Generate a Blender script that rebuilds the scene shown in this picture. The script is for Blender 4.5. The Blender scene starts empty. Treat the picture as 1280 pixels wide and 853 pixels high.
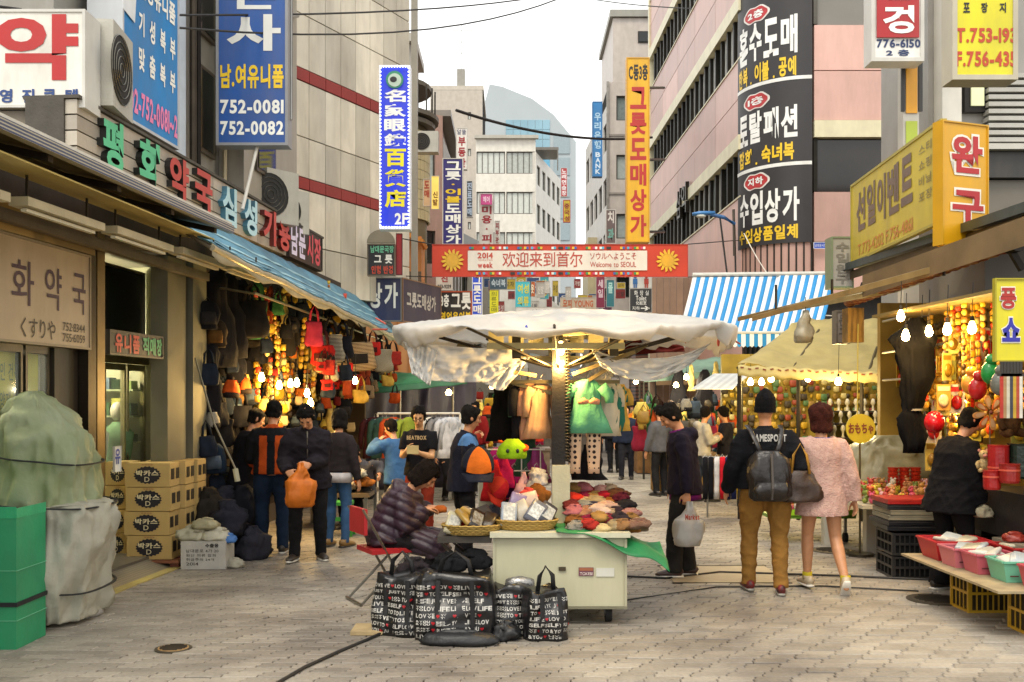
import bpy, bmesh, math, random
import numpy as np
from mathutils import Vector, Matrix, noise
sc = bpy.context.scene
col = sc.collection
R = random.Random(11)
V = Vector
# ---------------------------------------------------------------- camera, sky, sun, exposure
F, EYE, VH = 1250.0, 1.75, 500.0
cam = bpy.data.cameras.new('camera')
cam.sensor_width = 36.0
cam.lens = 36.0 * F / 1280.0
cam.shift_y = (VH - 426.5) / 1280.0
cam.clip_end = 2000
co = bpy.data.objects.new('camera', cam)
co.location = (0, 0, EYE)
co.rotation_euler = (math.radians(90), 0, 0)
col.objects.link(co)
sc.camera = co
w = bpy.data.worlds.new('World')
sc.world = w
w.use_nodes = True
nt = w.node_tree
nt.nodes.clear()
sky = nt.nodes.new('ShaderNodeTexSky')
sky.sky_type = 'NISHITA'
sky.sun_disc = False
sky.sun_elevation = math.radians(58)
sky.sun_rotation = math.radians(200)
sky.dust_density = 4.0
sky.air_density = 1.0
cloud = nt.nodes.new('ShaderNodeMix')
cloud.data_type = 'RGBA'
cloud.inputs[0].default_value = 0.88
cloud.inputs[7].default_value = (12.6, 12.6, 12.3, 1)      # the flat white overcast
nt.links.new(sky.outputs[0], cloud.inputs[6])
bg = nt.nodes.new('ShaderNodeBackground')
bg.inputs[1].default_value = 0.10
nt.links.new(cloud.outputs[2], bg.inputs[0])
wo = nt.nodes.new('ShaderNodeOutputWorld')
nt.links.new(bg.outputs[0], wo.inputs[0])
sun = bpy.data.lights.new('sun', 'SUN')
sun.energy = 1.5
sun.angle = math.radians(25)
sun.color = (1.0, 0.92, 0.78)
so = bpy.data.objects.new('sun', sun)
# the light comes from above, behind the camera's left shoulder
so.rotation_euler = (math.radians(32), 0, math.radians(-20))
col.objects.link(so)
sc.view_settings.view_transform = 'Standard'
sc.view_settings.look = 'None'
sc.view_settings.exposure = 0.55
sc.view_settings.gamma = 1.0
sc.cycles.use_denoising = True
sc.cycles.max_bounces = 6
sc.cycles.diffuse_bounces = 3
sc.cycles.glossy_bounces = 2
sc.cycles.transmission_bounces = 3
sc.cycles.transparent_max_bounces = 6
sc.cycles.caustics_reflective = False
sc.cycles.caustics_refractive = False
sc.cycles.sample_clamp_indirect = 3.0
def P(u, v, Y):
 return V(((u - 640) / F * Y, Y, EYE - (v - VH) / F * Y))
def GY(v):
 return EYE * F / (v - VH)
# ---------------------------------------------------------------- materials
def lin(c):
 if isinstance(c, str):
  c = [int(c[i:i + 2], 16) / 255 for i in (0, 2, 4)]
 return tuple(x / 12.92 if x <= 0.04045 else ((x + 0.055) / 1.055) ** 2.4 for x in c)
MC = {}
def mat(c, rough=0.6, metal=0.0, var=0.18, sc_=7.0, bump=0.15, emit=0.0, alpha=1.0, trans=0.0, bs=None, kind='noise', c2=None, dirt=0.0, obj=False):
 key = (c if isinstance(c, str) else tuple(c), rough, metal, var, sc_, bump, emit, alpha, trans, bs, kind, c2, dirt, obj)
 if key in MC:
  return MC[key]
 m = bpy.data.materials.new('surface_%d' % len(MC))
 m.use_nodes = True
 n = m.node_tree
 L = n.links.new
 b = n.nodes['Principled BSDF']
 tc = n.nodes.new('ShaderNodeTexCoord')
 nz = n.nodes.new('ShaderNodeTexNoise')
 nz.inputs['Scale'].default_value = sc_
 nz.inputs['Detail'].default_value = 5
 L(tc.outputs['Object'], nz.inputs['Vector'])
 base = lin(c)
 cr = n.nodes.new('ShaderNodeValToRGB')
 lo = tuple(x * (1 - var) for x in base)
 hi = tuple(min(1, x * (1 + var)) for x in base)
 if c2:
  hi = lin(c2)
  lo = base
 cr.color_ramp.elements[0].position = 0.32
 cr.color_ramp.elements[1].position = 0.68
 cr.color_ramp.elements[0].color = (*lo, 1)
 cr.color_ramp.elements[1].color = (*hi, 1)
 src = nz
 if kind == 'stripe' or kind == 'stripex' or kind == 'hair':
  wv = n.nodes.new('ShaderNodeTexWave')
  wv.bands_direction = 'X' if kind == 'stripex' else 'Z'
  wv.inputs['Scale'].default_value = sc_
  wv.inputs['Distortion'].default_value = 0.3 if kind != 'hair' else 4
  if kind == 'hair':
   wv.bands_direction = 'X'
   wv.inputs['Detail'].default_value = 3
  L(tc.outputs['Object'], wv.inputs['Vector'])
  src = wv
  cr.color_ramp.interpolation = 'CONSTANT' if kind != 'hair' else 'LINEAR'
  if kind != 'hair':
   cr.color_ramp.elements[1].position = 0.62
 elif kind == 'dots':
  vo = n.nodes.new('ShaderNodeTexVoronoi')
  vo.inputs['Scale'].default_value = sc_
  vo.inputs['Randomness'].default_value = 0.15
  L(tc.outputs['Object'], vo.inputs['Vector'])
  src = vo
  cr.color_ramp.interpolation = 'CONSTANT'
  cr.color_ramp.elements[1].position = 0.33
  cr.color_ramp.elements[0].position = 0
 elif kind == 'cells':
  vo = n.nodes.new('ShaderNodeTexVoronoi')
  vo.inputs['Scale'].default_value = sc_
  L(tc.outputs['Object'], vo.inputs['Vector'])
  src = vo
  cr.color_ramp.elements[0].position = 0.25
 fac = src.outputs.get('Distance') if kind in ('dots', 'cells') else (src.outputs.get('Fac') or src.outputs[0])
 L(fac, cr.inputs[0])
 out = cr.outputs[0]
 if dirt > 0:
  n2 = n.nodes.new('ShaderNodeTexNoise')
  n2.inputs['Scale'].default_value = 1.1
  n2.inputs['Detail'].default_value = 8
  n2.inputs['Roughness'].default_value = 0.7
  mp = n.nodes.new('ShaderNodeMapping')
  mp.inputs['Scale'].default_value = (2.2, 2.2, 0.5)
  L(tc.outputs['Object'], mp.inputs[0])
  L(mp.outputs[0], n2.inputs['Vector'])
  r2 = n.nodes.new('ShaderNodeValToRGB')
  r2.color_ramp.elements[0].position = 0.42
  r2.color_ramp.elements[1].position = 0.72
  L(n2.outputs[0], r2.inputs[0])
  mx = n.nodes.new('ShaderNodeMix')
  mx.data_type = 'RGBA'
  ml = n.nodes.new('ShaderNodeMath')
  ml.operation = 'MULTIPLY'
  ml.inputs[1].default_value = dirt
  L(r2.outputs[0], ml.inputs[0])
  L(ml.outputs[0], mx.inputs[0])
  L(out, mx.inputs[6])
  mx.inputs[7].default_value = (0.16, 0.13, 0.09, 1)
  out = mx.outputs[2]
 if obj:
  oi = n.nodes.new('ShaderNodeObjectInfo')
  hs = n.nodes.new('ShaderNodeHueSaturation')
  mr = n.nodes.new('ShaderNodeMapRange')
  mr.inputs[3].default_value = 0.8
  mr.inputs[4].default_value = 1.22
  L(oi.outputs['Random'], mr.inputs[0])
  L(mr.outputs[0], hs.inputs['Value'])
  L(out, hs.inputs['Color'])
  out = hs.outputs[0]
 L(out, b.inputs['Base Color'])
 b.inputs['Roughness'].default_value = rough
 b.inputs['Metallic'].default_value = metal
 if rough >= .85: b.inputs['Specular IOR Level'].default_value = .15
 if trans:
  b.inputs['Transmission Weight'].default_value = trans
 if alpha < 1:
  b.inputs['Alpha'].default_value = alpha
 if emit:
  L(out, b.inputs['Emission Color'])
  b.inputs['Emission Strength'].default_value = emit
 if bump:
  bp = n.nodes.new('ShaderNodeBump')
  bp.inputs['Strength'].default_value = bump
  bp.inputs['Distance'].default_value = 0.02
  nb = n.nodes.new('ShaderNodeTexNoise')
  nb.inputs['Scale'].default_value = bs or sc_ * 6
  nb.inputs['Detail'].default_value = 4
  L(tc.outputs['Object'], nb.inputs['Vector'])
  L(nb.outputs[0], bp.inputs['Height'])
  L(bp.outputs[0], b.inputs['Normal'])
 MC[key] = m
 return m
def thin(m, w=.5, c=None):
 """let light through a thin sheet"""
 n = m.node_tree; L = n.links.new; b = n.nodes['Principled BSDF']; o = n.nodes['Material Output']
 t = n.nodes.new('ShaderNodeBsdfTranslucent'); x = n.nodes.new('ShaderNodeMixShader'); x.inputs[0].default_value = w
 L(b.inputs['Base Color'].links[0].from_socket, t.inputs[0])
 L(b.outputs[0], x.inputs[1]); L(t.outputs[0], x.inputs[2]); L(x.outputs[0], o.inputs[0])
 return m
def cloth(c, **k):
 return mat(c, rough=0.9, var=0.22, sc_=9, bump=0.3, bs=90, **k)
def paint(c, **k):
 return mat(c, rough=0.42, var=0.07, sc_=3, bump=0.05, dirt=k.pop('dirt', 0.18), **k)
def metal(c='8f8d88', r=0.35, **k):
 return mat(c, rough=r, metal=0.85, var=0.15, sc_=5, bump=0.08, **k)
# ---------------------------------------------------------------- mesh building
class MB:
 def __init__(s):
  s.v = []; s.f = []; s.mi = []; s.cur = 0
 def m(s, i):
  s.cur = i
  return s
 def add(s, vs, fs):
  o = len(s.v)
  s.v += [tuple(x) for x in vs]
  for f in fs:
   s.f.append(tuple(o + i for i in f)); s.mi.append(s.cur)
  return s
 def box(s, a, b, M=None):
  (x0, y0, z0), (x1, y1, z1) = a, b
  vs = [V(p) for p in ((x0, y0, z0), (x1, y0, z0), (x1, y1, z0), (x0, y1, z0), (x0, y0, z1), (x1, y0, z1), (x1, y1, z1), (x0, y1, z1))]
  if M is not None:
   vs = [M @ p for p in vs]
  return s.add(vs, [(0, 3, 2, 1), (4, 5, 6, 7), (0, 1, 5, 4), (1, 2, 6, 5), (2, 3, 7, 6), (3, 0, 4, 7)])
 def cbox(s, c, d, M=None):
  return s.box((c[0] - d[0] / 2, c[1] - d[1] / 2, c[2] - d[2] / 2), (c[0] + d[0] / 2, c[1] + d[1] / 2, c[2] + d[2] / 2), M)
 def bar(s, a, b, wd, h=None, up=None):
  a, b = V(a), V(b)
  h = h or wd
  t = (b - a).normalized()
  u = V(up) if up else (V((0, 0, 1)) if abs(t.z) < 0.9 else V((0, 1, 0)))
  x = t.cross(u).normalized() * wd / 2
  z = x.cross(t).normalized() * h / 2
  vs = [a - x - z, a + x - z, a + x + z, a - x + z, b - x - z, b + x - z, b + x + z, b - x + z]
  return s.add(vs, [(0, 1, 2, 3), (7, 6, 5, 4), (0, 4, 5, 1), (1, 5, 6, 2), (2, 6, 7, 3), (3, 7, 4, 0)])
 def loft(s, pts, rad, n=10, side=None, cap=True, M=None, power=2.0):
  pts = [V(p) for p in pts]
  rings = []
  for i, p in enumerate(pts):
   if len(pts) == 1:
    t = V((0, 0, 1))
   else:
    t = (pts[min(i + 1, len(pts) - 1)] - pts[max(i - 1, 0)])
   if t.length < 1e-9:
    t = V((0, 0, 1))
   t.normalize()
   sd = V(side) if side is not None else (V((1, 0, 0)) if abs(t.x) < 0.85 else V((0, 1, 0)))
   a = (sd - t * sd.dot(t)).normalized()
   b = t.cross(a)
   r = rad[i] if isinstance(rad, (list, tuple)) else rad
   ra, rb = r if isinstance(r, (list, tuple)) else (r, r)
   ring = []
   for k in range(n):
    q = 2 * math.pi * k / n
    cx, sy = math.cos(q), math.sin(q)
    if power != 2.0:
     cx = math.copysign(abs(cx) ** (2 / power), cx); sy = math.copysign(abs(sy) ** (2 / power), sy)
    ring.append(p + a * ra * cx + b * rb * sy)
   rings.append(ring)
  vs = [q for r_ in rings for q in r_]
  if M is not None:
   vs = [M @ q for q in vs]
  fs = []
  for i in range(len(pts) - 1):
   for k in range(n):
    k2 = (k + 1) % n
    fs.append((i * n + k, i * n + k2, (i + 1) * n + k2, (i + 1) * n + k))
  if cap:
   fs.append(tuple(range(n))[::-1])
   fs.append(tuple((len(pts) - 1) * n + k for k in range(n)))
  return s.add(vs, fs)
 def ell(s, c, r, n=12, m=8, M=None):
  c = V(c)
  r = (r, r, r) if not isinstance(r, (list, tuple)) else r
  vs = [c + V((0, 0, -r[2]))]
  for j in range(1, m):
   ph = -math.pi / 2 + math.pi * j / m
   for k in range(n):
    q = 2 * math.pi * k / n
    vs.append(c + V((r[0] * math.cos(ph) * math.cos(q), r[1] * math.cos(ph) * math.sin(q), r[2] * math.sin(ph))))
  vs.append(c + V((0, 0, r[2])))
  if M is not None:
   vs = [M @ q for q in vs]
  fs = []
  for k in range(n):
   fs.append((0, 1 + (k + 1) % n, 1 + k))
  for j in range(m - 2):
   for k in range(n):
    a, b = 1 + j * n + k, 1 + j * n + (k + 1) % n
    fs.append((a, b, b + n, a + n))
  l = len(vs) - 1
  for k in range(n):
   fs.append((l, l - n + k, l - n + (k + 1) % n))
  return s.add(vs, fs)
 def lathe(s, c, prof, n=16):
  c = V(c)
  return s.loft([c + V((0, 0, z)) for r, z in prof], [r for r, z in prof], n)
 def grid(s, fn, nu, nv):
  o = [fn(i / nu, j / nv) for j in range(nv + 1) for i in range(nu + 1)]
  fs = [(j * (nu + 1) + i, j * (nu + 1) + i + 1, (j + 1) * (nu + 1) + i + 1, (j + 1) * (nu + 1) + i) for j in range(nv) for i in range(nu)]
  return s.add(o, fs)
 def poly(s, pts, d):
  """flat outline pts thickened along vector d"""
  pts = [V(p) for p in pts]; d = V(d); n = len(pts)
  fs = [tuple(range(n)), tuple(range(2 * n - 1, n - 1, -1))]
  fs += [(i, i + n, (i + 1) % n + n, (i + 1) % n) for i in range(n)]
  return s.add(pts + [p + d for p in pts], fs)
 def mesh(s, name, mats, smooth=False, inv=None):
  me = bpy.data.meshes.new(name)
  vs = s.v
  if inv is not None:
   vs = [inv @ V(p) for p in vs]
  me.from_pydata(vs, [], s.f)
  mats = mats if isinstance(mats, (list, tuple)) else [mats]
  for q in mats:
   me.materials.append(q)
  if len(mats) > 1:
   me.polygons.foreach_set('material_index', s.mi)
  if smooth:
   me.polygons.foreach_set('use_smooth', [True] * len(me.polygons))
  me.update()
  return me
 def build(s, name, mats, parent=None, smooth=False, local=False, solid=0, **tags):
  inv = None
  if parent is not None and not local:
   inv = root_inv(parent)
  o = bpy.data.objects.new(name, s.mesh(name, mats, smooth, inv))
  col.objects.link(o)
  if parent is not None:
   o.parent = parent
  if solid:
   md = o.modifiers.new('thickness', 'SOLIDIFY'); md.thickness = solid; md.offset = 0
  tag(o, **tags)
  return o
def root_inv(o):
 while o.parent is not None:
  o = o.parent
 return (Matrix.LocRotScale(o.location, o.rotation_euler, o.scale)).inverted()
def tag(o, label=None, cat=None, group=None, kind=None):
 if label: o['label'] = label
 if cat: o['category'] = cat
 if group: o['group'] = group
 if kind: o['kind'] = kind
 return o
def thing(name, label, cat, loc=(0, 0, 0), rz=0.0, group=None, kind=None):
 o = bpy.data.objects.new(name, None)
 o.empty_display_size = 0.2
 o.location = loc
 o.rotation_euler = (0, 0, rz)
 col.objects.link(o)
 return tag(o, label, cat, group, kind)
def dup(root, loc, rz=0.0, label=None, group=None, scale=None, mats=None, rx=0.0, ry=0.0):
 r = root.copy(); col.objects.link(r)
 r.location = loc; r.rotation_euler = (rx, ry, rz)
 if scale is not None: r.scale = (scale,) * 3 if not isinstance(scale, (list, tuple)) else scale
 if label: r['label'] = label
 if group: r['group'] = group
 if mats and r.type == 'MESH':
  for sl, q in zip(r.material_slots, mats):
   if q is not None:
    sl.link = 'OBJECT'; sl.material = q
 def rec(a, b):
  for ch in list(a.children):
   c = ch.copy(); col.objects.link(c); c.parent = b
   if mats:
    for sl, q in zip(c.material_slots, mats):
     if q is not None:
      sl.link = 'OBJECT'; sl.material = q
   rec(ch, c)
 rec(root, r)
 return r
def place(root, loc, rz=0.0, label=None, group=None, scale=None, **k):
 """first use moves the prototype itself, later ones copy it; '~' adds the look and height of the piece to its label"""
 if label and label[0] == '~':
  hs_, z_ = k.pop('hs', (1.55, 2.15)), loc[2]
  label = '%s %s %s' % (root.get('look', 'small piece'), 'low' if z_ < hs_[0] else ('at head height' if z_ < hs_[1] else 'high up'), label[1:])
 if not root.get('_used'):
  root['_used'] = 1
  root.location = loc; root.rotation_euler = (k.get('rx', 0), k.get('ry', 0), rz)
  if scale is not None: root.scale = (scale,) * 3 if not isinstance(scale, (list, tuple)) else scale
  if label: root['label'] = label
  if group: root['group'] = group
  return root
 return dup(root, loc, rz, label, group, scale, **k)
# a small side scene, only for evaluating text curves and modifiers quickly; removed at the end
tmp = bpy.data.scenes.new('tmp')
def evaluated(o):
 tmp.collection.objects.link(o)
 vl = tmp.view_layers[0]
 vl.update()
 me = bpy.data.meshes.new_from_object(o.evaluated_get(vl.depsgraph))
 tmp.collection.objects.unlink(o)
 return me
# ---------------------------------------------------------------- lettering
TC = {}
TXT = bpy.data.objects.new('t', bpy.data.curves.new('t', 'FONT'))
TXT.data.fill_mode = 'FRONT'
tmp.collection.objects.link(TXT)
NEED, LATER, RAW = {}, [], {}
def wt(b): return 0.006 if b < 0.02 else (0.036 if b < .07 else .075)
def need(t, bold): NEED.setdefault(wt(bold), set()).update(ch for ch in t if ch != ' ')
def flush_text():
 """all characters of one weight are set as lines of a single text curve, then cut apart by line"""
 for bold, strs in NEED.items():
  strs = sorted(strs)
  c = TXT.data
  c.body = '\n'.join(strs); c.offset = bold; c.resolution_u = 3; c.space_line = 2.5
  vl = tmp.view_layers[0]
  vl.update()
  me = bpy.data.meshes.new_from_object(TXT.evaluated_get(vl.depsgraph))
  n = len(me.vertices)
  a = np.zeros(n * 3); me.vertices.foreach_get('co', a); a = a.reshape(-1, 3)
  line = np.round(-(a[:, 1] - 0.35) / 2.5).astype(int)
  per = {}
  for p in me.polygons:
   per.setdefault(int(line[p.vertices[0]]), []).append(tuple(p.vertices))
  for i, t in enumerate(strs):
   fs = per.get(i, [])
   ids = sorted({v for f in fs for v in f}); mp = {v: k for k, v in enumerate(ids)}
   q = a[ids].copy()
   if len(ids): q[:, 1] += 2.5 * i
   RAW[(t, bold)] = (q, [tuple(mp[v] for v in f) for f in fs])
  bpy.data.meshes.remove(me)
 for f in LATER: f()
def glyph(t, bold=0.02):
 bold = wt(bold)
 if (t, bold) in TC: return TC[(t, bold)]
 x = 0; vs = []; fs = []; k = 0
 for ch in t:
  if ch == ' ': x += .32; continue
  q, f = RAW[(ch, bold)]
  if not len(q): continue
  wide = ord(ch) > 0x2E00
  q = q.copy()
  q[:, 0] += x - (0 if wide else q[:, 0].min())
  x = x + .98 if wide else q[:, 0].max() + .07
  vs.append(q); fs += [tuple(i + k for i in g_) for g_ in f]; k += len(q)
 a = np.concatenate(vs) if vs else np.zeros((0, 3))
 if len(a):
  lo, hi = a.min(0), a.max(0); a = (a - lo) / np.maximum(hi - lo, 1e-6)
 TC[(t, bold)] = (a, fs)
 return TC[(t, bold)]
def letters(parent, O, Rv, h, items, off=0.006):
 for it in items:
  for ch in [it[0]]: need(ch, it[6] if len(it) > 6 else 0.02)
 LATER.append(lambda: letters_now(parent, O, Rv, h, items, off))
def letters_now(parent, O, Rv, h, items, off):
 """items: (text, x0, y0, x1, y1, colour|material, bold, vertical) in panel fractions, y up"""
 O, Rv = V(O), V(Rv)
 nrm = Rv.cross(V((0, 0, 1))).normalized()
 for it in items:
  t, x0, y0, x1, y1, c = it[:6]
  bold = it[6] if len(it) > 6 else 0.02
  vert = it[7] if len(it) > 7 else False
  depth = it[8] if len(it) > 8 else 0
  mt = c if not isinstance(c, str) else paint(c, dirt=0.08)
  mb = MB()
  cells = [(t, x0, y0, x1, y1)]
  if vert:
   n = len(t); g = (y1 - y0) / n
   cells = [(ch, x0, y1 - (i + 1) * g + g * 0.07, x1, y1 - i * g - g * 0.07) for i, ch in enumerate(t)]
  for (ch, a0, b0, a1, b1) in cells:
   if ch in '·.' and vert:
    cx, cy = (a0 + a1) / 2, (b0 + b1) / 2
    a0, a1 = cx - (a1 - a0) * .1, cx + (a1 - a0) * .1
    b0, b1 = cy - (b1 - b0) * .12, cy + (b1 - b0) * .12
   a, fs = glyph(ch, bold)
   vs = [O + Rv * (a0 + (a1 - a0) * p[0]) + V((0, 0, h * (b0 + (b1 - b0) * p[1]))) + nrm * (off + depth) for p in a]
   mb.add(vs, fs)
   if depth:
    back = [p - nrm * depth for p in vs]
    ec = {}
    for f in fs:
     for i in range(len(f)):
      e = (f[i], f[(i + 1) % len(f)])
      if (e[1], e[0]) in ec: del ec[(e[1], e[0])]
      else: ec[e] = 1
    n = len(vs)
    mb.m(1).add(vs + back, [(e[1], e[0], e[0] + n, e[1] + n) for e in ec]).m(0)
  side = it[9] if len(it) > 9 else mt
  mb.build('lettering', [mt, side] if depth else mt, parent)
def panel(label, O, Rv, h, depth, c, items, frame='c9c7c0', fw=0.02, cat='sign', name='shop_sign', emit=0, group=None, side=None, parent=None, back=None):
 O, Rv = V(O), V(Rv)
 nrm = Rv.cross(V((0, 0, 1))).normalized()
 t = parent or thing(name, label, cat, O, 0, group)
 r = Rv.normalized(); L = Rv.length; Z = V((0, 0, 1))
 def fr(x0, z0, x1, z1, y0, y1):
  a = [O + r * x + Z * z - nrm * y for x, z, y in ((x0, z0, y0), (x1, z0, y0), (x1, z0, y1), (x0, z0, y1), (x0, z1, y0), (x1, z1, y0), (x1, z1, y1), (x0, z1, y1))]
  return a, [(0, 1, 5, 4), (1, 2, 6, 5), (2, 3, 7, 6), (3, 0, 4, 7), (4, 5, 6, 7), (3, 2, 1, 0)]
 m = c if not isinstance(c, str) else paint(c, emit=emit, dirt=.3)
 MB().add(*fr(fw * .5, fw * .5, L - fw * .5, h - fw * .5, 0, 0.01)).build('sign_face', m, t)
 mb = MB()
 for a in ((0, 0, L, fw), (0, h - fw, L, h), (0, fw, fw, h - fw), (L - fw, fw, L, h - fw)):
  mb.add(*fr(*a, -0.012, 0.012))
 mb.add(*fr(0, 0, L, h, 0.0125, depth))
 mb.build('sign_box', side or paint(frame), t)
 letters(t, O, Rv, h, items)
 return t
def psign(label, u0, v0, u1, v1, Y, depth, c, items, **k):
 a, b = P(u0, v1, Y), P(u1, v1, Y)
 h = P(u0, v0, Y).z - a.z
 return panel(label, a, b - a, h, depth, c, items, **k)
def tube_pts(a, b, sag, n=12):
 a, b = V(a), V(b)
 return [a.lerp(b, i / n) - V((0, 0, sag * 4 * (i / n) * (1 - i / n))) for i in range(n + 1)]
# ---------------------------------------------------------------- people
def ik(a, t, l1, l2, pole):
 a, t, pole = V(a), V(t), V(pole)
 d = t - a
 L = min(d.length, (l1 + l2) * 0.995)
 L = max(L, abs(l1 - l2) + 0.02)
 dn = d.normalized()
 x = (l1 * l1 - l2 * l2 + L * L) / (2 * L)
 h = math.sqrt(max(l1 * l1 - x * x, 0))
 p = (pole - dn * pole.dot(dn)).normalized()
 return a + dn * x + p * h, a + dn * L
def finish(mb, name, mats, parent, vox, disp=None, smooth=2):
 me = mb.mesh(name, mats)
 o = bpy.data.objects.new(name, me)
 r = o.modifiers.new('r', 'REMESH'); r.mode = 'VOXEL'; r.voxel_size = vox
 if smooth:
  s = o.modifiers.new('s', 'SMOOTH'); s.factor = 0.5; s.iterations = smooth
 m2 = evaluated(o); col.objects.link(o)
 o.modifiers.clear(); o.data = m2; bpy.data.meshes.remove(me)
 n = len(m2.vertices)
 if disp and n:
  a = np.zeros(n * 3); m2.vertices.foreach_get('co', a); a = a.reshape(-1, 3)
  nn = np.zeros(n * 3); m2.vertices.foreach_get('normal', nn); nn = nn.reshape(-1, 3)
  d = disp(a)
  a = a + nn * d[:, None]
  m2.vertices.foreach_set('co', a.ravel())
 m2.polygons.foreach_set('use_smooth', [True] * len(m2.polygons))
 m2.update()
 if not len(m2.materials):
  m2.materials.append(mats)
 o.parent = parent
 return o
def folds(amp, seed=0, k=1.0):
 q = np.random.RandomState(seed)
 w1, w2, ph = q.uniform(-1, 1, (5, 3)), q.uniform(-1, 1, (5, 3)), q.uniform(0, 6, 5)
 def f(a):
  d = 0
  for i in range(5):
   s1 = a @ (w1[i] * np.array([14, 14, 22]) * k) + ph[i] + 2.2 * np.sin(a @ (w2[i] * 11 * k))
   d = d + (1 - np.abs(np.sin(s1))) ** 2 * 0.5 - 0.2
  return amp * d * 0.6
 return f
def quilt(amp, step):
 f0 = folds(0.016, 3)
 return lambda a: amp * (np.abs(np.sin(math.pi * (a[:, 2] + a[:, 1] * .45 + .02 * np.sin(a[:, 0] * 14)) / step)) ** 0.6 - 0.6) + f0(a)
SKIN = 'c98f68'
def skin_m(c=SKIN):
 return mat(c, rough=0.5, var=0.08, sc_=20, bump=0.05)
HEADP = [(-.118, .016, .018, .058), (-.108, .036, .038, .046), (-.085, .052, .062, .03), (-.05, .061, .083, .014), (-.01, .069, .094, .004), (.03, .074, .099, -.002),
         (.065, .071, .093, -.006), (.09, .057, .074, -.008), (.108, .034, .044, -.008), (.117, .008, .01, -.008)]
def person(label, x, y, yaw, Ht=1.72, lean=0, pelvis=None, feet=None, knees=None, hands=None, elbow=None, head=(0, 0, 0), top=None, bottom=None,
           shoe='2a2624', hair=('short', '161210'), skin=SKIN, q=1, stout=1.0, z=0.0, group=None, face=True, spine=1.0, twist=0, cat='person', glasses=False, nofold=False):
 k = Ht / 1.72
 t = thing('person', label, cat, (x, y, z), math.radians(yaw), group)
 pz = 0.95 * k if pelvis is None else pelvis
 vox = (.0085, .012, .02)[q - 1] if q < 4 else .028
 cvox = (.013, .018, .026)[q - 1] if q < 4 else .035
 le = math.radians(lean)
 pel = V((0, 0, pz))
 def sp(h, fy=0.0, x_=0.0, curve=1.0):          # point at height h above the pelvis along the spine
  a = le * (0.6 + 0.55 * min(1, h / 0.45)) if spine else le
  return pel + V((x_, h * k * math.sin(a) + fy * math.cos(a), h * k * math.cos(a) - fy * math.sin(a)))
 S = {s: sp(.408, -0.01, s * .168 * k * (0.5 + 0.5 * stout)) for s in (-1, 1)}
 tw = math.radians(twist)
 neck0, neck1 = sp(.455), sp(.525, .015)
 hp, hy, hr = [math.radians(a) for a in head]
 hM = Matrix.Translation(sp(.545, 0.01)) @ Matrix.Rotation(hy, 4, 'Z') @ Matrix.Rotation(-hp, 4, 'X') @ Matrix.Rotation(hr, 4, 'Y') @ Matrix.Translation((0, 0.01, .105 * k)) @ Matrix.Scale(k, 4)
 feet = feet or ((-.11, 0, 0), (.11, 0, 0))
 # ---- joints
 hip = {-1: pel + V((-.095 * k * stout, 0, -.02)), 1: pel + V((.095 * k * stout, 0, -.02))}
 ft, kn, an = {}, {}, {}
 for i, s in enumerate((-1, 1)):
  f = V(feet[i][:3])
  a_ = f + V((0, 0, .085 * k))
  pole = V((s * 0.08, 1, 0.15)) if not knees else V(knees[i])
  kn[s], an[s] = ik(hip[s], a_, .43 * k, .42 * k, pole)
  ft[s] = feet[i]
 hands = hands or ((-.27, .05, .78 * k), (.27, .05, .78 * k))
 el, wr = {}, {}
 for i, s in enumerate((-1, 1)):
  pole = V((s * 0.5, -1, -0.5)) if not elbow else V(elbow[i])
  el[s], wr[s] = ik(S[s], hands[i][:3], .285 * k, .25 * k, pole)
 # ---- body
 B = MB()
 torso = [(-.07, .155, .105), (0, .165, .115), (.1, .14, .1), (.18, .135, .095), (.3, .155, .11), (.385, .16, .1), (.43, .12, .08), (.465, .06, .058)]
 B.loft([sp(h, 0) for h, a, b in torso], [(a * k * stout, b * k * stout) for h, a, b in torso], 16, side=(1, 0, 0))
 B.loft([neck0 - (neck1 - neck0) * .3, neck0, neck1, neck1 + (hM.translation - neck1) * .5], [.06 * k, .054 * k, .052 * k, .05 * k], 12)
 B.loft([V((0, yo, zz)) for zz, rx, ry, yo in HEADP], [(rx, ry) for zz, rx, ry, yo in HEADP], 18, side=(1, 0, 0), M=hM)
 if q <= 2:
  B.loft([(0, .09, .03), (0, .104, 0), (0, .119, -.022), (0, .1, -.034)], [(.008, .008), (.011, .012), (.016, .013), (.01, .006)], 8, side=(1, 0, 0), M=hM)
  B.ell((0, .089, .028), (.05, .012, .01), M=hM)
  B.ell((0, .092, -.06), (.024, .012, .011), M=hM)
  for s in (-1, 1):
   B.ell((s * .076, -.008, -.005), (.011, .022, .034), M=hM)
   B.ell((s * .036, .072, -.022), (.024, .02, .022), M=hM)
 for s in (-1, 1):
  B.loft([S[s] + V((-s * .05, 0, -.02)), S[s], S[s].lerp(el[s], .5), el[s], el[s].lerp(wr[s], .3), wr[s].lerp(el[s], .1), wr[s]],
               [.05 * k, .056 * k, .047 * k, .04 * k, .042 * k, .028 * k, (.03 * k, .022 * k)], 10)
  B.loft([hip[s] + V((0, 0, .06)), hip[s], hip[s].lerp(kn[s], .5), kn[s], kn[s].lerp(an[s], .3), an[s].lerp(kn[s], .12), an[s] - V((0, 0, .03))],
               [.085 * k, .088 * k, .072 * k, .055 * k, .057 * k, .038 * k, .036 * k], 12)
  fd = V((math.sin(math.radians(ft[s][3] if len(ft[s]) > 3 else -s * 8)) * -1, 1, 0)).normalized()
  B.loft([an[s] - fd * .05 - V((0, 0, .05)), an[s] + fd * .03 - V((0, 0, .045)), an[s] + fd * .15 - V((0, 0, .06))], [.03, .036, .026], 8)
  # hand: palm, four fingers of unequal length, thumb from the side of the palm
  i = 0 if s < 0 else 1
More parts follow.
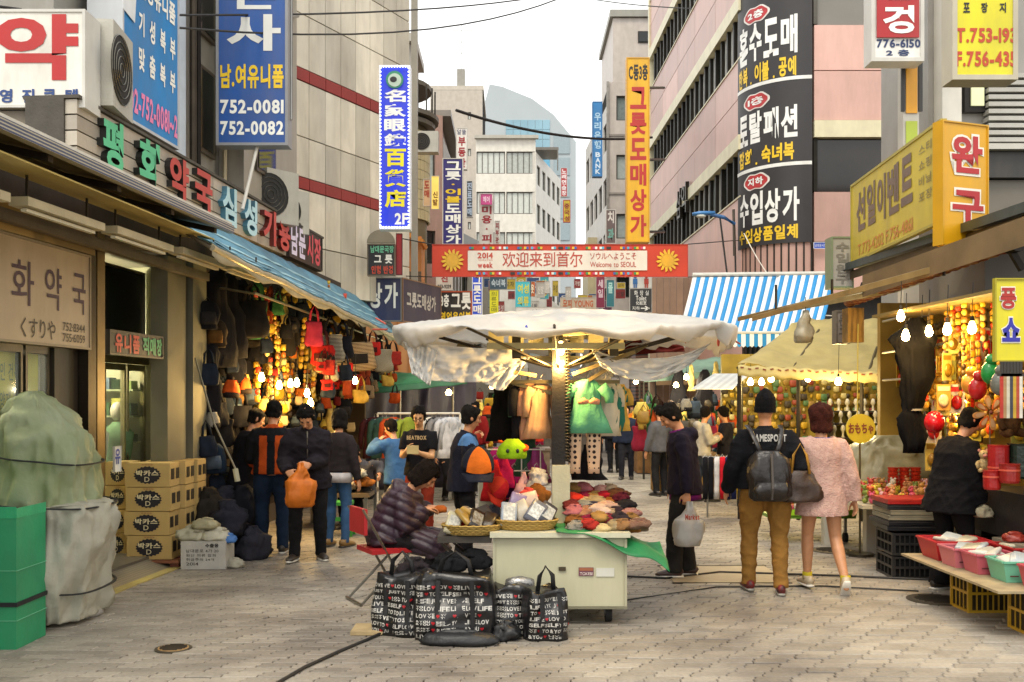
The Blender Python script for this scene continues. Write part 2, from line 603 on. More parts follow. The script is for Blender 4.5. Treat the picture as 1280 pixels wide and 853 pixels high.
  hd = hands[i][3] if len(hands[i]) > 3 else (wr[s] - el[s])
  hd = V(hd).normalized()
  pn = V(hands[i][4]) if len(hands[i]) > 4 else V((-s, 0, 0))
  pn = (pn - hd * pn.dot(hd)).normalized()          # direction the palm faces
  ac = hd.cross(pn) * s                             # towards the thumb
  if ac.dot(V((0, 1, .2))) < 0: ac = -ac
  curl = hands[i][5] if len(hands[i]) > 5 else 0.5
  W = wr[s]
  B.loft([W - hd * .01, W + hd * .03 * k, W + hd * .085 * k], [(.026 * k, .02 * k), (.038 * k, .017 * k), (.04 * k, .014 * k)], 12, side=ac, power=3)
  if q <= 2:
   for j, (of, ln) in enumerate(((.031, .078), (.0105, .086), (-.0105, .08), (-.031, .062))):
    p0 = W + hd * .078 * k + ac * of * k
    d = hd + ac * of * 1.6
    pts = [p0]
    for st, fr_ in enumerate((.45, .3, .25)):
     a_ = curl * (0.55 + .55 * st + j * .08)
     dd = (d.normalized() * math.cos(a_) + pn * math.sin(a_))
     pts.append(pts[-1] + dd * ln * fr_ * k)
    B.loft(pts, [.0095 * k, .0092 * k, .0085 * k, .0065 * k], 8)
   p0 = W + hd * .02 * k + ac * .03 * k
   B.loft([p0, p0 + (ac * .7 + hd * .6 + pn * .35) * .035 * k, p0 + (ac * .65 + hd * 1.0 + pn * .5) * .055 * k, p0 + (ac * .5 + hd * 1.35 + pn * .75) * .065 * k], [.013 * k, .0115 * k, .0095 * k, .007 * k], 8)
  else:
   B.loft([W + hd * .07, W + hd * .12 + pn * .02, W + hd * .15 + pn * .05], [(.038, .012), (.034, .011), (.02, .008)], 8, side=ac)
 body = finish(B, 'body', skin_m(skin), t, vox, smooth=1)
 seed = int(abs(x * 71 + y * 37)) % 997
 # ---- face
 if q <= 2 and face:
  for s in (-1, 1):
   e = MB().ell((s * .031, .09, .008), (.013, .007, .0055), 10, 6, M=hM)
   e.build('eye', mat('1a1310', rough=.25, var=.1, bump=0), t, local=True, smooth=True)
  MB().loft([(-.022, .098, -.062), (0, .104, -.06), (.022, .098, -.062)], [.002, .0045, .002], 6, M=hM).build('mouth', mat('8f4a3e', rough=.5, var=.1), t, local=True, smooth=True)
  for s in (-1, 1):
   eb = MB().loft([(s * .015, .1, .03), (s * .033, .1, .035), (s * .052, .086, .029)], [.002, .0035, .0015], 6, M=hM)
   eb.build('eyebrow', mat('1b1511', rough=.8), t, local=True)
 if glasses:
  gb = MB()
  for s in (-1, 1):
   gb.loft([V((s * .034 + .026 * math.cos(a), .112, .004 + .02 * math.sin(a))) for a in [j * math.pi / 6 for j in range(13)]], .0025, 5, M=hM, side=(0, 1, 0))
   gb.loft([(s * .06, .11, .008), (s * .08, 0, .008)], .0022, 5, M=hM)
  gb.loft([(-.01, .113, .006), (.01, .113, .006)], .0022, 5, M=hM)
  gb.build('glasses', metal('20201f'), t, local=True)
 # ---- hair / hat
 kind, hc = hair[:2]
 if kind != 'none':
  th_ = {'short': .016, 'bob': .026, 'fluffy': .06, 'long': .024, 'beanie': .016, 'cap': .012, 'crop': .01}[kind]
  back = {'short': -.08, 'bob': -.14, 'fluffy': -.12, 'long': -.2, 'beanie': -.04, 'cap': .0, 'crop': -.06}[kind]
  def sk(z):
   z = min(max(z, -.02), .1169)
   for i_ in range(len(HEADP) - 1):
    a_, b_ = HEADP[i_], HEADP[i_ + 1]
    if a_[0] <= z <= b_[0]:
     f_ = (z - a_[0]) / (b_[0] - a_[0]); return [a_[j] + (b_[j] - a_[j]) * f_ for j in (1, 2, 3)]
  def edge(s):
   if kind in ('beanie', 'cap'): return back + (.03 if kind == 'beanie' else .045) * max(0, s)
   if kind in ('short', 'crop'): return float(np.interp(s, [-1, -.25, .3, .55, .8, 1], [back, back + .005, -.028, .035, .06, .066]))
   return float(np.interp(s, [-1, .2, .45, .62, 1], [back, back + .01, -.05, .05, .06]))
  hb = MB()
  nu, nv = 40, 18
  def hf(a, b):
   th = a * 2 * math.pi; s, c = math.sin(th), math.cos(th)
   e_ = edge(s) + (.006 * math.sin(th * 13 + seed) if kind not in ('beanie', 'cap') else 0)
   zt = .117 - (.117 - e_) * b ** 1.45
   # circular spacing keeps the crown round
   rx_, ry_, yo = sk(zt)
   p = V((rx_ * c, yo + ry_ * s, zt))
   n_ = V((p.x, p.y, max(p.z, -.01) * .9 + .012)).normalized()
   k_ = min(1, (1 - b) / (.22 if s > .3 or kind in ('short', 'crop') else .06)) ** .6
   q_ = p + n_ * (th_ * k_ + .0025)
   if kind == 'beanie':
    q_ = p + n_ * (th_ * (1 + .15 * math.sin(th * 26)) + (.006 if b > .78 else 0)); q_.z += .04 * (1 - b) ** 2
    return q_
   w_ = {'fluffy': .03, 'bob': .01, 'long': .01, 'cap': .001}.get(kind, .011) * k_
   return q_ + n_ * (noise.noise(V((p.x * 30, p.y * 30, p.z * 16 + seed))) * w_ * 1.6 + noise.noise(V((p.x * 85, p.y * 85, p.z * 30 + seed))) * w_ * 1.3)
  hb.grid(hf, nu, nv)
  hb.v = [tuple(hM @ V(p)) for p in hb.v]
  hm = mat(hc, rough=.86 if kind not in ('beanie', 'cap') else .95, var=.4, sc_=30, bump=.8, bs=130)
  hb.build('hat' if kind in ('beanie', 'cap') else 'hair', hm, t, local=True, smooth=True)
  if kind == 'cap':
   MB().grid(lambda a, b: hM @ V(((a - .5) * .16, .085 + b * .075 - abs(a - .5) ** 2 * .12, .05 - b * .02 - (a - .5) ** 2 * .1)), 8, 4).build('cap_brim', cloth(hc), t, local=True, solid=.005)
 # ---- top
 if top:
  T = MB()
  th = top.get('th', .022)
  ln = top.get('len', -.12)                     # hem height above pelvis
  fl = top.get('flare', .0)
  sl = top.get('sleeve', 1.0)
  rows = []
  for h, a, b in ((ln, .185 + fl, .137 + fl), (ln * .5 + .0, .182 + fl * .6, .134 + fl * .5), (.1, .158, .115), (.2, .155, .112), (.3, .166, .12), (.385, .163, .105), (.435, .118, .088), (.475, .07, .075)):
   rows.append((h, a, b))
  rows = [r_ for i_, r_ in enumerate(rows) if not (i_ == 1 and ln > -.05)]
  T.loft([sp(h) if h > 0 or not pelvis else pel + V((0, h * -.2, h)) for h, a, b in rows], [((a * stout) * k + th, (b * stout) * k + th) for h, a, b in rows], 20, side=(1, 0, 0))
  if top.get('collar'):
   T.loft([sp(.44), sp(.47), sp(.5, .005)], [(.088, .085), (.076, .078), (.072, .076)], 14, side=(1, 0, 0))
  if top.get('hood'):
   T.ell(sp(.43, -.11), (.12 * k, .075 * k, .08 * k), 14, 10)
  for s in (-1, 1):
   tk = th * top.get('slk', 1.0)
   A, E_, W_ = S[s], el[s], wr[s]
   pts = [A + V((-s * .08, 0, .015)), A + V((-s * .01, 0, .0)), A.lerp(E_, .3), A.lerp(E_, .7), E_, E_.lerp(W_, .3), E_.lerp(W_, .7), E_.lerp(W_, 1.0)]
   rr = [.048 * k + th * .8, .055 * k + tk * .8, .058 * k + tk, .05 * k + tk, .046 * k + tk, .046 * k + tk, .038 * k + tk, .032 * k + tk]
   if sl < 1:
    pts, rr = pts[:4], rr[:4]
   T.loft(pts, rr, 12)
  if top.get('lap'):                            # a coat that covers the thighs of a seated person
   for s in (-1, 1):
    T.loft([pel + V((s * .07, -.05, 0)), pel.lerp(kn[s], .5) + V((0, 0, .01)), kn[s] + V((0, .02, .0)), kn[s] + V((0, .05, -.1))], [.15, .135, .12, .1], 14)
  dd = top.get('disp') or folds(top.get('fold', .012), seed)
  o = finish(T, top.get('name', 'jacket'), top['m'], t, cvox, disp=dd, smooth=3)
  if top.get('m2'):                             # second colour panels: fn(local coords) -> index
   o.data.materials.clear()
   ms = [top['m']] + list(top['m2'])
   for q_ in ms: o.data.materials.append(q_)
   n = len(o.data.polygons)
   c = np.zeros(n * 3); o.data.polygons.foreach_get('center', c)
   o.data.polygons.foreach_set('material_index', top['fn'](c.reshape(-1, 3) / k).astype(np.int32))
  if top.get('zip'):
   MB().loft([sp(ln + .02, .14 * stout + th), sp(.1, .118 * stout + th), sp(.25, .122 * stout + th), sp(.42, .105 + th), sp(.48, .075 + th)], [(.007, .004)] * 5, 6, side=(1, 0, 0)).build('zip', metal('6a6660'), t, local=True)
 # ---- bottom
 if bottom:
  Q = MB()
  th = bottom.get('th', .018)
  Q.loft([sp(.11), sp(.0), pel + V((0, 0, -.06))] if not pelvis else [sp(.1), pel, pel + V((0, .08, -.02))], [(.146 * k * stout + th * .4, .104 * k * stout + th * .5), (.168 * k * stout + th * .4, .12 * k * stout + th * .4), (.16 * k * stout + th * .4, .118 * k * stout + th * .4)], 18, side=(1, 0, 0))
  lenf = bottom.get('len', 1.0)
  for s in (-1, 1):
   e_ = an[s] - V((0, 0, .035))
   pts = [hip[s] + V((-s * .02, 0, .05)), hip[s] + V((-s * .01, 0, -.03)), hip[s].lerp(kn[s], .5), kn[s], kn[s].lerp(e_, .3), kn[s].lerp(e_, .75), e_]
   rr = [.07 * k * stout, .082 * k * stout, .075 * k * stout, .058 * k, .06 * k, .046 * k, .046 * k]
   rr = [r_ + th for r_ in rr]
   if bottom.get('wide'): rr[-1] += bottom['wide']; rr[-2] += bottom['wide']; rr[-3] += bottom['wide'] * .5
   if lenf < 1: pts, rr = pts[:3], rr[:3]
   Q.loft(pts, rr, 14)
  finish(Q, bottom.get('name', 'trousers'), bottom['m'], t, cvox, disp=folds(bottom.get('fold', .01), seed + 5, 1.3), smooth=2)
 # ---- shoes
 if shoe:
  for s in (-1, 1):
   i = 0 if s < 0 else 1
   yawf = ft[s][3] if len(ft[s]) > 3 else -s * 8
   pit = ft[s][4] if len(ft[s]) > 4 else 0.0
   fM = Matrix.Translation(an[s] - V((0, 0, .085 * k))) @ Matrix.Rotation(math.radians(yawf), 4, 'Z') @ Matrix.Translation((0, 0, .05)) @ Matrix.Rotation(math.radians(pit), 4, 'X') @ Matrix.Translation((0, 0, -.05))
   sb = MB()
   sb.loft([(0, -.085, .045), (0, -.07, .055), (0, 0, .052), (0, .08, .042), (0, .15, .032), (0, .185, .024)],
     [(.022, .02), (.038, .045), (.042, .05), (.044, .034), (.042, .024), (.018, .012)], 14, side=(1, 0, 0), M=fM)
   sb.loft([(0, -.01, .06), (0, -.015, .1)], [.042, .043], 12, M=fM)
   sh = sb.build('shoe', paint(shoe) if isinstance(shoe, str) else shoe[0], t, local=True, smooth=True)
   so_ = MB().loft([(0, -.09, .012), (0, 0, .011), (0, .1, .011), (0, .19, .014)], [(.03, .012), (.043, .012), (.047, .012), (.022, .01)], 14, side=(1, 0, 0), M=fM, power=3)
   so_.build('sole', paint('d9d5ca') if isinstance(shoe, str) and q == 1 else (paint('2a2826') if isinstance(shoe, str) else shoe[1]), sh, local=True, smooth=True)
 t['_k'] = k
 JO[t.name] = dict(S=S, el=el, wr=wr, pel=pel, sp=sp, kn=kn, an=an, hM=hM, M=Matrix.LocRotScale(t.location, t.rotation_euler, None))
 return t
JO = {}
# ---------------------------------------------------------------- ground and paving
g = MB()
g.box((-400, -20, -0.5), (400, 900, -0.03))
g.build('ground', mat('6f675a', rough=.95, var=.2, sc_=1.5), kind='structure')
pave = MB()
def pav_mesh():
 mb = MB()
 a, b, h, c = .1118, .0533, 0.0, .006
 # an interlocking block: the ends step half way
 e = .012
 o = [(-a - e, -b), (a - e, -b), (a - e, -.008), (a + e, .008), (a + e, b), (-a + e, b), (-a + e, .008), (-a - e, -.008)]
 n = len(o)
 top = [(x * (1 - .045), y * (1 - .1), h) for x, y in o]
 sh = [(x, y, h - c) for x, y in o]
 bt = [(x, y, -.035) for x, y in o]
 mb.add(top + sh + bt, [tuple(range(n))] + [(i + n, (i + 1) % n + n, (i + 1) % n, i) for i in range(n)] + [(i + 2 * n, (i + 1) % n + 2 * n, (i + 1) % n + n, i + n) for i in range(n)])
 return mb
pm = MC.get('paver')
def paver_mat(c, c2, v):
 m = mat(c, rough=.72, var=.1, sc_=5, bump=.25, bs=60, c2=c2, obj=True)
 return m
def ground_mat():
 """concrete block: each block its own tone, grime across the street in world space"""
 m = bpy.data.materials.new('paver'); m.use_nodes = True
 n = m.node_tree; L = n.links.new; b = n.nodes['Principled BSDF']
 ge = n.nodes.new('ShaderNodeNewGeometry')
 wn = n.nodes.new('ShaderNodeTexWhiteNoise')
 at = n.nodes.new('ShaderNodeAttribute'); at.attribute_name = 'tone'
 n1 = n.nodes.new('ShaderNodeTexNoise'); n1.inputs['Scale'].default_value = .45; n1.inputs['Detail'].default_value = 7
 n1.inputs['Roughness'].default_value = .62
 L(ge.outputs['Position'], n1.inputs['Vector'])
 cr = n.nodes.new('ShaderNodeValToRGB')
 e = cr.color_ramp.elements
 e[0].position = .38; e[1].position = .6
 e[0].color = (*lin('6a6259'), 1); e[1].color = (*lin('9d9588'), 1)
 L(n1.outputs[0], cr.inputs[0])
 n2 = n.nodes.new('ShaderNodeTexNoise'); n2.inputs['Scale'].default_value = 38; n2.inputs['Detail'].default_value = 4
 L(ge.outputs['Position'], n2.inputs['Vector'])
 mr = n.nodes.new('ShaderNodeMapRange'); mr.inputs[1].default_value = .3; mr.inputs[2].default_value = .7; mr.inputs[3].default_value = .86; mr.inputs[4].default_value = 1.1
 L(n2.outputs[0], mr.inputs[0])
 mr2 = n.nodes.new('ShaderNodeMapRange'); mr2.inputs[3].default_value = .78; mr2.inputs[4].default_value = 1.1
 L(at.outputs['Fac'], mr2.inputs[0])
 ml = n.nodes.new('ShaderNodeMath'); ml.operation = 'MULTIPLY'
 L(mr.outputs[0], ml.inputs[0]); L(mr2.outputs[0], ml.inputs[1])
 hs = n.nodes.new('ShaderNodeHueSaturation')
 L(cr.outputs[0], hs.inputs['Color']); L(ml.outputs[0], hs.inputs['Value'])
 vo = n.nodes.new('ShaderNodeTexVoronoi'); vo.inputs['Scale'].default_value = 2.6; L(ge.outputs['Position'], vo.inputs['Vector'])
 n3 = n.nodes.new('ShaderNodeTexNoise'); n3.inputs['Scale'].default_value = .9; n3.inputs['Detail'].default_value = 9; n3.inputs['Roughness'].default_value = .75; L(ge.outputs['Position'], n3.inputs['Vector'])
 m1 = n.nodes.new('ShaderNodeMapRange'); m1.inputs[1].default_value = .045; m1.inputs[2].default_value = .07; m1.inputs[3].default_value = .45; m1.inputs[4].default_value = 0; L(vo.outputs['Distance'], m1.inputs[0])
 m2 = n.nodes.new('ShaderNodeMapRange'); m2.inputs[1].default_value = .55; m2.inputs[2].default_value = .7; m2.inputs[3].default_value = 0; m2.inputs[4].default_value = .55; L(n3.outputs[0], m2.inputs[0])
 mm = n.nodes.new('ShaderNodeMath'); mm.operation = 'MAXIMUM'; L(m1.outputs[0], mm.inputs[0]); L(m2.outputs[0], mm.inputs[1])
 mx = n.nodes.new('ShaderNodeMix'); mx.data_type = 'RGBA'; L(mm.outputs[0], mx.inputs[0]); L(hs.outputs[0], mx.inputs[6]); mx.inputs[7].default_value = (.085, .07, .052, 1)
 L(mx.outputs[2], b.inputs['Base Color'])
 b.inputs['Roughness'].default_value = .62
 bp = n.nodes.new('ShaderNodeBump'); bp.inputs['Strength'].default_value = .25; bp.inputs['Distance'].default_value = .01
 L(n2.outputs[0], bp.inputs['Height']); L(bp.outputs[0], b.inputs['Normal'])
 return m
GM = ground_mat()
base = MB()
base.box((-7.2, 2.0, -0.03), (12, 60.0, -0.012))
pv = base.build('pavement', mat('3d362c', rough=.95, var=.25, sc_=3), kind='structure')
blocks = []
row = 0
yy = 5.6
while yy < 24:
 xl, xr = -.56 * yy - .3, .56 * yy + .3
 xl = max(xl, -4.9 + .091 * yy - .0); xr = min(xr, 6.2)
 off = (row * .082) % .229
 x = xl - (xl % .229) + off
 while x < xr:
  blocks.append((x + R.gauss(0, .0012), yy + R.gauss(0, .001), R.gauss(0, .0022), R.gauss(0, .008), R.random()))
  x += .229
 yy += .111; row += 1
pmb = pav_mesh()
blocks_near = sorted([b for b in blocks if b[1] > 6.2 and abs(b[0]) < .512 * b[1]], key=lambda b: b[1])[:290]
nearset = set(id(b) for b in blocks_near)
tones = []
for i in range(6):
 me = pmb.mesh('paver', GM)
 a = me.attributes.new('tone', 'FLOAT', 'FACE')
 a.data.foreach_set('value', [i / 5] * len(me.polygons))
 tones.append(me)
for b in blocks_near:
 o = bpy.data.objects.new('paver', tones[int(b[4] * 5.99)]); col.objects.link(o)
 o.location = (b[0], b[1], b[2]); o.rotation_euler = (b[3] * .5, b[3], b[3] * .6); o.parent = pv
va = np.array(pmb.v); vs = []; fs = []; tn = []
k = 0
for b in blocks:
 if id(b) in nearset: continue
 q = va.copy(); q[:, 2] += b[2] + q[:, 0] * b[3]
 q[:, 0] += b[0]; q[:, 1] += b[1]
 vs.append(q)
 fs += [tuple(i + k for i in f) for f in pmb.f]; tn += [b[4]] * len(pmb.f)
 k += len(va)
me = bpy.data.meshes.new('pavers')
me.from_pydata(np.concatenate(vs).tolist(), [], fs); me.materials.append(GM)
a = me.attributes.new('tone', 'FLOAT', 'FACE'); a.data.foreach_set('value', tn)
o = bpy.data.objects.new('paver_field', me); col.objects.link(o); o.parent = pv; o['kind'] = 'stuff'
far = MB(); far.box((-8, 24.1, -.012), (12, 60, -.002))
fo = far.build('road', GM, kind='structure')
# flush iron covers, a bedded stone disc, road plates
def cover(label, x, y, r, c='6d6355'):
 t = thing('manhole_cover', label, 'manhole cover', (x, y, 0))
 MB().lathe((x, y, 0), [(r * 1.16, -.01), (r * 1.16, .006), (r * 1.0, .007)], 28).build('rim', metal('5a5348', .6), t)
 m = MB().lathe((x, y, 0), [(r * .97, .002), (r * .96, .0095)], 28)
 m.build('lid', mat(c, rough=.6, metal=.5, var=.25, sc_=30), t)
 for i in range(-3, 4):
  q = math.sqrt(max(0, (r * .85) ** 2 - (i * r * .24) ** 2))
  if q > .02: MB().cbox((x, y + i * r * .24, .012), (2 * q, r * .07, .006)).build('rib', metal('4d473e', .6), t)
 return t
cover('small round ochre access cap set in the pavers left of centre', -2.38, 7.03, .11, 'a8875a')
cover('round iron manhole cover beside the stacked black crates', 3.72, 8.75, .22, '5a5144')
cover('worn round manhole cover further up the lane near the white table leg', 3.72, 11.6, .22, '7c6c50')
pt = thing('steel_plate', 'rectangular steel plate flush in the paving behind the couple', 'steel plate', (1.9, 10.1, 0))
MB().box((1.55, 9.55, .001), (2.65, 10.5, .006)).build('plate', mat('9a8c74', rough=.6, var=.1, sc_=4), pt)
MB().box((1.53, 9.52, .001), (2.67, 9.545, .009)).build('frame', metal('3a342b', .6), pt)
MB().box((1.53, 10.505, .001), (2.67, 10.53, .009)).build('frame', metal('3a342b', .6), pt)
# ---------------------------------------------------------------- left row of shops (facade line x = -4.68 + 0.091 y)
def Xl(y, d=0.0): return -4.68 - d + .091 * y
def Yl(u, d=0.0): return (4.68 + d) / (.091 - (u - 640) / F)
def LP(u, z, d=0.0):
 y = Yl(u, d); return V((Xl(y, d), y, z))
def lz(u, v, d=0.0): return EYE - (v - VH) / F * Yl(u, d)
LD = V((.091, 1, 0)).normalized()          # along the facade, away from the camera
LN = V((1, -.091, 0)).normalized()         # out of the facade, towards the street
def lbox(mb, y0, y1, z0, z1, d0, d1):
 """box following the facade: y range, z range, depth range (positive = into the shop)"""
 a = [V((Xl(y, 0), y, z)) - LN * d for y, d, z in ((y0, d0, z0), (y1, d0, z0), (y1, d1, z0), (y0, d1, z0), (y0, d0, z1), (y1, d0, z1), (y1, d1, z1), (y0, d1, z1))]
 return mb.add(a, [(0, 3, 2, 1), (4, 5, 6, 7), (0, 1, 5, 4), (1, 2, 6, 5), (2, 3, 7, 6), (3, 0, 4, 7)])
bronze = metal('3d3428', .45)
steel = mat('6f6b58', rough=.72, metal=.25, var=.14, sc_=2, bump=.03)
dark = mat('16130f', rough=.85, var=.3, sc_=4)
glass = mat('c8d0c4', rough=.05, var=.02, bump=0, trans=0.0, alpha=.18)
dglass = mat('1c211f', rough=.08, var=.3, sc_=1, bump=0)
bl = thing('shop_building', 'weathered two storey shop building with a pharmacy front on the left', 'building', (-4.0, 9, 0))
m = MB()
lbox(m, 3.5, 9.35, 3.06, 3.86, .05, .35)
lbox(m, 9.35, 18.5, 3.3, 3.86, .05, .35)
m.build('lintel', mat('3b3128', rough=.7, var=.3, sc_=3), bl)
lbox(MB(), 3.5, 9.1, 3.06, 3.3, -.06, .045).build('header_board', mat('8f7440', rough=.7, var=.3, sc_=2, kind='hair'), bl)
m = MB(); lbox(m, 9.3, 16.5, 4.452, 9.5, .45, .8); m.box((-9, 9.35, 4.452), (-4.35, 9.6, 9.5)); m.build('upper_wall', paint('8d8a82', dirt=.5), bl)
m = MB(); lbox(m, 3.5, 9.36, .0, 3.06, 2.4, 2.6); lbox(m, 3.5, 3.6, 0, 3.06, .1, 2.4); m.build('back_wall', paint('b9b08f'), bl)
m = MB(); lbox(m, 3.5, 18.5, 3.3, 3.4, .36, 2.6); m.build('ceiling', paint('6f675a'), bl)
m = MB(); lbox(m, 3.5, 11.7, 0.0, .12, .05, 2.4); m.build('shop_floor', paint('5a5348'), bl)
# fascia of long horizontal panels
fa = MB()
for i in range(4):
 z0 = 3.86 + i * .14
 for j in range(5):
  y0 = 8.86 + j * 1.548
  lbox(MB(), y0, y0 + 1.535, z0 + .008, z0 + .134, -.02, .09).build('fascia_panel', mat('b3aa9b', rough=.4, metal=.25, var=.08, sc_=3, dirt=.35, obj=True), bl)
m = MB(); lbox(m, 8.84, 16.6, 3.83, 4.42, .092, .45); lbox(m, 8.84, 16.6, 4.42, 4.45, -.05, .47); m.build('fascia_back', mat('4a453d', rough=.7), bl)
# pillars
def pillar(y0, y1, d0=-.04, mt=bronze, z1=3.3):
 m = MB(); lbox(m, y0, y1, 0, z1, d0, .19); m.build('pillar', mt, bl)
pillar(9.02, 9.16); pillar(9.22, 9.36, -.02, metal('7a6642', .4)); pillar(8.62, 9.0, .05, mat('362f26', rough=.4, metal=.4, var=.15, sc_=2))
pillar(10.75, 11.22, .0, steel); pillar(11.3, 11.68, -.05, steel)
pillar(11.235, 11.285, .03, dark)
# pharmacy glass front with door frames
for (y0, y1) in ((6.9, 7.62), (7.68, 8.2), (8.24, 8.6)):
 w_ = MB();
 for a in ((y0, y0 + .03, .12, 2.2), (y1 - .03, y1, .12, 2.2), (y0 + .03, y1 - .03, .12, .22), (y0 + .03, y1 - .03, 2.14, 2.2)): lbox(w_, *a, .08, .13)
 f_ = w_.build('window', metal('55504a'), bl)
 lbox(MB(), y0 + .03, y1 - .03, .22, 2.14, .1, .105).build('pane', glass, f_)
m = MB(); lbox(m, 3.5, 8.62, 2.2, 2.32, .05, .15); m.build('transom', metal('5d564b'), bl)
# pharmacy interior shelves with rows of boxes
sh = thing('medicine_shelf', 'bright shelves of small boxed medicines behind the pharmacy glass', 'shelf', (Xl(8) - 1.4, 8, 0))
for i in range(6):
 m = MB(); lbox(m, 6.4, 9.3, .5 + i * .33, .52 + i * .33, 1.5, 1.85); m.build('shelf_board', paint('cfc8a8'), sh)
for i in range(5):
 for j in range(22):
  y0 = 6.5 + j * .125; hh = R.uniform(.12, .25)
  lbox(MB(), y0, y0 + R.uniform(.08, .115), .522 + i * .33, .522 + i * .33 + hh, 1.52, 1.7).build('box', paint(R.choice(['d8d4c0', 'c7b24a', 'b8452f', '3f7d4e', 'd9d08b', '6f8fae', 'e0dccb'])), sh)
# recessed door bay with lit glass behind the pillars
for (y0, y1) in ((9.42, 10.05), (10.1, 10.62), (10.66, 11.14), (11.18, 11.62)):
 w_ = MB()
 for a in ((y0, y0 + .035, .1, 2.15), (y1 - .035, y1, .1, 2.15), (y0 + .035, y1 - .035, .1, .2), (y0 + .035, y1 - .035, 2.08, 2.15)): lbox(w_, *a, .66, .71)
 f_ = w_.build('door', metal('a59d80', .3), bl)
 lbox(MB(), y0 + .035, y1 - .035, .2, 2.08, .68, .685).build('pane', glass, f_)
for (y0, y1, z0, z1) in ((9.45, 10.55, 2.3, 3.2), (10.62, 11.62, 2.3, 3.2)):
 w_ = MB()
 for a in ((y0, y0 + .03, z0, z1), (y1 - .03, y1, z0, z1), (y0, y1, z0 - .03, z0), (y0, y1, z1, z1 + .03)): lbox(w_, *a, .66, .7)
 f_ = w_.build('window', metal('8d8267', .3), bl)
 lbox(MB(), y0 + .03, y1 - .03, z0, z1, .68, .685).build('pane', dglass, f_)
m = MB(); lbox(m, 9.37, 11.7, 2.155, 2.26, .64, .72); m.build('door_head', metal('8d8267', .3), bl)
m = MB(); lbox(m, 9.37, 11.68, 0.0, 3.2, 2.1, 2.2); m.build('back_wall', paint('c9c9a4'), bl)
m = MB(); lbox(m, 9.37, 9.4, 0.0, 3.3, .2, 2.1); m.build('partition', paint('b7b593'), bl); m = MB(); lbox(m, 11.66, 11.7, 0.0, 3.3, .2, 2.1); m.build('partition', paint('b7b593'), bl)
cab = thing('display_cabinet', 'lit glass display cabinet of folded uniforms behind the shop door', 'cabinet', (-4.9, 11.5, 0))
for j in range(6):
 MB().box((-5.5, 11.4, .35 + j * .3), (-4.32, 11.64, .37 + j * .3)).build('shelf', paint('a8b08a'), cab)
 for i in range(9): MB().box((-5.45 + i * .125, 11.42, .372 + j * .3), (-5.35 + i * .125, 11.62, .372 + j * .3 + R.uniform(.08, .22))).build('folded_uniform', cloth(R.choice(['8a9a5a', 'c9c89a', '3f5a3a', 'b9b45a', '2a3a2a', 'd0d0b8', '6a7a8a'])), cab)
for y in (11.0, 11.3):
 mn = thing('mannequin', 'pale mannequin in a white uniform jacket %s in the lit shop window' % ('on the left' if y < 11.2 else 'on the right'), 'mannequin', (Xl(y) - 1.15, y, 0))
 q = V((-4.46 if y > 11.2 else -4.62, y, 0))
 MB().loft([q + V((0, 0, z)) for z in (.75, .9, 1.05, 1.2, 1.38, 1.45, 1.5)], [(.17, .12), (.16, .11), (.14, .1), (.17, .12), (.19, .1), (.1, .08), (.05, .05)], 14).build('jacket', cloth('c9cbb8' if y < 11.2 else '6f8f6a'), mn, smooth=True)
 MB().ell(q + V((0, 0, 1.62)), (.075, .09, .11)).build('head', paint('d8d0b8'), mn, smooth=True)
 MB().lathe(q, [(.14, 0), (.14, .02), (.02, .03), (.02, .76)]).build('stand', metal(), mn)
# ceiling lamps inside both shops
def tube_lamp(label, y, z, d, e=20, power=25, ln=.9):
 t = thing('ceiling_lamp', label, 'lamp', (Xl(y) - d, y, z))
 m = MB(); lbox(m, y - ln / 2, y + ln / 2, z, z + .05, d - .07, d + .07); m.build('housing', paint('cfcabc'), t)
 m = MB(); lbox(m, y - ln / 2 + .03, y + ln / 2 - .03, z - .035, z - .002, d - .025, d + .025); m.build('tube', mat('fff8d8', emit=e, bump=0, var=.01), t)
 l = bpy.data.lights.new('lamp_light', 'POINT'); l.energy = power; l.shadow_soft_size = .12; l.color = (1, .93, .68)
 lo = bpy.data.objects.new('lamp_light', l); col.objects.link(lo); lo.parent = t
 lo.location = (0, 0, -.14)
tube_lamp('fluorescent tube on the ceiling inside the pharmacy', 7.6, 2.95, 1.0, power=90)
tube_lamp('fluorescent tube on the ceiling inside the uniform shop doorway', 10.7, 2.75, 1.4, power=120)
tube_lamp('second fluorescent tube deep inside the pharmacy above the shelves', 8.7, 2.95, 1.3, power=60)
# ramp and kerb before the shop
kb = MB()
kb.add([(-3.72, 8.8, 0.012), (-3.6, 8.8, .012), (-3.38, 11.0, .012), (-3.5, 11.0, .012), (-3.72, 8.8, -.02), (-3.6, 8.8, -.02), (-3.38, 11.0, -.02), (-3.5, 11.0, -.02)],
       [(0, 1, 2, 3), (0, 4, 5, 1), (1, 5, 6, 2), (2, 6, 7, 3), (3, 7, 4, 0)])
kb.build('kerb', paint('b3a15c', dirt=.6), kind='structure')
rp = thing('access_ramp', 'grey ribbed steel ramp in front of the uniform shop door', 'ramp', (-3.9, 9.6, 0))
MB().add([(-3.95, 8.5, .012), (-3.72, 8.7, .012), (-3.5, 10.9, .012), (-3.75, 10.9, .1), (-3.95, 9.0, .1), (-3.95, 8.5, -.01), (-3.72, 8.7, -.01), (-3.5, 10.9, -.01), (-3.75, 10.9, -.01)],
         [(0, 1, 4), (1, 2, 3, 4), (0, 5, 6, 1), (1, 6, 7, 2), (2, 7, 8, 3)]).build('plate', mat('7d7565', rough=.5, metal=.4, var=.15, sc_=30, kind='stripe', c2='8a8170'), rp)
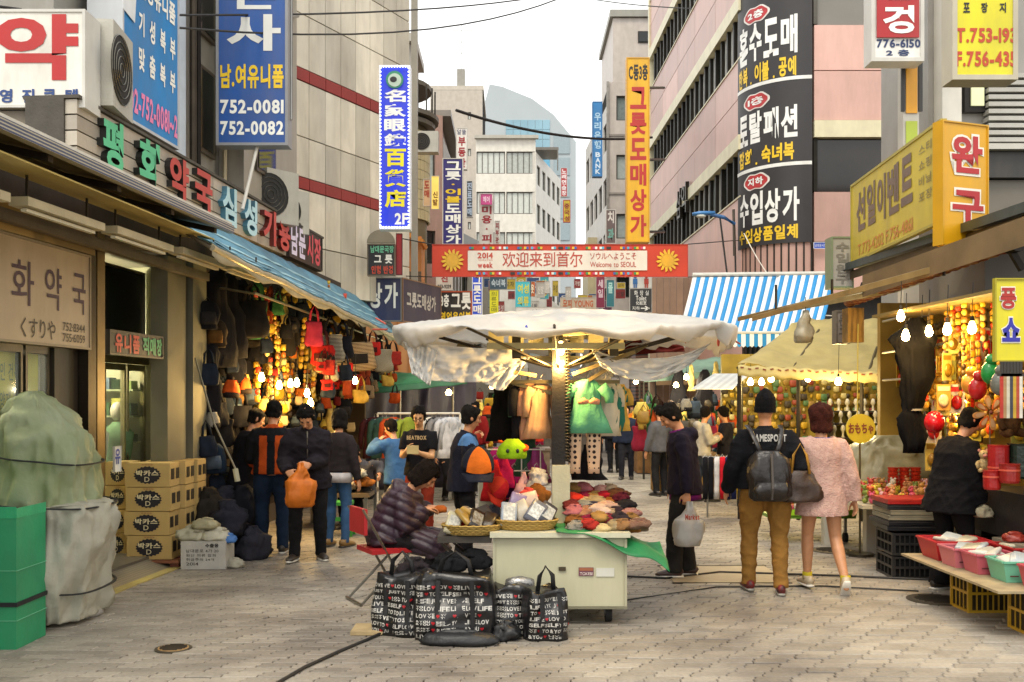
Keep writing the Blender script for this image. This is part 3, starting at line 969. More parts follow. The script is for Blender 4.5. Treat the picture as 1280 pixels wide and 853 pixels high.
# upper storey pieces: window recess, pipes, air conditioners, small balcony
m = MB(); lbox(m, 11.35, 12.1, 4.55, 9.5, .38, .448); m.build('wall_panel', mat('c3ccd6', rough=.4, var=.05), bl)
m = MB(); lbox(m, 13.3, 15.6, 4.5, 9.5, .1, .44); m.build('wall_bay', paint('9c968a', dirt=.45), bl)
for z0 in (4.9, 6.4, 7.9):
 w_ = MB(); lbox(w_, 12.5, 13.1, z0, z0 + 1.1, .4, .445); f_ = w_.build('window', metal('6d675d'), bl)
 m = MB(); lbox(m, 12.55, 13.05, z0 + .05, z0 + 1.05, .39, .398); m.build('pane', dglass, f_)
 w_ = MB(); lbox(w_, 13.7, 14.5, z0, z0 + 1.1, .06, .098); f_ = w_.build('window', metal('6d675d'), bl)
 m = MB(); lbox(m, 13.76, 14.44, z0 + .05, z0 + 1.05, .05, .058); m.build('pane', dglass, f_)
for (y, r, c) in ((12.2, .045, '4a4238'), (12.36, .03, '2a2622'), (13.22, .03, 'b9ad92')):
 p = LP(640, 0) if 0 else V((Xl(y), y, 0))
 q = p - LN * .33
 MB().loft([q + V((0, 0, 4.46)), q + V((0, 0, 9.5))], r, 8).build('downpipe', metal(c, .6), bl)
# tall building clad in beige panels with two red bands, turned towards us
def Xp(y): return -12.65 + .53 * y
PD = V((.53, 1, 0)).normalized(); PN = V((1, -.53, 0)).normalized()
bp_ = thing('panel_building', 'tall beige panel clad building with two dark red bands', 'building', (-2.05, 20, 0))
def pbox(mb, y0, y1, z0, z1, d0, d1):
 a = [V((Xp(y), y, z)) - PN * d for y, d, z in ((y0, d0, z0), (y1, d0, z0), (y1, d1, z0), (y0, d1, z0), (y0, d0, z1), (y1, d0, z1), (y1, d1, z1), (y0, d1, z1))]
 return mb.add(a, [(0, 3, 2, 1), (4, 5, 6, 7), (0, 1, 5, 4), (1, 2, 6, 5), (2, 3, 7, 6), (3, 0, 4, 7)])
m = MB(); pbox(m, 15.3, 20, 3.6, 12.5, .05, 4); m.build('core', paint('6a6459'), bp_)
zs = [3.6, 4.4, 5.35, 5.56, 6.25, 7.2, 7.42, 8.35, 9.3, 10.25, 11.2, 12.1, 12.5]
for i in range(len(zs) - 1):
 red = zs[i] in (5.35, 7.2)
 n = 12
 for j in range(n):
  y0 = 15.3 + 4.7 * j / n; y1 = 15.3 + 4.7 * (j + 1) / n
  m = MB(); pbox(m, y0 + .006, y1 - .006, zs[i] + .01, zs[i + 1] - .01, 0 - (.012 if red else 0), .045)
  m.build('red_panel' if red else 'panel', mat('8c2f2a', rough=.5, var=.1, sc_=2) if red else mat('cfc7b6', rough=.5, var=.1, sc_=1.2, dirt=.36, bump=.05, obj=True), bp_)
MB().box((-2.02, 20.01, 3.6), (-1.9, 20.2, 12.5)).build('corner_post', paint('8e887b'), bp_)
m = MB();
MB().loft([(-2.55, 19.2, 2.5), (-2.55, 19.2, 6.6)], .07, 10).build('pipe', metal('4a453e', .5), thing('street_pole', 'dark grey round pole beside the blue optician sign', 'pole', (-2.55, 19.2, 0)))
# ---------------------------------------------------------------- right: pink tiled department building
def Xr(y): return 6.63 - .0232 * y
br = thing('pink_building', 'large pink tiled market building with cream bands and ribbon windows', 'building', (6.0, 30, 0))
def rbox(mb, y0, y1, z0, z1, d0, d1):
 return mb.add([V((Xr(y) + d, y, z)) for y, d, z in ((y0, d0, z0), (y1, d0, z0), (y1, d1, z0), (y0, d1, z0), (y0, d0, z1), (y1, d0, z1), (y1, d1, z1), (y0, d1, z1))],
                  [(0, 3, 2, 1), (4, 5, 6, 7), (0, 1, 5, 4), (1, 2, 6, 5), (2, 3, 7, 6), (3, 0, 4, 7)])
pink = mat('c49c90', rough=.38, var=.07, sc_=.8, bump=.03, dirt=.24, obj=True)
cream = paint('d3cbaa')
m = MB(); rbox(m, 26.3, 41, 0, 20, .45, 12); m.build('core', mat('2a2725', rough=.8), br)
fl = [7.13 + 3.66 * i for i in range(4)]
rows = [(0.0, 7.10)] + [(z + 1.6, z + 3.64) for z in fl]
for (z0, z1) in rows:
 for j in range(5):
  y0 = 26.3 + j * 2.94
  nz_ = 2
  for k in range(nz_):
   a, b = z0 + (z1 - z0) * k / nz_, z0 + (z1 - z0) * (k + 1) / nz_
   m = MB(); rbox(m, y0 + .012, y0 + 2.928, a + .012, b - .012, 0, .35); m.build('pink_panel', pink, br)
for z in fl:
 m = MB(); rbox(m, 26.3, 41, z + 1.21, z + 1.6, -.07, .35); m.build('cream_band', cream, br)
 m = MB(); rbox(m, 26.3, 41, z - .04, z + .0, -.03, .3); m.build('sill', cream, br)
 n = 20
 for j in range(n):
  y0 = 26.4 + j * 14.5 / n
  w_ = MB()
  rbox(w_, y0, y0 + .12, z + .002, z + 1.205, .02, .2)
  f_ = w_.build('window', metal('2b2823', .5), br)
  m = MB(); rbox(m, y0 + .122, y0 + .725, z + .005, z + 1.2, .12, .14)
  m.build('pane', R.choice([dglass, mat('c9c9c4', rough=.15, var=.08, bump=0), mat('8d9490', rough=.08, var=.2, sc_=.7, bump=0), mat('b9b7ae', rough=.2, var=.1, bump=0)]), f_)
# end post at the far corner
MB().box((5.62, 41.0, 0), (6.2, 41.3, 18.3)).build('corner_post', cream, br)
# curved glazed corner that carries the black banners
def arc(a, r=1.0, z=0):      # a 0..1 from the lane side to the front face
 th = math.radians(184 + 84 * a)
 return V((7.55 + 1.52 * r * math.cos(th), 26.62 + 1.58 * r * math.sin(th), z))
m = MB().grid(lambda a, b: arc(a, .97, b * 20), 14, 1); m.build('curved_wall', dglass, br, smooth=True)
for i in range(13):
 m = MB().box((-.02, -.03, 0), (.02, .03, 20), Matrix.Translation(arc(i / 12, 1.0 - .012)))
 m.build('mullion', metal('4b4540', .4), br)
m = MB().grid(lambda a, b: arc(a, .995, 4.5 + b * 1.5), 14, 1); m.build('pink_skirt', pink, br, smooth=True)
def rfront(mb, x0, x1, z0, z1, y0, y1): return mb.box((x0, y0, z0), (x1, y1, z1))
FY = 25.05
m = MB().box((7.55, FY + .3, 0), (24, 30, 20)); m.build('front_core', mat('2a2725', rough=.8), br)
xs = [7.56, 9.55, 11.6, 13.7, 15.8, 17.9, 20]
for (z0, z1) in ((4.4, 5.7), (5.7, 6.97), (8.75, 10.0), (10.0, 11.15)):
 for i in range(6):
  rfront(MB(), xs[i] + .012, xs[i + 1] - .012, z0 + .012, z1 - .012, FY, FY + .28).build('pink_panel', pink, br)
rfront(MB(), 7.56, 20, 8.32, 8.74, FY - .06, FY + .28).build('cream_band', cream, br)
for i in range(6):
 f_ = rfront(MB(), xs[i], xs[i] + .1, 6.99, 8.3, FY + .02, FY + .2).build('window', metal('2b2823', .5), br)
 rfront(MB(), xs[i] + .102, xs[i + 1] - .002, 6.99, 8.3, FY + .1, FY + .13).build('pane', mat('2a2623', rough=.1, var=.3, sc_=.6, bump=0), f_)
 f_ = rfront(MB(), xs[i], xs[i] + .1, 11.17, 13.0, FY + .02, FY + .2).build('window', metal('5b5750', .5), br)
 rfront(MB(), xs[i] + .102, xs[i + 1] - .002, 11.17, 13.0, FY + .1, FY + .13).build('pane', mat('77736b', rough=.15, var=.15, sc_=.5, bump=0), f_)
# ---------------------------------------------------------------- generic distant building with real openings
def face(parent, O, Rv, h, cols, rws, mw, mg, frame=None, t=.25, mull=0, pw=.62, ph=.6, zlo=.2):
 """a wall with window openings: piers and spandrels of boxes, recessed panes"""
 O, Rv = V(O), V(Rv); L = Rv.length; r = Rv.normalized(); nn = r.cross(V((0, 0, 1))).normalized(); Z = V((0, 0, 1))
 def bx(mb, x0, x1, z0, z1, d0, d1):
  return mb.add([O + r * x + Z * z - nn * d for x, d, z in ((x0, d0, z0), (x1, d0, z0), (x1, d1, z0), (x0, d1, z0), (x0, d0, z1), (x1, d0, z1), (x1, d1, z1), (x0, d1, z1))],
                      [(0, 3, 2, 1), (4, 5, 6, 7), (0, 1, 5, 4), (1, 2, 6, 5), (2, 3, 7, 6), (3, 0, 4, 7)])
 fh = h / rws; cw = L / cols
 wall = MB()
 for j in range(rws):
  z0 = j * fh; a, b = z0 + fh * zlo, z0 + fh * (zlo + ph)
  bx(wall, 0, L, z0, a, 0, t); bx(wall, 0, L, b, z0 + fh, 0, t)
  for i in range(cols + 1):
   x0 = i * cw - cw * (1 - pw) / 2; x1 = i * cw + cw * (1 - pw) / 2
   bx(wall, max(0, x0), min(L, x1), a, b, 0, t)
  for i in range(cols):
   x0 = i * cw + cw * (1 - pw) / 2; x1 = (i + 1) * cw - cw * (1 - pw) / 2
   w_ = MB(); e = min(.06, cw * .04)
   for q in ((x0, x0 + e, a, b), (x1 - e, x1, a, b), (x0 + e, x1 - e, a, a + e), (x0 + e, x1 - e, b - e, b)): bx(w_, *q, t * .35, t * .55)
   for k in range(mull):
    xm = x0 + (x1 - x0) * (k + 1) / (mull + 1); bx(w_, xm - e * .35, xm + e * .35, a + e, b - e, t * .36, t * .54)
   f_ = w_.build('window', frame or metal('56514a', .5), parent)
   bx(MB(), x0 + e, x1 - e, a + e, b - e, t * .6, t * .65).build('pane', mg if not isinstance(mg, list) else R.choice(mg), f_)
 wall.build('wall', mw, parent)
def solid(parent, x0, x1, y0, y1, z0, z1, m, name='block'):
 return MB().box((x0, y0, z0), (x1, y1, z1)).build(name, m, parent)
gl = [dglass, mat('6f7a78', rough=.1, var=.15, bump=0), mat('9fa7a2', rough=.15, var=.1, bump=0)]
# right, behind: grey tiled office block with penthouse
b2 = thing('office_block', 'narrow grey tiled office block with penthouse behind the yellow sign', 'building', (5.6, 48, 0))
wal = paint('bbb1a8', dirt=.25)
X0, X1, YB = 4.65, 8.4, 48.0
face(b2, (X0, YB, 0), (X1 - X0, 0, 0), 17.0, 2, 6, wal, gl, pw=.62, ph=.42, zlo=.35)
face(b2, (X0 - .45, YB + 9, 0), (.4, -8.9, 0), 16.0, 5, 6, paint('b4b1ac'), gl, pw=.7, ph=.5)
solid(b2, X0 + .02, 9, YB + .27, YB + 9, 0, 17.0, dark)
solid(b2, X0 + .2, X1, YB + .05, YB + 6, 17.02, 20.1, wal, 'penthouse')
solid(b2, X0 + .05, X1 + .15, YB - .1, YB + 6.1, 20.12, 20.45, paint('8f8d84'), 'roof')
f_ = solid(b2, 6.05, 6.75, YB - .0, YB + .04, 18.9, 19.45, metal('3a3733', .5), 'window'); solid(f_, 6.1, 6.7, YB - .02, YB - .004, 18.95, 19.4, dglass, 'pane')
for zz in (2.9, 5.8, 8.7, 11.6, 14.4): solid(b2, X0 - .04, X1, YB - .05, YB - .002, zz, zz + .1, paint('8b837b'), 'ledge')
solid(b2, X0 - .12, X0 - .01, YB - .12, YB - .01, 0, 17, metal('8f8a83', .5), 'downpipe')
m = MB(); th = thing('round_block', 'dark glazed round stair block behind the yellow wholesale sign', 'building', (6.6, 43, 0))
MB().loft([(6.25, 44, 0), (6.25, 44, 11.4)], 1.1, 20).build('drum', mat('6b4a3c', rough=.3, var=.3, sc_=2, kind='stripe', c2='2b2522'), th, smooth=False)
MB().loft([(6.25, 44, 11.42), (6.25, 44, 11.9)], 1.2, 20).build('rim', metal('34302c'), th)
solid(b2, 3.95, 4.6, 52, 56, 0, 10.2, paint('b0a37f', dirt=.3), 'annex')
# centre: office building with ribbon windows
b3 = thing('ribbon_office', 'pale concrete office building with ribbon windows at the lane end', 'building', (0, 72, 0))
cw_ = paint('d6d1c6', dirt=.15)
gg = [mat('a9ada6', rough=.15, var=.12, bump=0), mat('7f8883', rough=.1, var=.12, bump=0), mat('c4c7bf', rough=.2, var=.08, bump=0)]
face(b3, (-2.6, 72, 8.9), (4.3, 0, 0), 11.6, 2, 4, cw_, gg, pw=.96, ph=.55, zlo=.15, mull=4)
face(b3, (1.72, 72, 0), (2.2, 9, 0), 19.6, 5, 7, paint('bfbab0'), gg, pw=.6, ph=.5)
solid(b3, -2.55, 1.68, 72.3, 82, 0, 20.0, cw_); solid(b3, -2.6, 1.7, 71.9, 72.2, 0, 8.88, cw_, 'wall')
solid(b3, -2.7, 1.9, 71.7, 72.1, 20.52, 20.75, paint('aaa59a'), 'roof')
solid(b3, 1.4, 3.4, 73, 76, 20.0, 20.2, paint('6a665f'), 'terrace_canopy');
for xx in (1.5, 3.3): solid(b3, xx, xx + .08, 73, 73.08, 18.5, 20.0, metal('6a665f'), 'canopy_post')
# far rounded tower with glass front
b4 = thing('rounded_tower', 'far pale rounded tower with a large bluish glass window', 'building', (0, 125, 0))
tw_ = mat('a4adb1', rough=.6, var=.03, sc_=.3, bump=0)
pts = [(-4.2, 0), (8.0, 0), (8.0, 34), (5.2, 37.4), (2.5, 39.4), (-1.2, 40.9), (-2.8, 41.2), (-4.2, 36)]
MB().poly([(x, 125, z) for x, z in pts], (0, 14, 0)).build('shaft', tw_, b4)
gb = mat('7fa3b3', rough=.25, var=.12, sc_=.35, bump=0)
for j in range(8):
 for i in range(8):
  x0 = -2.6 + i * .92 - (j < 4) * .0; z0 = 27.0 + j * 1.22
  lft = -2.9 + j * .28
  if x0 < lft: continue
  f_ = MB().box((x0, 124.9, z0), (x0 + .88, 124.98, z0 + 1.17)).build('window', gb if j not in (3,) else mat('5d9cba', rough=.3, var=.1, bump=0), b4)
for j in range(6):
 MB().box((5.2, 124.88, 19 + j * 2.7), (7.2, 124.98, 21.2 + j * 2.7)).build('window', mat('8d9ca3', rough=.3, var=.08, bump=0), b4)
# left far: beige tower with antenna, pinkish block
b5 = thing('beige_tower', 'plain beige tower with a roof aerial left of the rounded tower', 'building', (-6, 88, 0))
face(b5, (-7.2, 88, 0), (4.6, 0, 0), 29, 2, 9, paint('b0a79b'), gg, pw=.12, ph=.2)
solid(b5, -7.18, -2.62, 88.3, 98, 0, 29, dark); solid(b5, -7.3, -2.5, 88, 98, 29.02, 29.4, paint('b5ada0'), 'roof')
solid(b5, -4.9, -4.2, 89, 90, 29.42, 31.2, paint('8b8880'), 'chimney')
ant = thing('roof_aerial', 'thin television aerial on top of the beige tower', 'aerial', (-4.5, 89, 31.2))
m = MB(); m.bar((-4.5, 89, 31.2), (-4.5, 89, 35.2), .06)
for z in (32.6, 33.6, 34.6): m.bar((-5.5, 89, z), (-3.5, 89, z), .05)
m.build('rods', metal('a5a5a2', .5), ant)
# left mid: rounded corner tiled building with balconies, then narrow shop buildings
b6 = thing('corner_building', 'old corner building with rounded cream tiled bay and dark balcony', 'building', (-3, 27, 0))
tile = mat('bfb38c', rough=.4, var=.1, sc_=3, bump=.05, dirt=.3)
cxx, cyy = -3.55, 28.0
for j in range(9):
 for i in range(14):
  a0 = math.radians(-100 + i * 9.6); a1 = math.radians(-100 + (i + 1) * 9.6 - .5)
  z0 = 6.7 + j * .27
  m = MB(); q = []
  for r_ in (1.25, 1.2):
   for a in (a0, a1):
    for z in (z0, z0 + .255): q.append((cxx + r_ * math.cos(a), cyy + r_ * math.sin(a), z))
  m.add(q, [(0, 2, 3, 1), (0, 1, 5, 4), (2, 6, 7, 3), (0, 4, 6, 2), (1, 3, 7, 5)]); m.build('tile', tile, b6)
MB().loft([(cxx, cyy, 3.2), (cxx, cyy, 9.3)], 1.17, 24).build('core', paint('6d6147'), b6, smooth=True)
for z, r_ in ((9.3, 1.4), (9.5, 1.5), (10.35, 1.3)): MB().loft([(cxx, cyy, z), (cxx, cyy, z + .12)], r_, 24).build('ledge', paint('5a554b'), b6)
for i in range(10):
 a = math.radians(-100 + i * 14); MB().bar((cxx + 1.4 * math.cos(a), cyy + 1.4 * math.sin(a), 9.6), (cxx + 1.4 * math.cos(a), cyy + 1.4 * math.sin(a), 10.35), .04).build('rail_post', metal('3d3a35', .5), b6)
solid(b6, -4.6, -2.8, 27.7, 30, 9.65, 11.6, paint('97928a', dirt=.4), 'roof_hut'); solid(b6, -4.7, -2.65, 27.5, 30.2, 11.62, 11.85, paint('a8a49b'), 'roof')
f_ = solid(b6, -3.5, -3.0, 27.64, 27.69, 10.2, 11.0, metal('3a3733'), 'window'); solid(f_, -3.45, -3.05, 27.62, 27.637, 10.25, 10.95, dglass, 'pane')
solid(b6, -7, -3.5, 29.3, 36, 0, 9.3, paint('6f6657', dirt=.4));
b7 = thing('lane_building', 'narrow grey shop building with barred windows behind the purple sign', 'building', (-3, 38, 0))
face(b7, (-4.7, 36.5, 0), (2.1, 1.0, 0), 12.4, 2, 4, paint('a7867a', dirt=.35), gl, pw=.5, ph=.4)
face(b7, (-2.58, 37.55, 0), (.25, 9, 0), 11.6, 5, 4, paint('8c8478', dirt=.4), gl, pw=.6, ph=.5)
solid(b7, -6, -2.7, 38, 46, 0, 12.3, paint('8f7d70')); solid(b7, -6, -2.3, 37.6, 46, 12.42, 12.65, paint('7a736a'), 'roof')
b8 = thing('low_building', 'low grey building with sloping roof under the rounded tower', 'building', (-1.5, 55, 0))
face(b8, (-2.9, 52, 0), (2.2, 3, 0), 9.2, 3, 3, paint('9a958a', dirt=.3), gl, pw=.6, ph=.5)
MB().add([(-3, 51.8, 9.22), (-.6, 55.2, 9.22), (-.6, 58, 9.22), (-3, 58, 9.22), (-2.6, 53, 10.6), (-1.8, 56, 10.6)], [(0, 1, 5, 4), (1, 2, 5), (2, 3, 4, 5), (3, 0, 4), (3, 2, 1, 0)]).build('roof', paint('6f6d66'), b8)
solid(b8, -3, -.75, 56, 60, 0, 9.2, paint('8f8a80'))
b9 = thing('curved_arcade', 'white low building with curved parapet near the lane end', 'building', (1.3, 62, 0))
m = MB().grid(lambda a, b: V((-1.4 + a * 5.6, 63 - 1.4 * math.sin(a * math.pi * .6), b * (9.2 - 3.0 * a ** 2.2))), 14, 3); m.build('parapet', paint('c8c4ba'), b9, solid=.2)
for i in range(8):
 MB().box((-1.1 + i * .62, 61.45 - .0, 5.4), (-.62 + i * .62, 61.5, 6.9)).build('window', dglass, b9)
b10 = thing('end_building', 'plain shopfront building closing the lane under the red banner', 'building', (1.5, 58, 0))
face(b10, (-1.2, 57, 0), (5.0, 0, 0), 6.8, 5, 2, paint('8e867b', dirt=.3), gl + gg, pw=.7, ph=.6)
solid(b10, -1.2, 3.8, 57.3, 60, 0, 6.8, dark)
# brown hoarding to the right of the toilet sign
hd = thing('hoarding', 'tall brown board hoarding between the toilet sign and striped awning', 'hoarding', (5.2, 33, 0))
for i in range(9):
 MB().box((4.35 + i * .21, 31.5, 0), (4.545 + i * .21, 31.56, 5.6)).build('board', mat('8d7460', rough=.6, var=.12, sc_=3, obj=True), hd)
# ---------------------------------------------------------------- signs, left side
WH, YE, RD, BK = 'f0efe8', 'f2c81a', 'b3201f', '1c1b1a'
# white pharmacy box sign on top of the fascia
panel('white box sign with a big red Korean word above blue small letters, top left', P(-40, 135, 8.9) , P(107, 135, 8.9) - P(-40, 135, 8.9), (135 - 12) / F * 8.9, .32, 'e6e2d8',
      [('약', .24, .28, .94, .95, RD, .035), ('영', .27, .05, .38, .19, '1f3f7a', .03), ('진', .46, .05, .57, .19, '1f3f7a', .03), ('큐', .64, .05, .75, .19, '1f3f7a', .03), ('텐', .83, .05, .94, .19, '1f3f7a', .03)], fw=.025)
t = thing('sign_plinth', 'dusty grey metal plinth under the white box sign', 'plinth', (-4.3, 8.9, 4.3))
a = P(-40, 150, 8.95); b = P(94, 150, 8.95)
MB().box((a.x, 8.95, 3.9), (b.x, 9.3, a.z + .08)).build('box', mat('7c7263', rough=.6, var=.2, sc_=2, dirt=.4), t)
# channel letters on the fascia
def channel(ch, u, du, z0, z1, c, side, lab):
 y0, y1 = Yl(u - du), Yl(u + du)
 O = V((Xl(y0), y0, z0)) + LN * .015
 Rv = V((Xl(y1), y1, z0)) + LN * .015 - O
 t = thing('channel_letter', lab, 'sign letter', O, 0, 'channel letters on the pharmacy fascia')
 letters(t, O, Rv, z1 - z0, [(ch, 0, 0, 1, 1, c, .05, False, .07, paint(side))], off=.0)
for ch, u, du, c, sd, nm in (('평', 131, 13, '58b98a', '101512', 'mint green raised letter, first on the fascia beside the blue uniform sign'), ('화', 177, 13, '58b98a', '101512', 'mint green raised letter, second on the fascia right of the first green one'),
                              ('약', 215, 12, 'b8453f', '140e0d', 'red raised letter with round top, third on the fascia'), ('국', 246, 11, 'b8453f', '140e0d', 'red raised letter standing fourth on the fascia'),
                              ('심', 279, 9, 'b8dbe2', '46788c', 'pale blue raised letter, fifth on the fascia'), ('성', 306, 8, 'b8dbe2', '46788c', 'pale blue raised letter, sixth on the fascia'),
                              ('기', 330, 8, 'c2463e', '5c1512', 'red raised letter made of two upright strokes, seventh on the fascia'), ('용', 349, 7, 'c2463e', '5c1512', 'red raised letter just left of the dark lit letter box')):
 channel(ch, u, du, 3.9, 4.38, c, sd, nm)
y0, y1 = Yl(356), Yl(398)
O = V((Xl(y0), y0, 3.86)) + LN * .06
panel('dark box of pink and white neon letters at the end of the fascia', O, V((Xl(y1), y1, 3.86)) + LN * .06 - O, .56, .2, '26201f',
      [('남', .05, .1, .25, .9, 'd9cfe6', .03), ('문', .27, .1, .47, .9, 'd9cfe6', .03), ('시', .52, .1, .7, .9, 'cf4f5c', .03), ('장', .74, .1, .95, .9, 'cf4f5c', .03)], frame='2d2623')
# blue uniform sign on the wall
O = LP(165, 0, .1); O.z = 4.5; Q = LP(222, 0, .1); Q.z = 4.5
ya, yb = Yl(152, -.02), Yl(223, -.02)
O = V((Xl(ya, -.02), ya, 4.49)); Q = V((Xl(yb, -.02), yb, 4.49))
bs = panel('big sky blue wall sign with white rows of Korean and a pink phone number', O, Q - O, 2.4, .35, '1f7fc0',
      [('남·여호텔복', .27, .70, .93, .80, WH, .03), ('식당유니폼', .27, .55, .93, .65, WH, .03), ('기  성  복  부', .27, .39, .93, .49, WH, .03), ('맞  춤  복  부', .27, .24, .93, .34, WH, .03),
       ('02-752-0081~2', .12, .045, .97, .15, 'e884b0', .03)], frame='b9bcc0', fw=.03)
MB().poly([O + V((0, 0, 1.05)) + LN * .012, O + (Q - O) * .19 + V((0, 0, 1.0)) + LN * .012, O + (Q - O) * .23 + V((0, 0, 1.5)) + LN * .012, O + (Q - O) * .1 + V((0, 0, 2.0)) + LN * .012, O + V((0, 0, 2.2)) + LN * .012], LN * .004).build('white_shape', paint('d9dde0'), bs)
# vertical blue sign facing us
s = psign('tall blue vertical sign with large white letters and yellow row over two phone numbers', 270, -72, 360, 182, 12.6, .22, '17509b',
      [('유', .12, .865, .88, .99, WH, .045), ('니', .12, .79, .88, .86, WH, .045), ('폰', .22, .67, .83, .80, 'dcdcd6', .045), ('사', .15, .465, .9, .645, 'dcdcd6', .045),
       ('남.여유니폼', .06, .28, .94, .40, 'e8c21c', .03), ('752-0081', .06, .155, .94, .225, WH, .03), ('752-0082', .06, .05, .94, .12, WH, .03)], frame='8e8f92', fw=.035)
m = MB(); a = P(322, 182, 12.7); m.loft([a, P(303, 262, 12.2)], .022, 8); m.build('bracket', paint('c9c5bb'), s)
m = MB(); a = P(364, 30, 12.75); m.loft([P(364, -70, 12.75), P(364, 150, 12.75)], .02, 8); m.loft([P(355, 20, 12.7), P(372, 20, 15.5)], .03, 8); m.build('mount', metal('8c8a86'), s)
# pharmacy board at eye level on the facade
def fpanel(label, u0, u1, z0, z1, d, c, items, proud=.05, **k):
 ya, yb = Yl(u0), Yl(u1)
 O = V((Xl(ya), ya, z0)) + LN * proud; Q = V((Xl(yb), yb, z0)) + LN * proud
 return panel(label, O, Q - O, z1 - z0, d, c, items, **k)
fpanel('beige pharmacy board with large dark purple letters over a row of Japanese script', -70, 106, 2.2, 3.05, .08, 'b39c7c',
      [('평', .02, .4, .17, .82, '3a1c33', .04), ('화', .375, .36, .535, .78, '3a1c33', .01), ('약', .62, .36, .75, .78, '3a1c33', .01), ('국', .845, .36, .955, .78, '3a1c33', .01),
       ('くすりや', .44, .06, .70, .25, '2a2320', .01), ('752·8344', .76, .17, .95, .255, '2a2320', .01), ('755·6059', .76, .06, .95, .145, '2a2320', .01)], frame='8b7a60')
fpanel('small dark board of red and green letters over the glass door', 136, 203, 2.18, 2.42, .06, '1d1a17',
      [('유', .10, .12, .23, .88, 'c2392f', .03), ('니', .26, .12, .38, .88, 'c2392f', .03), ('폼', .41, .12, .54, .88, 'c2392f', .03), ('직', .60, .12, .72, .88, '3fa06b', .03), ('매', .74, .12, .85, .88, '3fa06b', .03), ('장', .87, .12, .98, .88, '3fa06b', .03)], frame='3a332a', proud=0)
fpanel('red round pharmacy letter decal on the glass door beside the tarpaulin', 54, 79, .92, 1.52, .01, 'e2ddcf', [('약', .08, .05, .95, .97, 'a8201c', .05)], proud=-.06, fw=.004)
fpanel('lime green sheet of notices taped inside the pharmacy glass', 4, 66, 1.55, 2.14, .005, 'c9c41c', [('할인 건강', .1, .6, .6, .85, '4a6a20', .01), ('영양제 비타민', .1, .2, .8, .45, '4a6a20', .01)], proud=-.13, fw=.004, name='poster', cat='poster')
fpanel('pale pink handwritten price sheet on the pharmacy glass', 18, 44, 1.22, 1.62, .004, 'dcae92', [('OPEN', .15, .5, .85, .75, 'b3312b', .01)], proud=-.068, fw=.003, name='poster', cat='poster')
fpanel('small white sticker with a blue mark on the uniform shop door', 148, 156, 1.05, 1.3, .003, 'e8e8e0', [('유', .1, .3, .9, .9, '1b3f94', .02)], proud=-.045, fw=.003, name='sticker', cat='sticker')
# blue optician tower sign
s = psign('bright blue vertical optician sign in Chinese characters with white dotted edge', 474, 82, 513, 287, 17.2, .25, '1430c8',
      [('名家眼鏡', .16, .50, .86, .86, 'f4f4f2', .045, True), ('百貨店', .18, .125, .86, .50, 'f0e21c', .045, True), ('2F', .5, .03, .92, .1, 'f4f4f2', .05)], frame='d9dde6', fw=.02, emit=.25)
a, b = P(474, 287, 17.2), P(513, 82, 17.2)
for i in range(11):
 for z in (a.z + .03, b.z - .03): MB().ell((a.x + .03 + i * (b.x - a.x - .06) / 10, 17.16, z), .02, 6, 4).build('bulb', mat('f4f6ff', emit=1.2, bump=0, var=.01), s)
for i in range(44):
 for x in (a.x + .025, b.x - .025): MB().ell((x, 17.16, a.z + .06 + i * (b.z - a.z - .12) / 43), .018, 6, 4).build('bulb', mat('f4f6ff', emit=1.2, bump=0, var=.01), s)
c = (a.x + b.x) / 2; zc = b.z - .25
MB().loft([(c, 17.19, zc), (c, 17.175, zc)], .15, 24).build('emblem', paint('2f8a6a'), s); MB().loft([(c, 17.174, zc - .01), (c, 17.168, zc - .01)], .115, 24).build('emblem_disc', paint('b9cfc0'), s)
MB().ell((c - .02, 17.164, zc), (.06, .004, .05)).build('emblem_eye', paint('16181c'), s)
# double sided dark blue wholesale sign at the corner
s = psign('navy sign board with white letters partly hidden behind the blue awning', 408, 347, 502, 402, 19.0, .1, '1f2a55',
      [('도', .12, .4, .30, .85, WH, .035), ('매', .36, .3, .53, .85, WH, .035), ('상', .56, .3, .74, .88, WH, .035), ('가', .77, .3, .95, .88, WH, .035)], frame='7c7a78', fw=.02)
a = P(503, 402, 19.0)
panel('side face of the navy sign with small white letters', a, V((.62, 1.6, 0)), (402 - 347) / F * 19, .08, '38344a', [('그릇도매상가', .1, .35, .85, .72, 'b9b4ae', .03)], frame='8a6a52', fw=.02)
# arched small sign with dishes, dolls
t = psign('small arched shop directory sign with green, white and red lines', 459, 305, 494, 345, 18.4, .12, '1e2226',
      [('남대문국장', .12, .72, .95, .94, '6fbf9a', .02), ('그 릇', .25, .38, .9, .66, WH, .03), ('인형 반경', .15, .06, .92, .32, 'c9482f', .02)], frame='6a5f50', fw=.02)
m = MB(); cx = P(476, 305, 18.42); m.poly([cx + V((.26 * math.cos(q), 0, .02 + .24 * math.sin(q))) for q in [i * math.pi / 12 for i in range(13)]], (0, .08, 0)); m.build('arch_top', paint('8c8574'), t)
psign('narrow red banner hanging beside the arched directory sign', 495, 292, 503, 344, 18.6, .05, 'a82a32', [], frame='571a1e', fw=.01, name='banner', cat='banner')
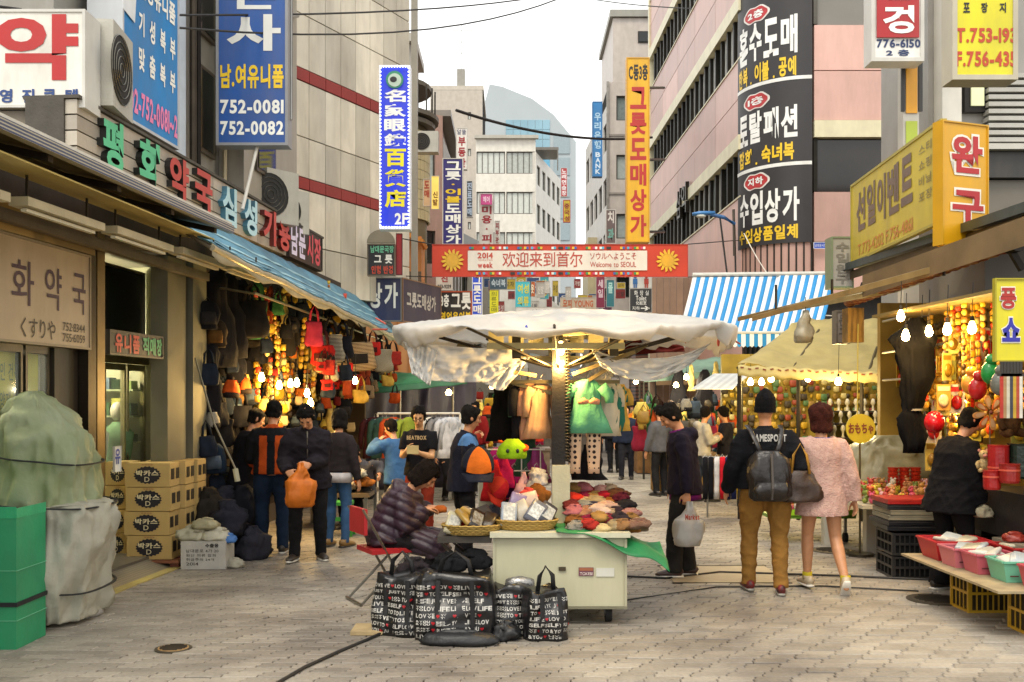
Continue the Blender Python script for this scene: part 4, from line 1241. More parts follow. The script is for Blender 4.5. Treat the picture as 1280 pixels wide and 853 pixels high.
# orange lit balcony shop and awnings
t = thing('balcony_shop', 'orange lit balcony shop with slanting roof under the round bay', 'building', (-3.2, 26, 2.5))
MB().box((-4.0, 25.4, 4.2), (-2.3, 26.4, 5.9)).build('wall', mat('b9773a', rough=.6, var=.25, sc_=1.5), t)
MB().box((-4.1, 25.2, 2.0), (-1.35, 26.4, 4.2)).build('panel_wall', mat('c9915c', rough=.6, var=.15, sc_=1), t)
for i in range(9): MB().box((-4.1 + i * .3, 25.14, 2.0), (-4.05 + i * .3, 25.19, 4.2)).build('rib', paint('b5743a'), t)
MB().box((-2.75, 25.3, 4.35), (-2.3, 25.39, 5.0)).build('shutter', mat('4a3a2a', rough=.5, var=.3, kind='stripe', sc_=8, c2='6a543a'), t)
MB().poly([(-3.3, 25.0, 6.3), (-2.2, 25.0, 5.75), (-2.25, 25.0, 5.67), (-3.35, 25.0, 6.2)], (0, 1.2, 0)).build('roof', mat('c97f2a', rough=.5, var=.2), t)
psign('small orange lit menu board on the balcony shop', 529, 224, 538, 258, 25.1, .06, 'd9b184', [('도매', .15, .3, .85, .95, 'a8402a', .02, True)], fw=.01)
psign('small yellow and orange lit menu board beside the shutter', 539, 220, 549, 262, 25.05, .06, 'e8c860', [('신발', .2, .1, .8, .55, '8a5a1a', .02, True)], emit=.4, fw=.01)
# purple vertical sign
psign('purple vertical sign with white and yellow wholesale letters above the red banner', 553, 198, 579, 306, 24.5, .2, '2a2070',
      [('그릇', .15, .74, .88, .97, WH, .04, True), ('·이불', .15, .48, .88, .74, 'e8c21c', .04, True), ('도매상가', .15, .0, .88, .48, WH, .04, True)], frame='c9c4ba', fw=.02)
psign('white vertical agency sign with dark red letters on the pink corner building', 570, 160, 584, 212, 33, .2, 'e3ded6', [('알뜰', .1, .84, .9, .96, '33406a', .01), ('부동산', .2, .03, .85, .8, '9a2026', .04, True)], fw=.02)
psign('dim blue and red vertical sign behind the purple one', 583, 226, 591, 272, 33, .15, '39414f', [('진료도매', .15, .04, .85, .96, 'a8b8cc', .02, True)], fw=.02)
psign('pale vertical beauty sign with pink cap and dark red letters', 599, 242, 617, 316, 34, .2, 'd9d4cc', [('미용·피부', .18, .0, .86, .8, '9a2730', .03, True)], fw=.02)
a = P(599, 242, 33.9); psign('pink cap plate on the beauty sign', 601, 243, 615, 256, 33.85, .03, 'c9478c', [('헤어', .2, .2, .8, .8, 'f0c8dc', .02)], frame='c9478c', fw=.01)
psign('narrow pale vertical sign right of the beauty sign', 618, 276, 625, 316, 36, .12, 'c2bdb5', [('피부관리', .2, .05, .8, .95, '8a3a3a', .02, True)], fw=.02)
# below the banner
psign('orange and black board with a large white wholesale word and yellow line', 549, 364, 590, 404, 22, .12, '1c1614', [('3층', .04, .5, .3, .9, WH, .04), ('그릇', .36, .42, .97, .95, WH, .04), ('영업용이불', .03, .03, .97, .35, 'e8c21c', .03)], frame='b0461c', fw=.03)
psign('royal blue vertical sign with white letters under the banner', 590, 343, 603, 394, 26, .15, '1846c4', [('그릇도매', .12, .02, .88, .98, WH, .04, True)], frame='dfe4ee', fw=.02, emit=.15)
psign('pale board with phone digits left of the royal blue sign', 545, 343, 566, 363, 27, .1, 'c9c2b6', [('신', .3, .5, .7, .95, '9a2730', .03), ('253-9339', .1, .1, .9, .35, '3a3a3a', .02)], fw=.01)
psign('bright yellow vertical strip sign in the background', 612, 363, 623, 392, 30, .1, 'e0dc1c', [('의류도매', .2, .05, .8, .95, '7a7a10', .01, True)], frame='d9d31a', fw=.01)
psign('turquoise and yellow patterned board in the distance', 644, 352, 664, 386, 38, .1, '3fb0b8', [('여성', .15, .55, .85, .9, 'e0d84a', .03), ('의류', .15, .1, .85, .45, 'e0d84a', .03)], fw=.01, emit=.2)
psign('second turquoise board in the distance, right of the patterned one', 675, 346, 686, 374, 40, .1, '3a9fa8', [('아동', .2, .1, .8, .9, 'd9e04a', .02, True)], fw=.01)
psign('small dark board with a pale blue line in the distance', 612, 346, 634, 362, 36, .1, '3c5a6a', [('숙녀복', .1, .2, .9, .8, 'c9d9e0', .02)], fw=.01)
psign('worn pale board with orange letters above the white canopy', 700, 372, 745, 387, 36, .1, 'c9b9a0', [('모피 YOUNG', .08, .15, .92, .85, 'c0643c', .02)], fw=.01)
psign('white cloth notice with faint dark letters behind the canopy top', 645, 384, 712, 396, 30, .04, 'd6d3cc', [('타 마 센 스', .3, .2, .9, .75, '55504c', .01)], fw=.005)
psign('orange board between distant shopfronts', 662, 352, 669, 371, 38, .1, 'c9642a', [('옷', .2, .2, .8, .8, 'f0e0c0', .02)], fw=.01)
psign('tall maroon banner strip beside the distant grey shutter', 745, 345, 756, 385, 38, .06, '8a2a4a', [('세일', .2, .3, .8, .9, 'e0c8d0', .02, True)], fw=.01)
psign('teal banner strip with a round emblem near the toilet sign', 758, 350, 768, 384, 36, .06, '2f7a84', [('몰', .2, .5, .8, .9, 'b0dcd4', .02)], fw=.01)
t = psign('dark toilet direction sign with white arrow', 787, 361, 815, 391, 27, .08, '25262a',
      [('화 장 실', .2, .72, .85, .92, WH, .01), ('Toilet', .28, .5, .75, .7, WH, .01), ('化粧室', .28, .32, .75, .48, WH, .01), ('지하', .12, .1, .45, .26, WH, .01), ('→', .5, .08, .9, .28, WH, .03)], fw=.01)
t = psign('white panel with a blue man and red woman figure above the toilet sign', 787, 343, 815, 360.6, 27, .08, 'dad8d2', [], fw=.01)
for u, c in ((794, '2c6aa8'), (808, 'b0392c')):
 m = MB(); p = P(u, 346, 26.98); m.ell(p, (.045, .006, .05), 10, 6); m.box((p.x - .06, 26.975, p.z - .2), (p.x + .06, 26.985, p.z - .055)); m.box((p.x - .045, 26.975, p.z - .3), (p.x - .01, 26.985, p.z - .195)); m.box((p.x + .01, 26.975, p.z - .3), (p.x + .045, 26.985, p.z - .195))
 m.build('figure', paint(c), t)
for i in range(26):
 u = 606 + (i * 37) % 172 + R.uniform(-4, 4); v = R.uniform(346, 378); Y = R.uniform(33, 50); w_ = R.uniform(6, 16); h_ = R.uniform(7, 20)
 psign('small shop board among the jumble far down the lane under the banner', u, v, u + w_, v + h_, Y, .1, R.choice(['b5b0a6', '8a2a2a', '2a4a7a', 'b8a02a', '2f6a5a', '6a3a5a', 'c9c4ba', '3a3a40', 'b06a2a']), [(R.choice(['옷', '신발', '가방', '모자', '여성', '의류']), .15, .25, .85, .75, R.choice(['e9e4da', '2a2a2a']), .01)], fw=.01, group='small boards far down the lane')
# small signs in the far gap
psign('thin red vertical sign with white letters at the far lane end', 701, 210, 709, 246, 60, .2, 'b8383f', [('노래연습장', .15, .03, .85, .97, 'f2e4e4', .03, True)], fw=.02)
psign('small yellow vertical sign with red cap at the far lane end', 704, 250, 713, 278, 58, .2, 'c9b02a', [('중국성', .15, .03, .85, .85, '8a2a20', .04, True)], frame='b53a2a', fw=.04)
for x, z in ((3.2, 8.6), (3.25, 8.6)): pass
# ---------------------------------------------------------------- the festival banner
O = P(540, 345, 19.5); Q = P(860, 347, 19.5); bh = 41 / F * 19.5; O.z = Q.z = P(0, 346.5, 19.5).z
t = panel('long red welcome banner hung across the lane with pale Chinese and Japanese text field', O, Q - O, bh, .012, mat('c2402c', rough=.75, var=.1, sc_=1.5, bump=.1), [], frame='a8321f', fw=.012, name='street_banner', cat='banner')
Rv = Q - O
def sub(x0, y0, x1, y1, c, nm, off=.018):
 a = O + Rv * x0 + V((0, -off, bh * y0)); MB().box((a.x, a.y, a.z), (a.x + Rv.x * (x1 - x0), a.y + .002, a.z + bh * (y1 - y0))).build(nm, c if not isinstance(c, str) else paint(c), t)
sub(.14, .2, .84, .8, 'ded6cb', 'white_field')
letters(t, O, Rv, bh, [('2014', .178, .56, .238, .74, 'b84a3a', .025), ('WINTER', .18, .49, .238, .53, 'c9806c', 0), ('week', .178, .27, .238, .45, 'b84a3a', .03), ('欢迎来到首尔', .275, .3, .588, .76, 'b04434', .0),
                       ('ソウルへようこそ', .617, .53, .797, .74, 'b04434', .005), ('Welcome to SEOUL', .617, .3, .797, .46, 'b04434', .005)], off=.024)
flc = ['2f5aa8', 'e8e4dc', '2f8a4a', 'd9b42a', '1c1c1c', 'c23a6a', '4fa8c8']
for i in range(26):
 for yy_ in (.845, .07):
  if (i * 7 + int(yy_ * 10)) % 5 == 0: continue
  x = .145 + i * .0268
  sub(x, yy_, x + .009, yy_ + .075, flc[(i * 3 + int(yy_ * 9)) % 7], 'flag', .019); sub(x + .009, yy_, x + .018, yy_ + .075, flc[(i * 5 + 2) % 7], 'flag', .019)
for cx in (.08, .92):
 c = O + Rv * cx + V((0, -.02, bh * .5)); m = MB()
 m.loft([c, c + V((0, .003, 0))], bh * .2, 20)
 m.build('sun_disc', paint('d9a41e'), t)
 for k in range(14):
  q = k * math.pi / 7; m = MB()
  d = V((math.cos(q), 0, math.sin(q))); e = V((-d.z, 0, d.x))
  m.poly([c + d * bh * .19 - e * .025, c + d * bh * .19 + e * .03, c + d * bh * .3 + e * .045, c + d * bh * .36 + e * .01], (0, .003, 0)); m.build('sun_ray', paint('dfae25'), t)
def cable(label, pts, r=.012, c='1d1b1a', name='cable', cat='cable'):
 m = MB(); m.loft(pts, r, 6); return m.build(name, mat(c, rough=.6, bump=0), None, **dict(label=label, cat=cat))
cable('thin wire holding the left end of the red banner', [O + V((0, 0, bh)), P(430, 285, 20.2)], .012)
cable('thin wire holding the right end of the red banner', [Q + V((0, 0, bh)), P(930, 300, 26)], .012)
cable('lower wire from the left end of the red banner', [O, P(500, 345, 20)], .01)
cable('lower wire from the right end of the red banner', [Q, P(1000, 345, 22)], .01)
# overhead cables
cable('upper black cable crossing the top left of the view', tube_pts(P(-20, 15, 9), P(700, -8, 24), .2), .015)
cable('sagging black cable below the upper one at top left', tube_pts(P(-20, 6, 9), P(700, -2, 22), .5), .014)
cable('long black cable crossing from the pink corner to the pink building', tube_pts(P(570, 138, 30), P(815, 172, 36), .35, 20), .045)
cable('thin wire high between the office block and the pink building', tube_pts(P(745, 0, 40), P(928, 12, 30), .1), .02)
cable('loose black wire over the shop fascia', tube_pts(P(0, 84, 9), P(120, 158, 9.3), .08), .009)
for i, (u0, v0, u1, v1) in enumerate(((900, 272, 916, 400), (918, 278, 921, 398))):
 cable('vertical drop wire %s the street lamp on the pink building' % ('left of' if i == 0 else 'right of'), [P(u0, v0, 26.5), P(u1, v1, 26)], .025)
cable('white cord looping from the pink building towards the yellow tarpaulin', tube_pts(P(930, 292, 24), P(1040, 395, 20), .5), .012, 'cfc9bd')
# street lamp on the pink wall
t = thing('street_lamp', 'blue armed street lamp reaching out from the pink building', 'street lamp', P(918, 275, 26))
m = MB(); m.loft([P(918, 280, 26.2), P(905, 272, 26), P(888, 268, 26)], .05, 8); m.build('arm', paint('2c5f96'), t)
p = P(880, 267, 26); MB().loft([p + V((-.3, 0, -.02)), p + V((-.1, 0, 0)), p + V((.28, 0, .01))], [(.05, .04), (.11, .06), (.06, .05)], 10, side=(0, 1, 0)).build('head', paint('3a78b4'), t, smooth=True)
MB().ell(p + V((-.08, 0, -.07)), (.14, .1, .05), 10, 6).build('lens', paint('c9ccc4'), t, smooth=True)
m = MB(); m.loft([P(917, 262, 26.2), P(918, 320, 26.2)], .035, 8); m.build('mast', metal('5c554c'), t)
# ---------------------------------------------------------------- signs, right side
s = psign('tall yellow vertical sign with red wholesale letters beside the pink building', 783, 72, 812, 303, 25.2, .3, 'dfa90f',
      [('C동3층', .1, .875, .92, .965, BK, .03), ('그릇도매상가', .16, .02, .86, .85, 'b0261d', .05, True)], frame='c9930c', fw=.03)
for v in (110, 200, 290): MB().loft([P(811, v, 25.4), P(830, v, 27.2)], .04, 6).build('bracket', metal('4d4740'), s)
psign('blue vertical bank sign with white letters on the grey office block', 740.5, 127, 753, 221, 38, .3, '2a7fc0', [('우리은행', .2, .36, .85, .86, 'a8d0ea', .03, True), ('BANK', .3, .03, .8, .33, 'cfe2f0', .03, True)], frame='2a6aa0', fw=.03)
psign('small round white and maroon dental sign beside the dark stair block', 757, 262, 770, 305, 37, .2, '6a5a58', [('치', .2, .6, .8, .95, 'd9d4cc', .03), ('과', .2, .1, .8, .45, '6fa89a', .03)], fw=.03)
# black banners wrapped round the curved corner
t = thing('corner_banner', 'black building wrap with large white and yellow Korean lines on the curved corner', 'banner', (6.2, 25.6, 5))
def arcP(a, z, off=0.0): return arc(a, 1.03 + off, z)
CB = t
def vz(v): return EYE + (VH - v) / F * 25.3
m = MB().grid(lambda a, b: arcP(a, vz(305) + (vz(-60) - vz(305)) * b), 24, 2); m.build('cloth', mat('2b2829', rough=.45, var=.12, sc_=1.5, bump=.05), t, smooth=True)
def wrap(text, a0, a1, v0, v1, c, bold=.04):
 for ch in text: need(ch, bold)
 LATER.append(lambda: wrap_now(text, a0, a1, v0, v1, c, bold))
def wrap_now(text, a0, a1, v0, v1, c, bold):
 t = CB
 for i, ch in enumerate(text):
  if ch == ' ': continue
  n = len(text); g_ = (a1 - a0) / n
  a, fs = glyph(ch, bold)
  w0, w1 = a0 + g_ * (i + .06), a0 + g_ * (i + .94)
  h0, h1 = vz(v1), vz(v0)
  if ch == '.': w0, w1, h1 = w0 + g_ * .35, w0 + g_ * .55, h0 + (h1 - h0) * .15
  mb = MB(); mb.add([arcP(w0 + (w1 - w0) * p[0], h0 + (h1 - h0) * p[1], .008) for p in a], fs); mb.build('lettering', paint(c), t)
wrap('혼수도매', .06, .86, 22, 70, 'e9e9e6', .05); wrap('한복.이불.공예', .05, .84, 74, 98, 'e8c01c', .03)
wrap('토탈패션', .06, .86, 134, 174, 'e9e9e6', .05); wrap('잡화.숙녀복', .06, .82, 180, 202, 'e8c01c', .03)
wrap('수입상가', .07, .88, 236, 278, 'e9e9e6', .05); wrap('수입상품일체', .06, .86, 282, 300, 'e8c01c', .03)
for v in (101, 207):
 m = MB().grid(lambda a, b: arcP(a, vz(v + 2.2) + (vz(v - 2.2) - vz(v + 2.2)) * b, .006), 24, 1); m.build('white_band', paint('e0e0dc'), t)
for v, tx in ((11, '2층'), (121, '1층'), (223, '지하')):
 for k, (rx_, c) in enumerate(((.5, 'e0dcd6'), (.43, 'b0262a'))):
  q = [(math.cos(i * math.pi / 16), math.sin(i * math.pi / 16)) for i in range(32)]
  mb = MB(); ps = [arcP(.36 + p[0] * .19 * rx_ / .5, vz(v) + p[1] * .21 * rx_ / .5 * (1 + .12 * math.cos(6 * math.atan2(p[1], p[0]))), .008 + k * .003) for p in q]
  mb.add(ps + [arcP(.36, vz(v), .008 + k * .003)], [(i, (i + 1) % 32, 32) for i in range(32)]); mb.build('badge', paint(c), t)
 need(tx, .04); LATER.append(lambda tx=tx, v=v: MB().add([arcP(.36 - .11 + .22 * p[0], vz(v) - .1 + .2 * p[1], .014) for p in glyph(tx, .04)[0]], glyph(tx, .04)[1]).build('lettering', paint('e9e9e6'), CB))
# metal letters on the pink wall
t = thing('wall_lettering', 'dark metal Korean letters standing on the pink wall above the lamp', 'sign', (5.98, 33.5, 7.9))
for i, ch in enumerate('삼익'):
 y = 34.6 - i * .9
 letters(t, (Xr(y) , y, 7.95), (0.02, -.75, 0), 1.0, [(ch, 0, 0, 1, 1, metal('3a342c'), .0, False, .12, metal('2e2923'))], off=-.03 if False else .03)
# red and white optician sign
t = psign('white framed sign with a red field and white optician letter over a phone number', 1089, -70, 1155, 77, 13.2, .28, 'e4e2dc',
      [('776-6150', .1, .115, .93, .19, '22345f', .03), ('2 층', .28, .045, .72, .1, '22345f', .03)], frame='c9c6be', fw=.05)
a = P(1096, 47, 13.17); b = P(1149, -70, 13.17)
MB().box((a.x, 13.165, a.z), (b.x, 13.18, b.z)).build('red_field', paint('a8181f'), t)
letters(t, (a.x, 13.165, a.z), (b.x - a.x, 0, 0), b.z - a.z, [('경', .14, .04, .88, .34, WH, .05), ('안', .14, .4, .88, .72, WH, .05)])
# signal pole with yellow panel
t = thing('sign_pole', 'square pole with a yellow upper panel and black edges below the optician sign', 'pole', P(1138, 180, 12.4))
p = P(1132, 0, 13.6); q = P(1146, 0, 13.6); za, zb = P(0, 300, 13.6).z, P(0, 60, 13.6).z
MB().box((p.x - .03, 13.6, 1.6), (q.x + .03, 13.8, zb + 1.2)).build('post', paint('bcb7ac'), t)
MB().box((p.x, 13.58, P(0, 142, 13.6).z), (q.x, 13.596, P(0, 78, 13.6).z)).build('yellow_panel', paint('dc9a12'), t)
MB().box((p.x, 13.58, P(0, 185, 13.6).z), (q.x, 13.596, P(0, 152, 13.6).z)).build('green_panel', paint('a8b83a'), t)
for u in (1128, 1150): MB().box((P(u, 0, 13.6).x - .025, 13.57, P(0, 140, 13.6).z), (P(u, 0, 13.6).x + .025, 13.6, P(0, 78, 13.6).z)).build('black_edge', paint('252322'), t)
# yellow shop sign top right
psign('large yellow sign with black lists and a phone and fax number, top right', 1190, -80, 1272, 100, 10.2, .25, 'd9cf1e',
      [('비', .17, .78, .26, .85, BK, .02), ('니', .44, .78, .53, .85, BK, .02), ('루', .72, .78, .82, .85, BK, .02), ('쇼', .17, .60, .27, .67, BK, .02), ('핑', .44, .60, .54, .67, BK, .02), ('백', .72, .60, .82, .67, BK, .02),
       ('포', .17, .465, .27, .535, BK, .02), ('장', .44, .465, .54, .535, BK, .02), ('지', .72, .465, .82, .535, BK, .02), ('T.753-193', .06, .255, .98, .36, 'b8421c', .02), ('F.756-435', .06, .09, .98, .2, 'b8421c', .02)], frame='b8b09a', fw=.05)
# yellow wedge: long face and end face
A = P(1064, 330, 12.6); B = P(1177, 275, 9.6);
A = V((A.x, A.y, P(0, 331, 12.6).z)); zt = P(0, 232, 12.6).z
B.z = A.z
hb_ = zt - A.z
panel('long yellow toy shop sign with brown outlined letters and faint small lists', A, B - A, hb_, .05, 'c9b43a',
      [('선', .08, .36, .20, .86, '6f5a4c', .05), ('일', .22, .36, .33, .86, '6f5a4c', .05), ('이', .35, .34, .45, .86, '6f5a4c', .05), ('벤', .47, .34, .60, .88, '6f5a4c', .05), ('트', .62, .36, .74, .88, '6f5a4c', .05),
       ('쇼핑백', .8, .62, .98, .72, '8a7a4a', .01), ('비닐루', .8, .46, .98, .56, '8a7a4a', .01), ('포장지', .8, .3, .98, .4, '8a7a4a', .01), ('스티커', .8, .78, .98, .88, '8a7a4a', .01),
       ('T.773-4202 F.756-4861', .1, .06, .74, .2, 'c9823a', .01)], frame='a89a3c', fw=.03)
B2 = P(1177.5, 275, 9.55); C2 = P(1235, 275, 9.75)
t = panel('golden end face of the toy shop sign with big red letters outlined white', V((B2.x, B2.y, P(0, 306, 9.55).z)), V((C2.x - B2.x, C2.y - B2.y, 0)), P(0, 150, 9.55).z - P(0, 306, 9.55).z, .12, 'd9a010',
      [('완', .15, .57, .90, .915, 'ece4d4', .09), ('구', .17, .155, .92, .47, 'ece4d4', .09)], frame='c9960f', fw=.015)
letters(t, V((B2.x, B2.y, P(0, 306, 9.55).z)), V((C2.x - B2.x, C2.y - B2.y, 0)), P(0, 150, 9.55).z - P(0, 306, 9.55).z, [('완', .19, .59, .86, .895, 'b01a1e', .045), ('구', .21, .175, .88, .45, 'b01a1e', .045)], off=.012)
# yellow hanging board over the toys
psign('bright yellow hanging board with red and blue letters over the toy stall', 1243, 348, 1292, 452, 6.9, .03, 'd8cc1e', [('풍', .12, .62, .56, .9, 'ece4d4', .08), ('쇼', .16, .22, .66, .54, 'ece4d4', .08)], frame='a89c14', fw=.01)
psign('', 0, 0, 1, 1, 1, .01, 'ffffff', []) if 0 else None
a, b = P(1243, 452, 6.9), P(1292, 452, 6.9)
t = [o for o in bpy.data.objects if o.get('label', '').startswith('bright yellow hanging')][0]
letters(t, a, b - a, P(0, 348, 6.9).z - a.z, [('풍', .14, .63, .54, .885, 'a8261e', .035), ('쇼', .18, .235, .64, .525, '2a2a9a', .035)], off=.01)
# vertical grey notice boxes by the yellow tarpaulin
psign('grey lettered vertical sign box with green cap hanging by the striped awning', 1039, 296, 1067, 360, 12.6, .25, 'a8a398', [('수입완구', .2, .06, .8, .9, '7f7a70', .02, True)], frame='7c8a6a', fw=.02)
psign('lower half of the grey lettered sign box over the yellow post', 1045, 388, 1062, 430, 11.8, .15, 'a09a94', [('문구', .2, .1, .8, .9, '6f6a64', .02, True)], frame='6f6a60', fw=.02)
psign('small blue street name plate on the pink wall', 1017, 303, 1037, 311, 24.9, .02, '2a4fb8', [('남대문시장길', .08, .25, .92, .75, 'dfe4f0', .01)], frame='dfe4f0', fw=.01)
# ---------------------------------------------------------------- canopies and roofs
def sheet(mb, fn, nu=24, nv=12): return mb.grid(fn, nu, nv)
def wob(x, y, s=1.0, k=3.0): return noise.noise(V((x * k + s * 17, y * k, s)))
def quadP(a, b, c, d):
 a, b, c, d = V(a), V(b), V(c), V(d)
 return lambda u, v: a.lerp(b, u).lerp(d.lerp(c, u), v)
def tarp(name, a, b, c, d, m, parent, amp=.04, sag=.05, seed=1, nu=24, nv=12, th=.006, k=3.0):
 f = quadP(a, b, c, d)
 def g_(u, v):
  p = f(u, v)
  p.z += amp * wob(u * 2.2, v * 2.2, seed, k) + amp * .4 * wob(u * 7, v * 7, seed + 3, k) - sag * 4 * u * (1 - u) * .5 - sag * 4 * v * (1 - v) * .5
  return p
 return MB().grid(g_, nu, nv).build(name, m, parent, smooth=True, solid=th)
# left roof in front of the pharmacy
lr = thing('roof_canopy', 'long weathered roof canopy over the pharmacy front with tube lamps underneath', 'canopy', (-3.5, 8, 3.5))
def CP(y, out, z): p = V((Xl(y), y, z)) + LN * out; return p
def cbox(mb, y0, y1, o0, o1, z0a, z0b, th):
 """slab along the facade: inner edge height z0a, outer edge height z0b"""
 a = [CP(y0, o0, z0a), CP(y0, o1, z0b), CP(y1, o1, z0b), CP(y1, o0, z0a)]
 return mb.add(a + [p + V((0, 0, th)) for p in a], [(0, 3, 2, 1), (4, 5, 6, 7), (0, 1, 5, 4), (1, 2, 6, 5), (2, 3, 7, 6), (3, 0, 4, 7)])
cbox(MB(), 3.5, 9.9, .1, 1.0, 3.62, 3.40, .04).build('roof_sheet', mat('8b7c5a', rough=.5, var=.25, sc_=2, dirt=.3), lr)
cbox(MB(), 3.5, 9.9, 1.0, 1.06, 3.38, 3.38, .075).build('edge_roll', mat('3f4660', rough=.5, var=.3, sc_=14, kind='stripe', c2='a7a08c'), lr)
cbox(MB(), 3.5, 9.9, .96, 1.04, 3.46, 3.455, .03).build('cover_edge', mat('c9c4b6', rough=.5, var=.1), lr)
for i in range(7):
 cbox(MB(), 3.9 + i * .95, 3.96 + i * .95, .08, .98, 3.55, 3.34, .05).build('rafter', metal('4a4034', .6), lr)
cbox(MB(), 3.5, 9.9, .5, .56, 3.44, 3.44, .05).build('purlin', metal('6b5f4b', .6), lr)
cbox(MB(), 3.5, 9.6, .6, .98, 3.31, 3.27, .012).build('soffit_sheet', mat('b09a55', rough=.5, var=.2, sc_=2, alpha=1), lr)
cbox(MB(), 6.0, 11.4, .12, .2, 3.1, 3.1, .09).build('cable_tray', mat('5c5040', rough=.5, metal=.4), lr)
for i in range(5):
 y = 5.6 + i * 1.25
 t = thing('tube_lamp', ['unlit white tube lamp fitting nearest the camera under the roof', 'unlit tube lamp fitting over the pharmacy board', 'third unlit tube lamp fitting under the roof canopy', 'fourth unlit tube lamp fitting by the door bay', 'last unlit tube lamp fitting where the blue awning starts'][i], 'lamp', CP(y, .72, 3.05))
 cbox(MB(), y, y + 1.05, .64, .78, 3.05 + .02 * i, 3.05 + .02 * i, .06).build('housing', mat('b5a988', rough=.35, var=.1), t)
 cbox(MB(), y + .06, y + .99, .69, .73, 3.02 + .02 * i, 3.02 + .02 * i, .022).build('tube', mat('d8d2b8', rough=.3, var=.05), t)
 for q in (.1, .9): m = MB(); m.bar(CP(y + q, .71, 3.1 + .02 * i), CP(y + q, .71, 3.38), .015); m.build('hanger', metal('3a342b'), t)
# blue awning
ba = thing('blue_awning', 'long faded blue fabric awning sloping down from the fascia end', 'awning', (-2.6, 12, 3))
def bA(u, v):
 y = 9.3 + 10.9 * u
 outer = V((-2.8 + .0783 * (y - 9.15), y, 3.22 - .0325 * (y - 9.15)))
 inner = V((Xl(y) + .12, y, 3.86 - .02 * (y - 9.15)))
 p = outer.lerp(inner, v)
 p.z += -.07 * math.sin(math.pi * v) + .02 * wob(u * 14, v * 3, 5) - .02 * abs(math.sin(u * math.pi * 5)) * (1 - v)
 return p
blue = mat('4f8fa8', rough=.6, var=.15, sc_=5, bump=.15, kind='stripe', c2='6fa3b4')
MB().grid(bA, 60, 10).build('fabric', mat('4f8298', rough=.62, var=.28, sc_=2.5, bump=.2, dirt=.22), ba, smooth=True, solid=.008)
for j in range(4):
 MB().grid(lambda a, b: bA(a, .06 + j * .22 + b * .045) + V((0.004, 0, .012)), 40, 1).build('stripe', mat('8fb4bd', rough=.6, var=.15, sc_=3), ba, smooth=True)
MB().grid(lambda u, v: bA(u, 0) + V((.0, 0, -.01 - .11 * v * (1 + .25 * math.sin(u * 60)))), 60, 2).build('valance', mat('a89f84', rough=.8, var=.2, sc_=4), ba, smooth=True, solid=.006)
m = MB(); m.loft([bA(i / 20, 0) + V((.0, 0, -.05)) for i in range(21)], .03, 8); m.build('front_rail', metal('b3a88c', .5), ba)
for i in range(6):
 y = i / 5.0; m = MB(); m.loft([bA(y, .02) + V((0, 0, -.06)), bA(y, .98) + V((0, 0, -.1))], .018, 6); m.build('strut', metal('6a604f', .5), ba)
# interior of the left bag stall: side walls, back, ceiling
li = thing('bag_stall', 'deep bag and hat stall under the blue awning on the left', 'market stall', (-3.8, 13, 0))
m = MB(); lbox(m, 11.7, 18.5, 0, 3.3, 1.0, 1.1); m.build('back_board', mat('5a4426', rough=.8, var=.3, sc_=2), li)
m = MB(); lbox(m, 18.4, 18.5, 0, 3.3, -.3, 1.0); m.build('end_board', mat('4e3c24', rough=.8, var=.3, sc_=2), li)
m = MB(); lbox(m, 11.7, 18.4, 0.0, .25, .1, 1.0); m.build('plinth', paint('3f352a'), li)
for d in (.15, .55):
 for z in (1.3, 1.95, 2.6, 3.15):
  m = MB(); m.loft([CP(11.75, -d, z), CP(18.3, -d, z)], .014, 6); m.build('hanging_rail', metal('9a8f78', .4), li)
m = MB(); m.loft([CP(11.75, .6, 3.0), CP(18.3, .75, 2.8)], .016, 6); m.loft([CP(11.9, .6, 3.0), CP(11.9, 0, 3.1)], .014, 6); m.build('outer_rail', metal('9a8f78', .4), li)
# dark purple tarpaulin wall further up the left
tp = thing('tarpaulin_wall', 'dark purple tarpaulin curtain closing a stall behind the clothes rail', 'tarpaulin', (-2.5, 19, 0))
def pur(u, v):
 a = V((-4.2, 18.9, 0)).lerp(V((-.75, 20.3, 0)), u)
 return a + V((.03 * math.sin(u * 40 + 3 * math.sin(v * 4)), -.10 * math.sin(u * 17 + v) + .05 * math.sin(u * 51 - v * 2), v * 2.25 - .1 * math.sin(u * math.pi) * v))
MB().grid(pur, 80, 14).build('sheet', mat('2e2836', rough=.55, var=.25, sc_=3, bump=.3, bs=14), tp, smooth=True, solid=.01)
gt = thing('green_canopy', 'small green tarpaulin canopy behind the white cart sheets', 'canopy', (-1.9, 17.5, 2))
tarp('sheet', P(455, 487, 17.4), P(585, 470, 17.4), P(590, 462, 19.2), P(470, 466, 19.2), mat('2f7d4c', rough=.55, var=.2, sc_=4, bump=.25), gt, .05, .06, 4)
tarp('front_flap', P(452, 486, 17.38), P(584, 470, 17.38), P(584, 480, 17.3), P(452, 493, 17.3), mat('245c38', rough=.6, var=.25, sc_=4), gt, .02, .02, 6, nv=4)
for u in (500, 566): m = MB(); m.loft([V((P(u, 0, 17.6).x, 17.6, 0)), P(u, 484, 17.6)], .02, 8); m.build('post', metal('a8a294', .4), gt)
